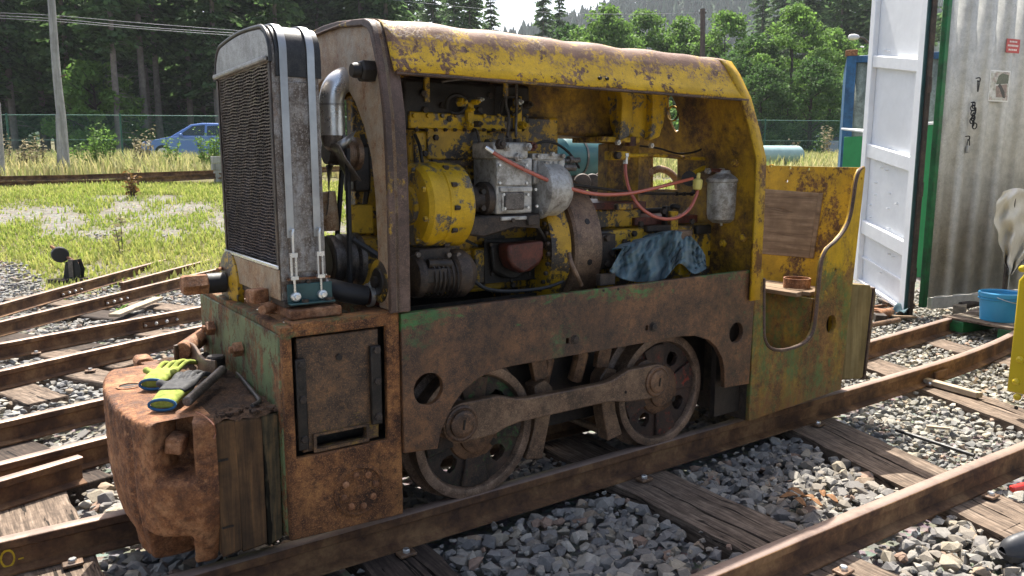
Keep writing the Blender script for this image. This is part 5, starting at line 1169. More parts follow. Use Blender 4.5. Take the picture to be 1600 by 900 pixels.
for (x0,y0,x1,y1,lab,kind) in ((1523,122,1533,145,'black padlock key bunch on the uppermost hook of the container wall','keys'),(1512,160,1528,200,'dark chain bunch hanging on the middle hook of the container wall','chain'),(1506,213,1517,242,'small open padlock hanging lowest on the container wall','padlock')):
    p0 = onwall((x0+x1)/2, y0, .02); p1 = onwall((x0+x1)/2, y1, .02); H2 = p0.z-p1.z; E_ = empty(kind if kind != 'keys' else 'key_bunch', p1, lab, kind)
    thing_mb(E_, MB().tube(spline([p0-wn*.02, p0+wn*.02, p0+wn*.025-Vector((0,0,.03)), p0+wn*.005-Vector((0,0,.035))],4), .006, 6), 'hook', 'ink')
    r = random.Random(len(lab))
    if kind == 'chain':
        for k in range(9):
            c = p0 + wd*r.uniform(-.03,.05) - Vector((0,0,.03+H2*.9*k/9)) + wn*.01; an = k*1.3
            thing_mb(E_, MB().tube([c+wd*(.02*cos(t)*cos(an))+wn*(.02*cos(t)*sin(an))+Vector((0,0,.03*sin(t))) for t in np.linspace(0,2*pi,11)], .006, 5, False), 'chain_link', 'ink')
    elif kind == 'padlock':
        thing_mb(E_, MB().obx(p1+Vector((0,0,H2*.3)), (.05,.025,.07)), 'lock_body', 'alu', bevel=.006)
        thing_mb(E_, MB().tube([p1+wd*.018*cos(t)+Vector((0,0,H2*.5+.06*sin(t))) for t in np.linspace(0,pi,9)], .005, 6), 'shackle', 'ink')
    else:
        for k in range(3): thing_mb(E_, MB().obx(p0+wd*(.012*(k-1))+wn*.012-Vector((0,0,H2*.55)), (.012,.004,H2*.8), Matrix.Rotation((k-1)*.2,3,'Y')), 'key', 'ink', bevel=.001)
# ---- open door leaf: framed panel with cross ribs
D0 = PZ(1415, 490, -.1); _d = ray(1335,435); tt = None; best = 9
for t in np.linspace(.2, 3, 4000):
    p = CAM+_d*(t*.006); 
    if abs((p-D0).length-1.16) < best and p.y > D0.y: best = abs((p-D0).length-1.16); tt = p
D1 = tt; dd = (D1-D0).normalized(); du = Vector((0,0,1))
_lean = D0 - PY(1475, 0, D0.y); dn = dd.cross(du).normalized(); dn = dn if dn.x < 0 else -dn
DOOR = empty('container_door', D0, 'open white container door leaf with cross ribs, hinged beside the corrugated wall', 'door')
def dp(a, n, h): return D0 + dd*a + dn*n + du*h
def dbar(a0,a1,n0,n1,h0,h1): 
    vs = [dp(a,n,h) for a in (a0,a1) for n in (n0,n1) for h in (h0,h1)]; return MB().add(vs, [(0,1,3,2),(4,6,7,5),(0,4,5,1),(2,3,7,6),(0,2,6,4),(1,5,7,3)])
WD, HD = (D1-D0).length, 3.2
thing_mb(DOOR, dbar(0,WD,-.045,-.040,0,HD), 'door_skin', 'cwhite')
thing_mb(DOOR, dbar(0,.12,-.04,.02,0,HD), 'door_stile', 'cwhite', bevel=.006)
thing_mb(DOOR, dbar(WD-.10,WD,-.04,.02,0,HD), 'door_stile', 'cwhite', bevel=.006)
thing_mb(DOOR, dbar(-.022,0,-.05,.028,-.02,HD), 'rubber_seal', 'teal', bevel=.004)
thing_mb(DOOR, dbar(-.055,-.022,-.045,.0,-.02,HD), 'lock_edge', 'iron', bevel=.004)
def doorh(px,py):                                          # height along the door where a pixel's ray meets the leaf
    d = ray(px,py); t = (D0-CAM).dot(dn)/d.dot(dn); return (CAM+d*t-D0).dot(du)
hr = [(doorh(1400,402), doorh(1400,378)), (doorh(1395,272),doorh(1395,249)), (doorh(1400,124),doorh(1400,104))]
for h0, h1 in hr: thing_mb(DOOR, dbar(.12,WD-.10,-.04,.012,h0,h1), 'cross_rib', 'cwhite', bevel=.012)
h0 = doorh(1390,440); thing_mb(DOOR, dbar(.12,WD-.10,-.04,-.018,h0-.015,h0+.015), 'cross_rib', 'cwhite', bevel=.004)
thing_mb(DOOR, dbar(.12,WD-.10,-.04,.015,0,.03), 'bottom_rib', 'cwhite', bevel=.004)
r = random.Random(8)
for (px,py) in ((1376,308),(1398,318),(1373,327),(1363,345),(1394,342),(1361,363),(1392,372),(1388,282),(1397,283),(1360,276),(1411,92),(1417,92),(1370,100),(1390,410),(1396,412),(1372,442),(1410,330)):
    d = ray(px,py); t = (D0-CAM).dot(dn)/d.dot(dn); q = CAM+d*t; a_ = (q-D0).dot(dd); h_ = (q-D0).dot(du)
    thing_mb(DOOR, MB().cyl(dp(a_,-.04,h_), dp(a_,-.005,h_+.004), .008, n=8), 'door_peg', 'cwhite')
# hinges
for hh in (.35,1.2,2.2): thing_mb(DOOR, MB().cyl(dp(-.07,-.02,hh),dp(-.07,-.02,hh+.14),.02,n=10), 'hinge', 'iron')

# ---- things on the ground by the container
def stand(px, py, z=-.15): return PZ(px, py, z)
PAL = empty('pallet', PZ(1500,520,-.14), 'low green painted pallet under the blue bucket', 'pallet')
pa, pb = PZ(1480,498,-.02), PZ(1600,520,-.02); pdv = (pb-pa).normalized(); pn = Vector((-pdv.y,pdv.x,0))
for k in range(4):
    c = pa+pdv*.55+pn*(.02+.16*k); thing_mb(PAL, MB().obx((c.x,c.y,.0),(1.15,.13,.022),rotz(atan2(pdv.y,pdv.x))).jitter(.002,k), 'deck_board', 'palewood' if k%2 else 'sleeper', bevel=.003)
for k in range(3):
    c = pa+pdv*(.12+.45*k)+pn*.26; thing_mb(PAL, MB().obx((c.x,c.y,-.065),(.14,.62,.10),rotz(atan2(pdv.y,pdv.x))), 'bearer', 'cgreen', bevel=.006)
bk = PZ(1560,500,.012); BUC = empty('bucket', bk, 'sky blue plastic bucket standing on the pallet', 'bucket'); k_ = fwd(bk.x,bk.y)/1200.
M['bluepl'] = plain('blue_plastic', (.03,.27,.50), .35, 0, .12, 10, .03)
thing_mb(BUC, MB().lathe(bk,(0,0,1),[(25*k_,0),(26*k_,.004),(29*k_,.215),(31*k_,.22),(31*k_,.25),(29.5*k_,.26),(28*k_,.25),(24.5*k_,.01),(.01,.008)],32,cap=False), 'bucket_body', 'bluepl')
thing_mb(BUC, MB().lathe(bk,(0,0,1),[(29.5*k_,.190),(31*k_,.195),(31*k_,.20),(29.2*k_,.205)],32,cap=False), 'bucket_rib', 'bluepl')
thing_mb(BUC, MB().tube([bk+Vector((30*k_*cos(t),-.02-30*k_*abs(sin(t))*.9,.235-.06*sin(t))) for t in np.linspace(0,pi,13)], .004, 6), 'bail_handle', 'zinc')
# white rag hanging above it
M['whiterag'] = plain('dirty_white_cloth', (.62,.59,.52), .95, 0, .15, 14, .5, .1, .004)
rows = []; yl = [1566,1560,1555,1554,1558,1562,1567,1572,1576]; yr = [1640,1646,1648,1646,1640,1628,1612,1596,1582]; rg = [300,312,328,346,364,382,400,416,430]
y0 = bk.y+.05
L3 = spline([Vector((a,b,c)) for a,b,c in zip(yl,yr,rg)],4); NL = len(L3)
for i, v in enumerate(L3):
    row = []
    for k in range(41):
        f = k/40; px = v.x*(1-f)+v.y*f + 1.5*sin(i*.9)*(1-f); g = i/NL
        row.append(PY(px, v.z-6*sin(f*5)*(1-g)*(1 if i < 6 else .4), y0 + (.035*g+.01)*sin(f*16+.5*sin(i*.3)) + .018*sin(f*7+i*.12) + .013*sin(i*.75+f*9) + .008*sin(f*34+i*.4)))
    rows.append(row)
o = MB().sheet(rows).build('hanging_cloth', M['whiterag'], None, solid=.003, ang=180, sub=1); tag(o, 'dirty white cloth hanging above the blue bucket', 'cloth')
WR = o
tip = PY(1577,428,y0); m = MB().tube(spline([tip, PY(1575,450,y0), PY(1573,470,y0)],4), .006, 6)
o2 = m.build('trailing_strip', M['whiterag'], WR)
# a pipe standing in the container carries the cloth
pp = PY(1588,302,y0); st_ = MB().cyl((pp.x,pp.y+.02,-.17),(pp.x,pp.y+.02,pp.z+.02),.02,n=10).build('prop_post', M['iron'], None); tag(st_, 'dark upright post carrying the white cloth', 'post')
# scrap along the wall: black pipes, bottle, boards, tins
for i,(a,b,lab,mt,r) in enumerate(((PZ(1497,470,-.02),PZ(1598,446,0),'long black pipe lying along the container wall','ink',.035),(PZ(1500,478,-.05),PZ(1600,460,-.05),'grey pipe lying against the black pipe','iron',.04),(PZ(1370,492,-.1),PZ(1404,486,-.1),'rusty brown pipe end under the white door','cast',.05),(PZ(1362,508,-.12),PZ(1405,500,-.12),'bent rusty strip lying below the white door','rod',.025),(PZ(1375,470,-.12),PZ(1420,480,-.12),'dark scrap tube in the litter under the door','iron',.035))):
    o = MB().ccyl(a,b,r,14).build('scrap_pipe', M[mt], None); tag(o, lab, 'pipe', 'scrap by the container')
p = PZ(1500,482,-.08); o = MB().obx(p,(.30,.12,.10),rotz(.4)).jitter(.004).build('wooden_block', M['palewood'], None, .004); tag(o, 'short pale wooden block by the container wall', 'wood block')
p = PZ(1480,465,.0); _t = NT('clear_bottle'); M['glass'] = _t.out((.75,.8,.82), .08, 0, None, Transmission_Weight=.7, Specular_IOR_Level=.5)
bd = Vector((.8,-.5,.12)).normalized(); BO = empty('plastic_bottle', p, 'clear plastic bottle with a red cap lying on the scrap', 'bottle')
thing_mb(BO, MB().lathe(p,bd,[(.01,0),(.036,.01),(.038,.05),(.038,.17),(.03,.2),(.014,.235)],18), 'bottle_body', 'glass')
M['redpl'] = plain('red_plastic', (.6,.04,.03), .35, 0, .15, 10, .02)
thing_mb(BO, MB().lathe(p-bd*.03,bd,[(.016,0),(.016,.03)],14), 'bottle_cap', 'redpl')
p = PZ(1403,492,-.1); o = MB()
rows = [[p+Vector((.05*i+.01*sin(k*2),.03*k-.06,.05*sin(k*1.1+i)+.06*i/3)) for k in range(6)] for i in range(4)]
o = MB().sheet(rows).build('striped_cloth', M['rag'], None, solid=.004, ang=180, sub=1); tag(o, 'small crumpled dark cloth under the hinge of the white door', 'cloth')
r = random.Random(17)
for k in range(14):
    p = PZ(1345+r.uniform(0,80), 452+r.uniform(0,50), -.14); o = MB().obx(p+Vector((0,0,.03)),(r.uniform(.1,.35),r.uniform(.05,.12),r.uniform(.02,.07)),rotz(r.uniform(0,3))@Matrix.Rotation(r.uniform(-.2,.2),3,'X')).jitter(.006,k).build('scrap_piece', M[('cast','iron','board','rod','sleeperdk')[k%5]], None, .004)
    tag(o, ('orange rusted flat','dark iron','brown wooden board','dull brown steel','tarred black wooden')[k%5]+' scrap piece heaped under the white door', 'scrap', 'scrap heap under the door')
# slat on the sleeper, iron bar, leaves, chips
a, b = PZ(1437,592,-.105), PZ(1530,618,-.105); dv = b-a; o = MB().obx((0,0,0),(dv.length,.06,.035)).jitter(.003).build('wooden_lath', M['palewood'], None, .003); o.location=(a+b)/2; o.rotation_euler.z = atan2(dv.y,dv.x); tag(o,'pale lath lying on the sunlit sleeper beyond the rear buffer','lath')
o = MB().cyl(PZ(1400,672,-.10),PZ(1522,712,-.10),.010,n=8).build('iron_bar', M['ink'], None); tag(o,'thin black iron bar lying on the sunlit ballast','bar')
M['leaf'] = plain('dry_leaf', (.28,.13,.045), .8, 0, .4, 30, .3)
r = random.Random(6)
for (px,py) in ((1245,770),(1262,778),(1285,772),(1250,785),(1300,780),(1275,786),(1232,776)):
    c = PZ(px,py,-.10); s = r.uniform(.025,.045); an = r.uniform(0,6); rows = []
    for i in range(7):
        t = i/6; w = s*.55*sin(pi*(.08+.9*t)); q = c+Vector((cos(an),sin(an),0))*s*2*(t-.5); n_ = Vector((-sin(an),cos(an),0)); rows.append([q+n_*(w*k)+Vector((0,0,.008*abs(k)+.008*sin(t*5))) for k in (-1,-.4,0,.4,1)])
    o = MB().sheet(rows).build('dry_leaf', M['leaf'], None, solid=.0015, ang=180); tag(o,'curled brown dry leaf on the ballast by the foreground rail','leaf','dry leaves on the ballast')
for (px,py,l,an) in ((1362,660,.10,.5),(1466,668,.12,-1.0)):
    c = PZ(px,py,-.11); o = MB().obx(c,(l,.025,.012),rotz(an)).jitter(.002).build('wood_chip', M['palewood'], None); tag(o,'light wood chip lying on the sunlit ballast','wood chip','wood chips on the ballast')
# red tool handle and a shoe at the edge of the ballast
a, b = PZ(1580,764,-.08), PZ(1680,742,-.06); RT = empty('screwdriver', a, 'red handled tool lying on the sleeper beyond the foreground rail', 'tool')
thing_mb(RT, MB().lathe(a,b-a,[(.010,0),(.016,.006),(.015,.03),(.018,.07),(.014,.12),(.008,.125)],14), 'handle', 'redpl'); thing_mb(RT, MB().cyl(a+(b-a).normalized()*.12,b,.004,n=8), 'blade', 'zinc')
s0 = PZ(1572,868,-.13); SHO = empty('work_shoe', s0, 'toe of a dark grey work shoe on the ballast at the rail', 'shoe'); sdir = Vector((.90,-.42,0)).normalized(); sn = Vector((-sdir.y,sdir.x,0)); rows = []
for i,(t,w,h) in enumerate(((0,.018,.025),(.012,.034,.05),(.04,.045,.066),(.09,.050,.076),(.14,.047,.092),(.18,.042,.115),(.22,.042,.13),(.26,.04,.125),(.285,.03,.10),(.29,.01,.06))):
    c = s0+sdir*(t-.02); rows.append([c+sn*(w*cos(q))+Vector((0,0,.012+h*max(0,sin(q)))) for q in np.linspace(0,pi,15)])
M['shoe'] = plain('dark_shoe_leather', (.035,.037,.042), .55, 0, .3, 25, .3)
thing_mb(SHO, MB().sheet(rows), 'upper', 'shoe', ang=180, sub=1)
ol = [(s0+sdir*(t-.022)+sn*w).xy[:] for t,w in ((0,.015),(.012,.036),(.04,.048),(.09,.053),(.16,.048),(.26,.042),(.295,.02))]; ol += [(s0+sdir*(t-.022)-sn*w).xy[:] for t,w in ((.295,.02),(.26,.042),(.16,.048),(.09,.053),(.04,.048),(.012,.036),(0,.015))]
thing_mb(SHO, MB().prism(ol,[],XYf,s0.z-.012,s0.z+.016), 'sole', 'rubber', bevel=.003)
# yellow machine end on the next track
yb = PZ(1569,641,-.10); M['ynew'] = plain('fresh_yellow_paint', (.56,.42,.012), .4, 0, .12, 6, .08)
YM = empty('yellow_wagon', (yb.x+.3, yb.y-.6, -.1), 'fresh yellow steel wagon end plate with round bolt heads', 'wagon')
kx = (yb-CAM).length/1270.
thing_mb(YM, MB().prism([(yb.y,.02),(yb.y-1.25,.02),(yb.y-1.25,1.25),(yb.y-.06,1.25),(yb.y-.03,.74),(yb.y-.004,.70),(yb.y-.004,.4)],[],YZ,yb.x,yb.x+.05), 'end_plate', 'ynew', bevel=.012)
thing_mb(YM, MB().bx(yb.x+.05,yb.x+1.6,yb.y-1.2,yb.y-.02,.18,.24), 'floor_frame', 'ynew', bevel=.01)
thing_mb(YM, MB().bx(yb.x+.05,yb.x+1.6,yb.y-.06,yb.y-.02,.24,1.0), 'side_panel', 'ynew', bevel=.008)
for (px,py) in ((1590,620),(1594,562),(1598,420),(1588,596)):
    q = PX(px,py,yb.x); thing_mb(YM, MB().lathe(q,(-1,0,0),[(.022,0),(.02,.012),(.01,.02)],16), 'bolt_head', 'ynew')
q = PX(1588,637,yb.x); thing_mb(YM, MB().lathe(q,(-1,0,0),[(.012,0),(.012,.002)],12), 'drain_hole', 'dark')
for dx in (.35,1.25):
    for dy in (-.28,-.88):
        c = Vector((yb.x+dx, yb.y+dy, .125)); thing_mb(YM, MB().lathe(c-Vector((0,.04,0)),(0,1,0),[(.08,0),(.125,.0),(.125,.055),(.145,.058),(.145,.075),(.08,.075)],28), 'wheel', 'wheel')

# ================================================================== switch stand, fence, poles, cars
def th(x, y): return float(terr(x, y))
def at(px, depth):                                  # ground point in a pixel's column at a depth
    d = ray(px, 265); k = depth/(d.x*FW2.x+d.y*FW2.y); x, y = CAM.x+d.x*k, CAM.y+d.y*k; return Vector((x, y, th(x,y)))
b0 = PZ(113, 441, -.17); SW = empty('switch_stand', b0, 'black switch lever stand with a round counterweight beside the rails', 'switch stand')
RT = Vector((RT2.x, RT2.y, 0)); FWv = Vector((FW2.x, FW2.y, 0)); k_ = fwd(b0.x,b0.y)/1200.
def sp(px, py, n=0): return b0 + RT*((px-113)*k_) + Vector((0,0,(441-py)*k_)) + FWv*n
thing_mb(SW, MB().obx(b0+Vector((0,0,.03)),(.5,.3,.06),rotz(.3)), 'base_timber', 'sleeperdk', bevel=.008)
for n in (-.05,.05):
    pts = [sp(102,436,n),sp(108,408,n),sp(126,404,n),sp(131,420,n),sp(128,436,n)]
    pts2 = [p+FWv*.012 for p in pts]; N = len(pts); thing_mb(SW, MB().add(pts+pts2,[tuple(range(N)),tuple(range(2*N-1,N-1,-1))]+[(i,(i+1)%N,N+(i+1)%N,N+i) for i in range(N)]), 'stand_cheek', 'ink', bevel=.003)
thing_mb(SW, MB().obx((sp(117,418,-.065)),(.06,.02,.24),rotz(-.5)), 'grey_web', 'steel', bevel=.003)
thing_mb(SW, MB().cyl(sp(84,384),sp(124,412),.022,n=10), 'lever_arm', 'cast')
c_ = sp(99,397,-.06); thing_mb(SW, MB().lathe(c_+RT*.03,(FWv*.8-RT*.6),[(.095,0),(.105,.01),(.105,.13),(.095,.14)],28), 'counterweight', 'ink')

# ---- chain-link fence
FL, FR = at(-130, 25.0), at(1420, 33.0)
FV = FR-FL; FLen = FV.length; fd = Vector((FV.x,FV.y,0)).normalized()
M['fgreen'] = plain('green_fence_paint', (.02,.11,.065), .5, 0, .2, 10, .05); M['wire'] = plain('green_wire', (.10,.24,.19), .5, .2, .2, 10, 0)
FEN = empty('chain_link_fence', FL, 'green chain link fence with thin posts along the meadow edge', 'fence')
def fz(t): p = FL+fd*t; return th(p.x,p.y)
fh = 1.62; d_px = []
s0 = None
tt_ = []; 
p180 = at(180, 25.3); t180 = (p180-FL).dot(fd); t1303 = (at(1303,32.5)-FL).dot(fd)
step = (t1303-t180)/8
for k in range(-1, 10):
    t = t180+step*k
    if t < 0 or t > FLen+.1: continue
    p = FL+fd*t; z = fz(t); thing_mb(FEN, MB().cyl((p.x,p.y,z-.15),(p.x,p.y,z+fh+.06),.03,n=10), 'post', 'fgreen')
NS = 60
m = MB(); 
for hh, r in ((fh,.012),(fh*.5,.006),(.08,.006)):
    thing_mb(FEN, MB().tube([Vector((FL.x+fd.x*FLen*i/NS, FL.y+fd.y*FLen*i/NS, fz(FLen*i/NS)+hh)) for i in range(NS+1)], r, 5), 'tension_wire', 'wire')
fn_ = Vector((-fd.y,fd.x,0)); V_, T_ = [], []; pit_ = .075; wq = .0020; n_ = int(FLen/pit_)
for i in range(-int(fh/pit_)-1, n_):
    for sg in (1,-1):
        a0, a1 = i*pit_, i*pit_+fh
        if sg < 0: a0, a1 = a1, a0
        ts = [a0+(a1-a0)*k/3 for k in range(4)]
        ok = [0 <= t <= FLen for t in ts]
        if not all(ok): continue
        o = len(V_)
        for k, t in enumerate(ts):
            p = FL+fd*t+fn_*(.004*sg); z = fz(t)+.05+(fh-.05)*k/3
            V_ += [(p.x-fd.x*wq, p.y-fd.y*wq, z), (p.x+fd.x*wq, p.y+fd.y*wq, z), (p.x+fn_.x*wq, p.y+fn_.y*wq, z)]
        for k in range(3):
            for e in range(3): T_.append((o+k*3+e, o+k*3+(e+1)%3, o+k*3+3+(e+1)%3, o+k*3+3+e))
o = mesh_np('wire_mesh', np.array(V_)-np.array(FL[:]), np.array(T_), M['wire'], None, False, FEN); tag(o, kind='stuff')

# ---- poles and wires
M['polewood'] = wood('weathered_pole', ((.20,.19,.17),(.36,.35,.33),(.48,.47,.45)), 2, .4, .6); M['polebrown'] = wood('brown_pole', ((.08,.055,.045),(.15,.10,.08),(.2,.14,.11)), 2, .4, .6)
pb = at(101, 22.5); POL = empty('leaning_pole', pb, 'pale leaning wooden pole with a short prop at its foot by the fence', 'pole')
top = PD(76, -60, 22.5); pth = [pb-Vector((0,0,.3)), pb+(top-pb)*.25+RT*.02, pb+(top-pb)*.5-RT*.02, top]
thing_mb(POL, MB().tube(spline(pth,5), [.14-.05*i/15 for i in range(16)], 14), 'pole_shaft', 'polewood', ang=60)
thing_mb(POL, MB().tube([at(94,22.4)-Vector((0,0,.2)), PD(91,180,22.4)], [.09,.07], 12), 'prop', 'polewood')
for (px,py,l) in ((95,120,.12),(90,138,-.08)):
    p = PD(px,py,22.45); thing_mb(POL, MB().cyl(p,p+RT*l*1.2+Vector((0,0,.06)),.02,n=6), 'branch_stub', 'polebrown')
p0 = at(2, 22); o = MB().tube([p0-Vector((0,0,.2)), PD(-4,160,22)], [.09,.07], 12).build('fence_stake', M['polewood'], None); tag(o, 'short grey stake standing by the meadow fence', 'stake')
def wire(pts, r, label):
    P = [PD(*q) for q in pts]; o = MB().tube(spline(P,8), r, 5).build('overhead_wire', M['wiregrey'], None); return tag(o, label, 'wire', 'overhead wires')
M['wiregrey'] = plain('grey_wire', (.25,.26,.27), .5, .3, .1, 5, 0)
wire(((-60,18,23),(80,24,23),(220,36,24),(400,50,26)), .009, 'uppermost of the grey wires in front of the spruce wood')
wire(((-60,22,23),(80,29,23),(220,42,24),(400,54,26)), .009, 'middle one of the grey wires in front of the spruce wood')
wire(((-60,26,23),(80,33,23),(220,45,24),(400,58,26)), .009, 'lowest of the grey wires in front of the spruce wood')
wire(((540,-8,50),(760,14,52),(950,22,54),(1097,20,56)), .018, 'thin overhead wire running to the brown telegraph pole')
pb = at(1097, 56); pt = PD(1098, 14, 56); TP = empty('telegraph_pole', pb, 'brown wooden telegraph pole standing behind the hood', 'pole')
thing_mb(TP, MB().tube([pb, pt], [.22,.17], 12), 'pole_shaft', 'polebrown'); thing_mb(TP, MB().cyl(pt-RT*.25-Vector((0,0,.25)),pt+RT*.25-Vector((0,0,.25)),.05,n=8), 'crossarm', 'polebrown')
for s in (-.22,.22): thing_mb(TP, MB().lathe(pt+RT*s-Vector((0,0,.22)),(0,0,1),[(.03,0),(.05,.05),(.05,.12),(.03,.15)],10), 'insulator', 'white')
# street lamp above the blue container
sb = at(1357, 26); SL = empty('street_lamp', sb, 'small street lamp with a white head behind the blue container', 'street lamp')
q = PD(1356,66,26); thing_mb(SL, MB().tube([sb,Vector((sb.x,sb.y,q.z-.1)),q,PD(1350,60,26),PD(1342,58,26)], [.06,.05,.04,.035,.035], 10), 'lamp_post', 'steel')
hd = PD(1334,58,26); thing_mb(SL, MB().lathe(hd-RT*.18,(RT.x,RT.y,0),[(.03,0),(.09,.05),(.1,.2),(.07,.32),(.03,.36)],14), 'lamp_head', 'white')

# ---- blue container, green cabinet
cb = at(1312, 14.0); BC = empty('blue_container', cb, 'blue shipping container standing behind the white door', 'container')
bnv = -(FWv+RT*.40).normalized(); bdv = Vector((-bnv.y,bnv.x,0)); bdv = bdv if bdv.dot(RT) > 0 else -bdv
topz = PD(1315,88,14.0).z
def cbp(a,n,z): return Vector((cb.x,cb.y,0))+bdv*a+bnv*n+Vector((0,0,z))
def cbar(a0,a1,n0,n1,z0,z1):
    vs = [cbp(a,n,z) for a in (a0,a1) for n in (n0,n1) for z in (z0,z1)]; return MB().add(vs,[(0,1,3,2),(4,6,7,5),(0,4,5,1),(2,3,7,6),(0,2,6,4),(1,5,7,3)])
zb = cb.z+.1
pr = []; a = .16
while a < 5.8: pr += [(a,0),(a+.09,0),(a+.14,-.036),(a+.23,-.036),(a+.28,0)]; a += .28
M['paleg'] = rusty('pale_green_panel', ((.18,.2,.16),(.24,.28,.23),(.32,.36,.31)), [], .7, bump=.1)
thing_mb(BC, MB().sheet([[cbp(x,n,z) for x,n in pr] for z in (zb+.1,topz-.1)]), 'side_wall', 'paleg', solid=.004, ang=20)
thing_mb(BC, cbar(0,.16,-.05,.05,zb,topz), 'corner_post', 'cblue', bevel=.01)
thing_mb(BC, cbar(-.0,5.9,-.05,.045,topz-.12,topz-.002), 'top_rail', 'cblue', bevel=.01)
thing_mb(BC, cbar(.16,5.9,-.05,.045,zb-.02,zb+.11), 'bottom_rail', 'cblue', bevel=.01)
thing_mb(BC, cbar(0,.02,-2.4,-.05,zb,topz-.1), 'end_wall', 'cblue'); thing_mb(BC, cbar(0,5.9,-2.4,-.05,topz-.05,topz-.02), 'roof', 'cblue')
thing_mb(BC, cbar(-.03,.17,-.06,.06,topz,topz+.10), 'corner_casting', 'cast', bevel=.01)
thing_mb(BC, cbar(0,.25,-.1,.05,cb.z-.1,zb), 'block', 'sleeperdk')
gb = at(1343, 12.2); GC = empty('green_cabinet', gb, 'bright green cabinet with a white lid beside the white door', 'cabinet'); zt = PD(1343,207,12.2).z
thing_mb(GC, MB().bx(gb.x-.08,gb.x+.45,gb.y-.35,gb.y+.25,gb.z-.05,zt-.06), 'cabinet_body', 'brightgreen', bevel=.008)
thing_mb(GC, MB().add([(gb.x-.12,gb.y-.39,zt-.058),(gb.x+.49,gb.y-.39,zt-.058),(gb.x+.49,gb.y+.29,zt+.05),(gb.x-.12,gb.y+.29,zt+.05),(gb.x-.12,gb.y-.39,zt-.03),(gb.x+.49,gb.y-.39,zt-.03),(gb.x+.49,gb.y+.29,zt+.08),(gb.x-.12,gb.y+.29,zt+.08)],[(3,2,1,0),(4,5,6,7),(0,1,5,4),(1,2,6,5),(2,3,7,6),(3,0,4,7)]), 'cabinet_lid', 'white', bevel=.006)
thing_mb(GC, MB().bx(gb.x+.05,gb.x+.3,gb.y-.362,gb.y-.351,gb.z+.2,zt-.25), 'cabinet_door', 'dark', bevel=.004)
gb2 = at(1462, 10.5); zt2 = PD(1462,195,10.5).z; G2 = empty('green_cabinet', gb2, 'bright green locker seen through the gap beside the door frame', 'cabinet')
thing_mb(G2, MB().bx(gb2.x-.05,gb2.x+.5,gb2.y-.3,gb2.y+.3,gb2.z-.05,zt2), 'cabinet_body', 'brightgreen', bevel=.008); thing_mb(G2, MB().bx(gb2.x-.08,gb2.x+.53,gb2.y-.33,gb2.y+.33,zt2+.001,zt2+.04), 'cabinet_lid', 'white', bevel=.006)

# ---- tanks and scrap behind the locomotive
M['tealtank'] = plain('teal_tank_paint', (.025,.12,.12), .4, 0, .3, 6, .1); M['paleteal'] = plain('pale_teal_paint', (.30,.44,.42), .4, 0, .15, 5, .05)
ta = PD(868,246,9.0); tb = PD(955,246,9.6); TK = empty('teal_tank', Vector((ta.x,ta.y,-.2)), 'dark teal tank on legs standing beyond the engine bay', 'tank')
ax_ = (tb-ta).normalized(); Lt = (tb-ta).length
thing_mb(TK, MB().lathe(ta,ax_,[(.05,-.04),(.17,-.02),(.23,.03),(.24,.08),(.24,Lt-.08),(.23,Lt-.03),(.17,Lt+.02),(.05,Lt+.04)],28), 'tank_shell', 'tealtank')
for f in (.3,.62): thing_mb(TK, MB().lathe(ta+ax_*(Lt*f),ax_,[(.244,0),(.25,.0),(.25,.03),(.244,.03)],28,cap=False), 'tank_band', 'steel')
for f in (.2,.8):
    p = ta+ax_*(Lt*f); thing_mb(TK, MB().bx(p.x-.05,p.x+.05,p.y-.12,p.y+.12,-.22,p.z-.2), 'tank_leg', 'iron', bevel=.006)
for i,(px,py,d_) in enumerate(((910,285,8.6),(925,285,8.7),(940,282,8.8))):
    p = PD(px,py,d_); o = MB().lathe((p.x,p.y,p.z),(FWv.x,FWv.y,0),[(.03,-.06),(.09,-.05),(.1,0),(.09,.05),(.03,.06)],20).build('scrap_roller', M['iron'], None); tag(o,('old iron roller propped under the middle of the teal tank','old iron roller between two others below the teal tank','old iron roller propped beside the end of the teal tank')[i],'roller','old rollers behind the locomotive')
    q_ = MB().bx(p.x-.06,p.x+.06,p.y-.06,p.y+.06,-.21,p.z-.098).build('support_block', M['sleeperdk'], o)
pa = at(1185,24); za = PD(1185,243,24).z; pb_ = PD(1248,243,25); PT = empty('pale_tank', pa, 'pale teal cylindrical tank lying in the grass behind the cab', 'tank')
a_ = Vector((pa.x,pa.y,za)); d_ = (pb_-a_).normalized(); Lp = (pb_-a_).length
thing_mb(PT, MB().lathe(a_-d_*.8,d_,[(.05,0),(.25,.03),(.30,.1),(.31,.8+Lp-.12),(.24,.8+Lp-.03),(.05,.8+Lp)],24), 'tank_shell', 'paleteal')
for f in (.0,.75): q = a_+d_*(Lp*f); thing_mb(PT, MB().bx(q.x-.1,q.x+.1,q.y-.2,q.y+.2,th(q.x,q.y)-.1,q.z-.2), 'saddle', 'cast')
ws = at(341, 19.5)
r = random.Random(2); topw = PD(341,244,19.5).z; nst = 4
for k in range(nst):
    z0_ = ws.z-.05+(topw-ws.z+.05)*k/nst; z1_ = ws.z-.05+(topw-ws.z+.05)*(k+1)/nst-.006
    o = MB().bx(ws.x-.12+r.uniform(-.03,.03),ws.x+1.3,ws.y-.12,ws.y+.12,z0_,z1_).build('stacked_beam', M['polewood'], None, .01); tag(o, ('lowest','second','third','topmost')[k]+' grey beam in the stack beyond the radiator', 'beam', 'stacked grey beams')
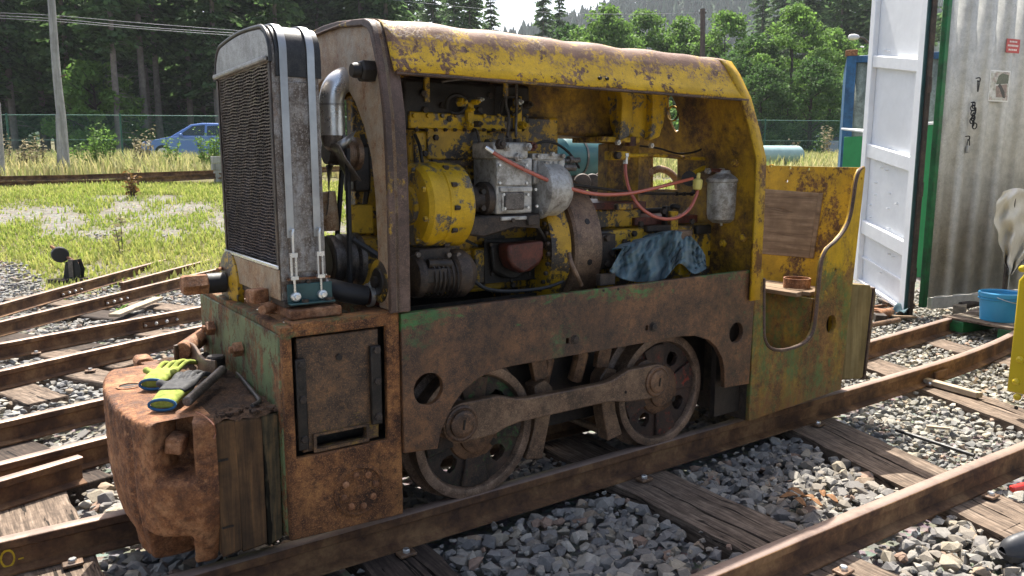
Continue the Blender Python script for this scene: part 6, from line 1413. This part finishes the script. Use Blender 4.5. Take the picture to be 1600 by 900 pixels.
# far track
for (p0,p1,lab) in (((0,277),(330,266),'farther rail of the overgrown track across the meadow'),((0,290),(330,271),'nearer rail of the overgrown track across the meadow')):
    A, B = PD(p0[0],p0[1],19.8 if p0[1]<280 else 18.8), PD(p1[0],p1[1],20.6 if p0[1]<280 else 19.4)
    d = (B-A); N = 30; m = rail_mesh([(0,0),(1,0)]); L_ = d.length*2.0; P = [A-d.normalized()*L_*.2+d.normalized()*(L_*1.2*i/N) for i in range(N+1)]
    P = [Vector((p.x,p.y,A.z+(B.z-A.z)*((p-A).dot(d)/d.length_squared))) for p in P]; P = [Vector((p.x,p.y,max(p.z, th(p.x,p.y)+.11))) for p in P]
    prof = [(-.06,-.14),(-.01,-.1),(-.01,-.05),(-.035,-.03),(-.035,0),(.035,0),(.035,-.03),(.01,-.05),(.01,-.1),(.06,-.14)]; vs, fs = [], []; n = len(prof)
    s_ = Vector((-d.y,d.x,0)).normalized()
    for p in P: vs += [p+s_*a+Vector((0,0,b)) for a,b in prof]
    for i in range(N):
        for k in range(n): fs.append((i*n+k,i*n+(k+1)%n,(i+1)*n+(k+1)%n,(i+1)*n+k))
    o = MB().add(vs,fs).build('rail', M['rail'], None); tag(o, lab, 'rail', 'rails of the overgrown track')

# ---- cars
M['carglass'] = plain('car_glass', (.03,.04,.05), .1, 0, .1, 5, 0); M['tyre'] = plain('tyre', (.015,.015,.016), .8, 0, .2, 20, .1); M['lamp'] = plain('head_lamp', (.7,.72,.74), .2, 0, .05, 5, 0)
def car(loc, ang, col, label, estate=False, name='parked_car'):
    C = empty(name, loc, label, 'car'); C.rotation_euler.z = ang; t = NT('car_paint'); pm = t.out(col, .3, .25, None, Coat_Weight=.6, Coat_Roughness=.1); k = dict(bevel=.03, seg=3)
    L = 4.3 if not estate else 4.6
    low = [(0,.30),(.02,.62),(.12,.74),(1.15,.93),(L-.35,.98),(L-.03,.86),(L,.35),(L-.25,.22),(.2,.20)]
    def prt(o): o.parent = C; return o
    prt(MB().prism(low,[],XZf,-.86,.86).build('car_body', pm, None, **k))
    rf = [(1.10,.93),(1.85,1.40),(2.25,1.46),(3.0,1.45),(3.6,1.34),(L-.25,.97)] if not estate else [(1.15,.93),(1.85,1.40),(2.3,1.47),(3.6,1.46),(L-.28,1.36),(L-.06,.97)]
    cab = MB(); n = len(rf)
    vs = [(x,s*(.80-(z-.93)*.35),z) for s in (-1,1) for x,z in rf]
    cab.add(vs,[tuple(range(n)),tuple(range(2*n-1,n-1,-1))]+[(i,(i+1)%n,n+(i+1)%n,n+i) for i in range(n)]); prt(cab.build('cabin', pm, None, .04, 3))
    for s in (-1,1):
        for (x0,x1,x2,x3) in ((1.42,1.92,2.38,2.38),(2.47,2.47,3.05,3.2)):
            pts = [(x0,.98),(x1,1.34),(x2,1.38),(x3,.98)]; fnc = lambda u,v,d: (u, s*(.80-(v-.93)*.35+d), v)
            prt(MB().prism(pts,[],fnc,.002,.010).build('side_window', M['carglass'], None))
        prt(MB().prism([(.05,.58),(.35,.70),(.42,.62),(.12,.52)],[],XZf,s*.80,s*.872).build('headlight', M['lamp'], None, .01))
        prt(MB().obx((1.55,s*.93,.98),(.12,.18,.12)).build('wing_mirror', pm, None, .03))
        for x in (.82, L-.85):
            w = prt(MB().lathe((x,s*.66,.31),(0,s,0),[(.2,0),(.30,.0),(.315,.03),(.315,.19),(.30,.215),(.2,.21)],28).build('wheel', M['tyre'], None))
            h = MB().lathe((x,s*.872,.31),(0,s,0),[(.2,0),(.19,.01),(.05,.015)],20).build('wheel_rim', M['zinc'], w)
    ws_ = [(1.17,.96),(1.80,1.375)]; prt(MB().add([(1.12,-.72,.965),(1.12,.72,.965),(1.80,.58,1.392),(1.80,-.58,1.392)],[(0,1,2,3)]).build('windscreen', M['carglass'], None, solid=.01, off=1))
    return C
p = at(236, 30.5); car(p, atan2(RT.y,RT.x)+.06, (.12,.22,.52), 'blue car parked beyond the fence in front of the wood')
p = at(1228, 52); car(p+Vector((0,0,.1)), atan2(RT.y,RT.x)-.1, (.36,.42,.50), 'silver estate car parked far behind the fence', True)
p = at(1160, 40); car(p, atan2(RT.y,RT.x)+pi*.8, (.35,.45,.40), 'pale green car parked behind the cab and the fence', True)
p = at(1390, 66); car(p, atan2(RT.y,RT.x)-.1, (.3,.33,.36), 'grey car mostly hidden behind the blue container')

# ================================================================== vegetation
LEAF = {}
def leafmat(name, col, var, trans=.3):
    t = NT(name); oi = t.new('ShaderNodeObjectInfo'); a = t.new('ShaderNodeAttribute'); a.attribute_name = 'Col'
    c = t.mix(a.outputs['Fac'], tuple(x*(1-var) for x in col), tuple(min(1,x*(1+var)) for x in col)); c = t.mix(t.math('MULTIPLY',oi.outputs['Random'],.35), c, tuple(x*.6 for x in col))
    m = t.out(c, .7, 0, None, Specular_IOR_Level=.25); tr = t.new('ShaderNodeBsdfTranslucent'); t.ln(c, tr.inputs[0]); mx = t.new('ShaderNodeMixShader'); mx.inputs[0].default_value = trans
    t.ln(t.b.outputs[0], mx.inputs[1]); t.ln(tr.outputs[0], mx.inputs[2]); t.ln(mx.outputs[0], t.t.nodes['Material Output'].inputs[0]); return m
M['needle'] = leafmat('spruce_needles', (.095,.165,.058), .55, .5); M['leafg'] = leafmat('broad_leaves', (.14,.25,.05), .5, .45); M['leafd'] = leafmat('dark_leaves', (.075,.15,.038), .5, .4)
M['bark'] = plain('spruce_bark', (.26,.22,.19), .9, 0, .4, 6, .5, .2, .01); M['barkd'] = plain('dark_bark', (.07,.055,.045), .9, 0, .4, 6, .5, .2, .01)
def cards(P, D, S, rng, up=.6, asp=.55):
    """leaf-sized quads: centres P, along directions D, sizes S"""
    n = len(P); D = D/np.linalg.norm(D,axis=1)[:,None]; R = rng.normal(size=(n,3)); R[:,2] += up; U = np.cross(D,R); U /= np.linalg.norm(U,axis=1)[:,None]+1e-9
    a = D*S[:,None]*.5; b = U*(S*asp*.5)[:,None]
    V = np.stack([P-a, P-a*.1-b, P+a, P-a*.1+b],1).reshape(-1,3); Q = np.arange(4*n).reshape(n,4); c = np.repeat(rng.uniform(0,1,n),4); return V, Q, np.stack([c]*3,1)
def spruce(seed, H, base, R, whorls=46, dens=1.0, droop=.35):
    rng = np.random.default_rng(seed); Ps, Ds, Ss = [], [], []
    for w in range(whorls):
        f = (w+rng.uniform(-.3,.3))/whorls; z = base+(H-base)*f; rad = R*(1-f)**.8*(.65+.35*min(1,f*5))*rng.uniform(.8,1.12)+.15
        for b in range(rng.integers(5,8)):
            a = rng.uniform(0,2*pi); n = max(3,int(rad*5.5*dens)); s = np.linspace(.12,1,n)*rad*rng.uniform(.7,1.05)
            zz = z - droop*s*.6 - .10*s*s/max(rad,.4) + .22*np.maximum(0,s-rad*.75)
            pts = np.stack([np.cos(a)*s, np.sin(a)*s, zz],1)
            for side in (-1,0,1):
                off = side*(.12+.16*(1-np.abs(s/rad-.5)))*rng.uniform(.6,1.2,n)
                q = pts + np.stack([-np.sin(a)*off, np.cos(a)*off, -.10*np.abs(off)-rng.uniform(0,.15,n)],1)+rng.normal(0,.04,(n,3))
                d = np.array([[np.cos(a)-side*np.sin(a)*.8, np.sin(a)+side*np.cos(a)*.8, -.45]])+rng.normal(0,.25,(n,3))
                Ps.append(q); Ds.append(d); Ss.append(rng.uniform(.26,.5,n))
    P = np.concatenate(Ps); return cards(P, np.concatenate(Ds), np.concatenate(Ss), rng, .8, .6)
def tree_thing(name, label, cat, group, loc, rz, sc, trunk, crown):
    T = empty(name, loc, label, cat, group); T.rotation_euler.z = rz; T.scale = (sc,)*3
    for nm, src in (('trunk',trunk),('crown',crown)):
        if src is None: continue
        o = src.copy(); o.name = nm; COL.objects.link(o); o.parent = T
    return T
def proto(name, o): COL.objects.unlink(o); return o
def trunk_mesh(H, r, mat, bare, seed):
    rr = random.Random(seed); m = MB(); pts = [Vector((rr.uniform(-.05,.05)*k/4, rr.uniform(-.05,.05)*k/4, -.4+(H+.4)*k/8)) for k in range(9)]
    m.tube(pts, [r*(1-.92*k/8)+.008 for k in range(9)], 10)
    for k in range(int(bare*7)):
        z = rr.uniform(1.0, bare*1.0+1); a = rr.uniform(0,6.28); l = rr.uniform(.4,1.3); p = Vector((0,0,z)); m.tube([p, p+Vector((cos(a)*l*.6,sin(a)*l*.6,-.05)), p+Vector((cos(a)*l,sin(a)*l,-.25))], [.018,.012,.004], 4)
    return proto('trunk', m.build('trunk', M[mat], None, ang=60))
SPR = []
for i,(sd_,H,base,R,wh,bare) in enumerate(((1,21,4.2,2.3,44,5.0),(2,23,6.2,2.4,42,7.0),(3,19,2.2,2.5,46,3.0),(4,20,.8,2.9,50,1.0))):
    V, Q, c = spruce(sd_, H, base, R, wh); cr = proto('crown', mesh_np('crown', V, Q, M['needle'], c)); SPR.append((trunk_mesh(H*.97, .19, 'bark', bare, sd_), cr))
r = random.Random(31); LBL = ('tall spruce with a long bare trunk in the wood behind the fence','slender high crowned spruce in the wood behind the fence','spruce with sweeping lower branches in the wood behind the fence','dense spruce green down to the ground in the wood')
def put_spruce(px, depth, kind, sc=1.0, lab=None, grp='spruces of the wood behind the fence'):
    p = at(px, depth); return tree_thing('spruce_tree', lab or LBL[kind], 'tree', grp, p-Vector((0,0,.1)), r.uniform(0,6.28), sc, *SPR[kind])
for px, d, k in ((190,40,1),(254,45,1),(238,50,1),(303,47,0),(140,50,1),(232,43,1),(28,44,0),(75,48,2),(118,43,0),(160,55,2),(345,44,0),(375,50,2),(-30,42,0),(-80,46,2),(410,52,2),(440,46,0)): put_spruce(px, d, k, r.uniform(.92,1.12))
for row, d in enumerate((54, 60, 67)):
    for px in range(-150, 640, 36 if row < 2 else 48): put_spruce(px+r.uniform(-14,14), d+r.uniform(-3,3), r.choice((2,3,3,0) if row else (0,1,2,3)), r.uniform(.9,1.2))
for px, d, k, sc in ((470,60,3,1.0),(520,62,3,1.05),(560,66,2,1.0),(600,64,3,1.0),(640,70,3,1.05),(680,72,2,1.0),(712,75,3,1.0),(735,72,3,1.0)): put_spruce(px, d, k, sc)
for px, d, k, sc in ((768,86,3,.93),(742,92,3,1.05),(848,92,2,1.10),(872,96,2,1.05),(700,90,3,1.1),(660,92,3,1.15)): put_spruce(px, d, k, sc, 'spire topped spruce standing on its own above the hood line', 'spruces seen above the hood')
for px, d, k, sc in ((1245,78,3,1.35),(1282,84,3,1.4),(1335,80,3,1.4),(1360,70,3,1.3),(1215,95,3,1.4),(1180,100,3,1.3),(1300,72,3,1.1),(1480,75,3,1.3),(1410,82,3,1.3)): put_spruce(px, d, k, sc, 'dark tall spruce behind the broadleaf trees near the container', 'spruces behind the broadleaf trees')
# broadleaf trees
def broad(seed, H, R, n_clump=75, per=150, mat='leafg', low=.12):
    rng = np.random.default_rng(seed); Ps = []; 
    for k in range(n_clump):
        f = rng.uniform(low,1)**.9; prof = sin(pi*min(1,max(.03,(f-low*.6)/(1.02-low*.6)))**.75)**.8; a = rng.uniform(0,2*pi); rr_ = R*prof*sqrt(rng.uniform(.15,1)); c = np.array([cos(a)*rr_, sin(a)*rr_, H*f*.96])
        s = rng.uniform(.45,.95)*R*.30; q = rng.normal(size=(per,3)); q /= np.linalg.norm(q,axis=1)[:,None]; q *= (rng.uniform(.3,1,per)**.5)[:,None]*s*np.array([1.1,1.1,.75]); Ps.append(c+q)
    P = np.concatenate(Ps); D = rng.normal(size=P.shape); D[:,2] -= .4
    V, Q, c = cards(P, D, rng.uniform(.16,.34,len(P)), rng, .9, .7); cr = proto('crown', mesh_np('crown', V, Q, M[mat], c))
    m = MB(); rr2 = random.Random(seed); m.tube([(0,0,-.4),(.05,0,H*.25),(0,.06,H*.5),(.04,0,H*.85)], [R*.06,R*.05,R*.035,.01], 9)
    for k in range(11):
        z = H*rr2.uniform(.18,.7); a = rr2.uniform(0,6.28); l = R*rr2.uniform(.45,.85); m.tube([(0,0,z),(cos(a)*l*.5,sin(a)*l*.5,z+l*.35),(cos(a)*l,sin(a)*l,z+l*.55)], [R*.022,R*.014,.006], 5)
    return proto('trunk', m.build('trunk', M['barkd'], None, ang=60)), cr
BRD = [broad(11,11,3.6), broad(12,12,3.9,90,150,'leafg'), broad(13,10,3.8,80,150,'leafd',.05), broad(14,5,2.6,50,140,'leafg',.05)]
def put_broad(px, d, kind, toprow, lab, sc=None, sink=.1):
    p = at(px, d); zt = PD(px, toprow, d).z; h = (11,12,10,5)[kind]; s = (zt-p.z)/h if sc is None else sc
    return tree_thing('broadleaf_tree', lab, 'tree', 'broadleaf trees behind the locomotive', p-Vector((0,0,sink)), r.uniform(0,6.28), s, *BRD[kind])
put_broad(945,58,0,4,'round topped light green tree rising above the middle of the hood')
put_broad(1005,62,1,12,'light green tree between the round topped tree and the telegraph pole')
put_broad(1060,60,0,22,'low light green tree left of the telegraph pole', None)
put_broad(1125,58,1,14,'leafy tree with a pointed top right of the telegraph pole')
put_broad(1228,50,1,4,'tallest broadleaf tree with bright tiered foliage beside the container')
put_broad(1165,52,2,50,'dark green broadleaf tree against the tallest bright one')
put_broad(1290,52,0,40,'bright broadleaf tree next to the street lamp')
put_broad(1185,47,2,95,'low dark green tree behind the rear of the hood')
put_broad(1262,46,2,85,'low dark green bush tree above the parked estate car')
put_broad(890,64,2,34,'dark tree low behind the hood beside the two spires')
put_broad(1325,55,2,60,'dark green tree behind the blue container')
for (px,d,top) in ((640,40,140),(700,44,150),(760,42,160),(830,46,150),(900,44,150),(960,46,150),(1020,44,150),(560,40,150)):
    put_broad(px,d,3,top,'leafy roadside bush glimpsed through the engine bay')
put_broad(158,41,3,95,'sunlit light green bush between the spruce trunks', None)
put_broad(478,42,3,120,'light green bush beyond the radiator and arch')
# far wooded hill
hl, (hls, hh_) = hill('hill', 300, -420, 420, [(-420,66),(-150,60),(-40,60),(0,68),(40,78),(75,90),(110,98),(170,95),(420,80)], 160, 'dark wooded hill on the horizon', M['hill'])
rng = np.random.default_rng(3); VV, QQ, CC, off_ = [], [], [], 0
for k in range(3600):
    L = rng.uniform(-170,330); s_ = rng.uniform(.1,1); D = 300+160*s_; hgt = 5+np.interp(L,hls,hh_)*np.interp(s_,[0,.3,.6,1],[0,.45,.8,1]); x = CAM.x+D*FW2.x+L*RT2.x; y = CAM.y+D*FW2.y+L*RT2.y; H = rng.uniform(7,13); R = H*.2
    n = 7; tiers = 3
    for t in range(tiers):
        z0 = hgt-1+H*(.12+.27*t); rr_ = R*(1-.2*t)*rng.uniform(.85,1.2); a0 = rng.uniform(0,1); ring = [(x+rr_*cos(a0+2*pi*i/n)*rng.uniform(.8,1.2), y+rr_*sin(a0+2*pi*i/n)*rng.uniform(.8,1.2), z0+rng.uniform(-.5,.5)) for i in range(n)]
        VV += ring+[(x,y,z0+H*.4)]; QQ += [(off_+i, off_+(i+1)%n, off_+n) for i in range(n)]; CC += [rng.uniform(0,1)]*(n+1); off_ += n+1
M['farneedle'] = leafmat('far_needles', (.035,.07,.032), .4, .0)
tag(mesh_np('hill_forest', VV, QQ, M['farneedle'], np.stack([CC]*3,1)), 'distant spruce forest covering the hill', kind='stuff')

# ---- grass, weeds
def blades(name, label, N, dmin, dmax, lmin, lmax, hmin, hmax, colA, colB, seed, dens=None, wid=.012):
    rng = np.random.default_rng(seed); d = dmin+(dmax-dmin)*rng.uniform(0,1,N)**.8; l = rng.uniform(lmin,lmax,N); x = CAM.x+d*FW2.x+l*RT2.x; y = CAM.y+d*FW2.y+l*RT2.y
    p = meadow(x,y) if dens is None else dens(x,y,d,l); k = rng.uniform(0,1,N) < p; x, y = x[k], y[k]; n = len(x); z = terr(x,y)-.04
    h = rng.uniform(hmin,hmax,n)*(.55+.45*np.clip(1+vnoise(x,y,1.2,8),0,2)); a = rng.uniform(0,2*pi,n); lean = rng.uniform(.1,.6,n)*h; w = wid*rng.uniform(.7,1.6,n)*(1+h)
    c, s = np.cos(a), np.sin(a); b0_ = np.stack([x-s*w,y+c*w,z],1); b1_ = np.stack([x+s*w,y-c*w,z],1); m0 = np.stack([x-s*w*.7+c*lean*.35,y+c*w*.7+s*lean*.35,z+h*.6],1); m1 = np.stack([x+s*w*.7+c*lean*.35,y-c*w*.7+s*lean*.35,z+h*.6],1); tp_ = np.stack([x+c*lean,y+s*lean,z+h],1)
    V = np.stack([b0_,b1_,m1,m0,tp_],1).reshape(-1,3); i = np.arange(n)*5; T = np.concatenate([np.stack([i,i+1,i+2],1),np.stack([i,i+2,i+3],1),np.stack([i+3,i+2,i+4],1)])
    t = rng.uniform(0,1,(n,1)); t = np.clip(t*.6+.4*(.5+.5*vnoise(x,y,.8,12))[:,None],0,1); C = np.array(colA)*(1-t)+np.array(colB)*t
    return tag(mesh_np(name, V, T, M['grass'], np.repeat(C,5,0)), label, kind='stuff')
M['grass'] = vcol('grass_blades', rough=.75, trans=.35)
blades('grass', 'short green and yellow grass in patches over the gravelly meadow', 130000, 9.0, 19.5, -15, 7, .03, .13, (.21,.33,.035), (.50,.46,.16), 1, wid=.013)
blades('dry_grass', 'tall pale dry grass strip along the fence', 60000, 20.6, 33, -24, 22, .2, .5, (.20,.28,.06), (.58,.48,.25), 2, dens=lambda x,y,d,l: np.where(l>3,.9,.95), wid=.014)
blades('far_grass', 'rough grass and weeds under the trees', 50000, 34, 60, -36, 36, .15, .45, (.08,.14,.03), (.30,.28,.10), 3, dens=lambda x,y,d,l: 0*x+.9, wid=.03)
def weed(loc, h, n, mat, label, seed, w=.5, name='weed'):
    rng = np.random.default_rng(seed); T = empty(name, loc, label, 'plant', 'weeds along the fence'); m = MB(); Ps, Ds = [], []
    for k in range(n):
        a = rng.uniform(0,2*pi); rr_ = rng.uniform(0,w*.25); hh = h*rng.uniform(.6,1.05); b = Vector((cos(a)*rr_,sin(a)*rr_,-.05)); t = b+Vector((cos(a)*w*.4*rng.uniform(.2,1),sin(a)*w*.4*rng.uniform(.2,1),hh)); m.tube([b,(b+t)/2+Vector((0,0,.05*h)),t],[.008,.006,.003],4)
        q = int(16*h+8)
        for i in range(q):
            f = rng.uniform(.1,1); p = b.lerp(t,f); Ps.append(np.array(p[:])+rng.normal(0,.06*w+.02,3)); Ds.append(np.array([rng.normal(),rng.normal(),rng.uniform(-.2,.8)]))
    o = m.build('stem', M['barkd' if mat != 'leafg' else 'leafg'], T)
    V, Q, c = cards(np.array(Ps), np.array(Ds), rng.uniform(.06,.15,len(Ps)), rng, .8, .45); mesh_np('leaves', V, Q, M[mat], c, False, T); return T
M['rustleaf'] = leafmat('rusty_dock', (.20,.11,.035), .4, .3); M['pinkgrass'] = leafmat('pinkish_seed_heads', (.30,.26,.15), .35, .3)
weed(at(203,17.2), .62, 9, 'rustleaf', 'rusty brown dock plant standing alone in the meadow', 5, .35, 'dock_plant')
weed(at(180,12.0), .65, 2, 'pinkgrass', 'thin reddish stalk growing in the gravel beside the meadow', 6, .25, 'stalk_plant')
r = random.Random(12)
for i,(px,d,h,n,mt,lb_) in enumerate(((150,23.4,1.25,12,'leafg','leafy green weed clump by the green fence post'),(168,23.8,1.5,12,'leafg','tallest leafy weed clump near the green fence post'),(130,23.2,.9,10,'leafg','low green weed right of the leaning pole'),(60,24,1.0,10,'pinkgrass','pinkish seed head clump left of the leaning pole'),(35,24,.95,10,'pinkgrass','pinkish seed head clump further from the leaning pole'),(12,23.5,1.1,6,'pinkgrass','tall dry seed stalks beside the grey stake'),(215,24,1.2,8,'pinkgrass','dry seed stalks between the fence post and blue car'),(228,24.2,1.3,8,'pinkgrass','taller dry seed stalks before the blue car'),(272,24,1.0,12,'leafg','green weed in front of the blue car bonnet'),(322,23.5,1.2,16,'leafg','big green weed hiding the blue car door'),(338,23,1.3,14,'leafg','green weed beside the radiator and beam stack'),(1290,31,1.5,9,'pinkgrass','tall dry grass by the fence near the blue container'),(1282,32,1.2,9,'leafd','green weed by the fence near the blue container'),(1240,30,.8,9,'pinkgrass','dry grass tuft behind the pale tank'))):
    weed(at(px,d), h, n, mt, lb_, 40+i, .6)
p = PZ(192,494,-.16); weed(Vector((p.x,p.y,-.15)), .14, 5, 'leafg', 'tiny green sprout between the rails behind the buffer', 77, .12, 'sprout')

# ---- air
hx = 1400.0; hm = MB().bx(-hx,hx,-hx,hx,-1.4,160)
_t = NT('haze_air'); _t.t.nodes.remove(_t.b); pv = _t.new('ShaderNodeVolumePrincipled'); pv.inputs['Color'].default_value = (.86,.92,1,1); pv.inputs['Density'].default_value = .00028; pv.inputs['Anisotropy'].default_value = .2
_t.ln(pv.outputs[0], _t.t.nodes['Material Output'].inputs['Volume']); tag(hm.build('haze', _t.m, None), 'thin pale haze in the air', kind='stuff')
bpy.context.view_layer.update()
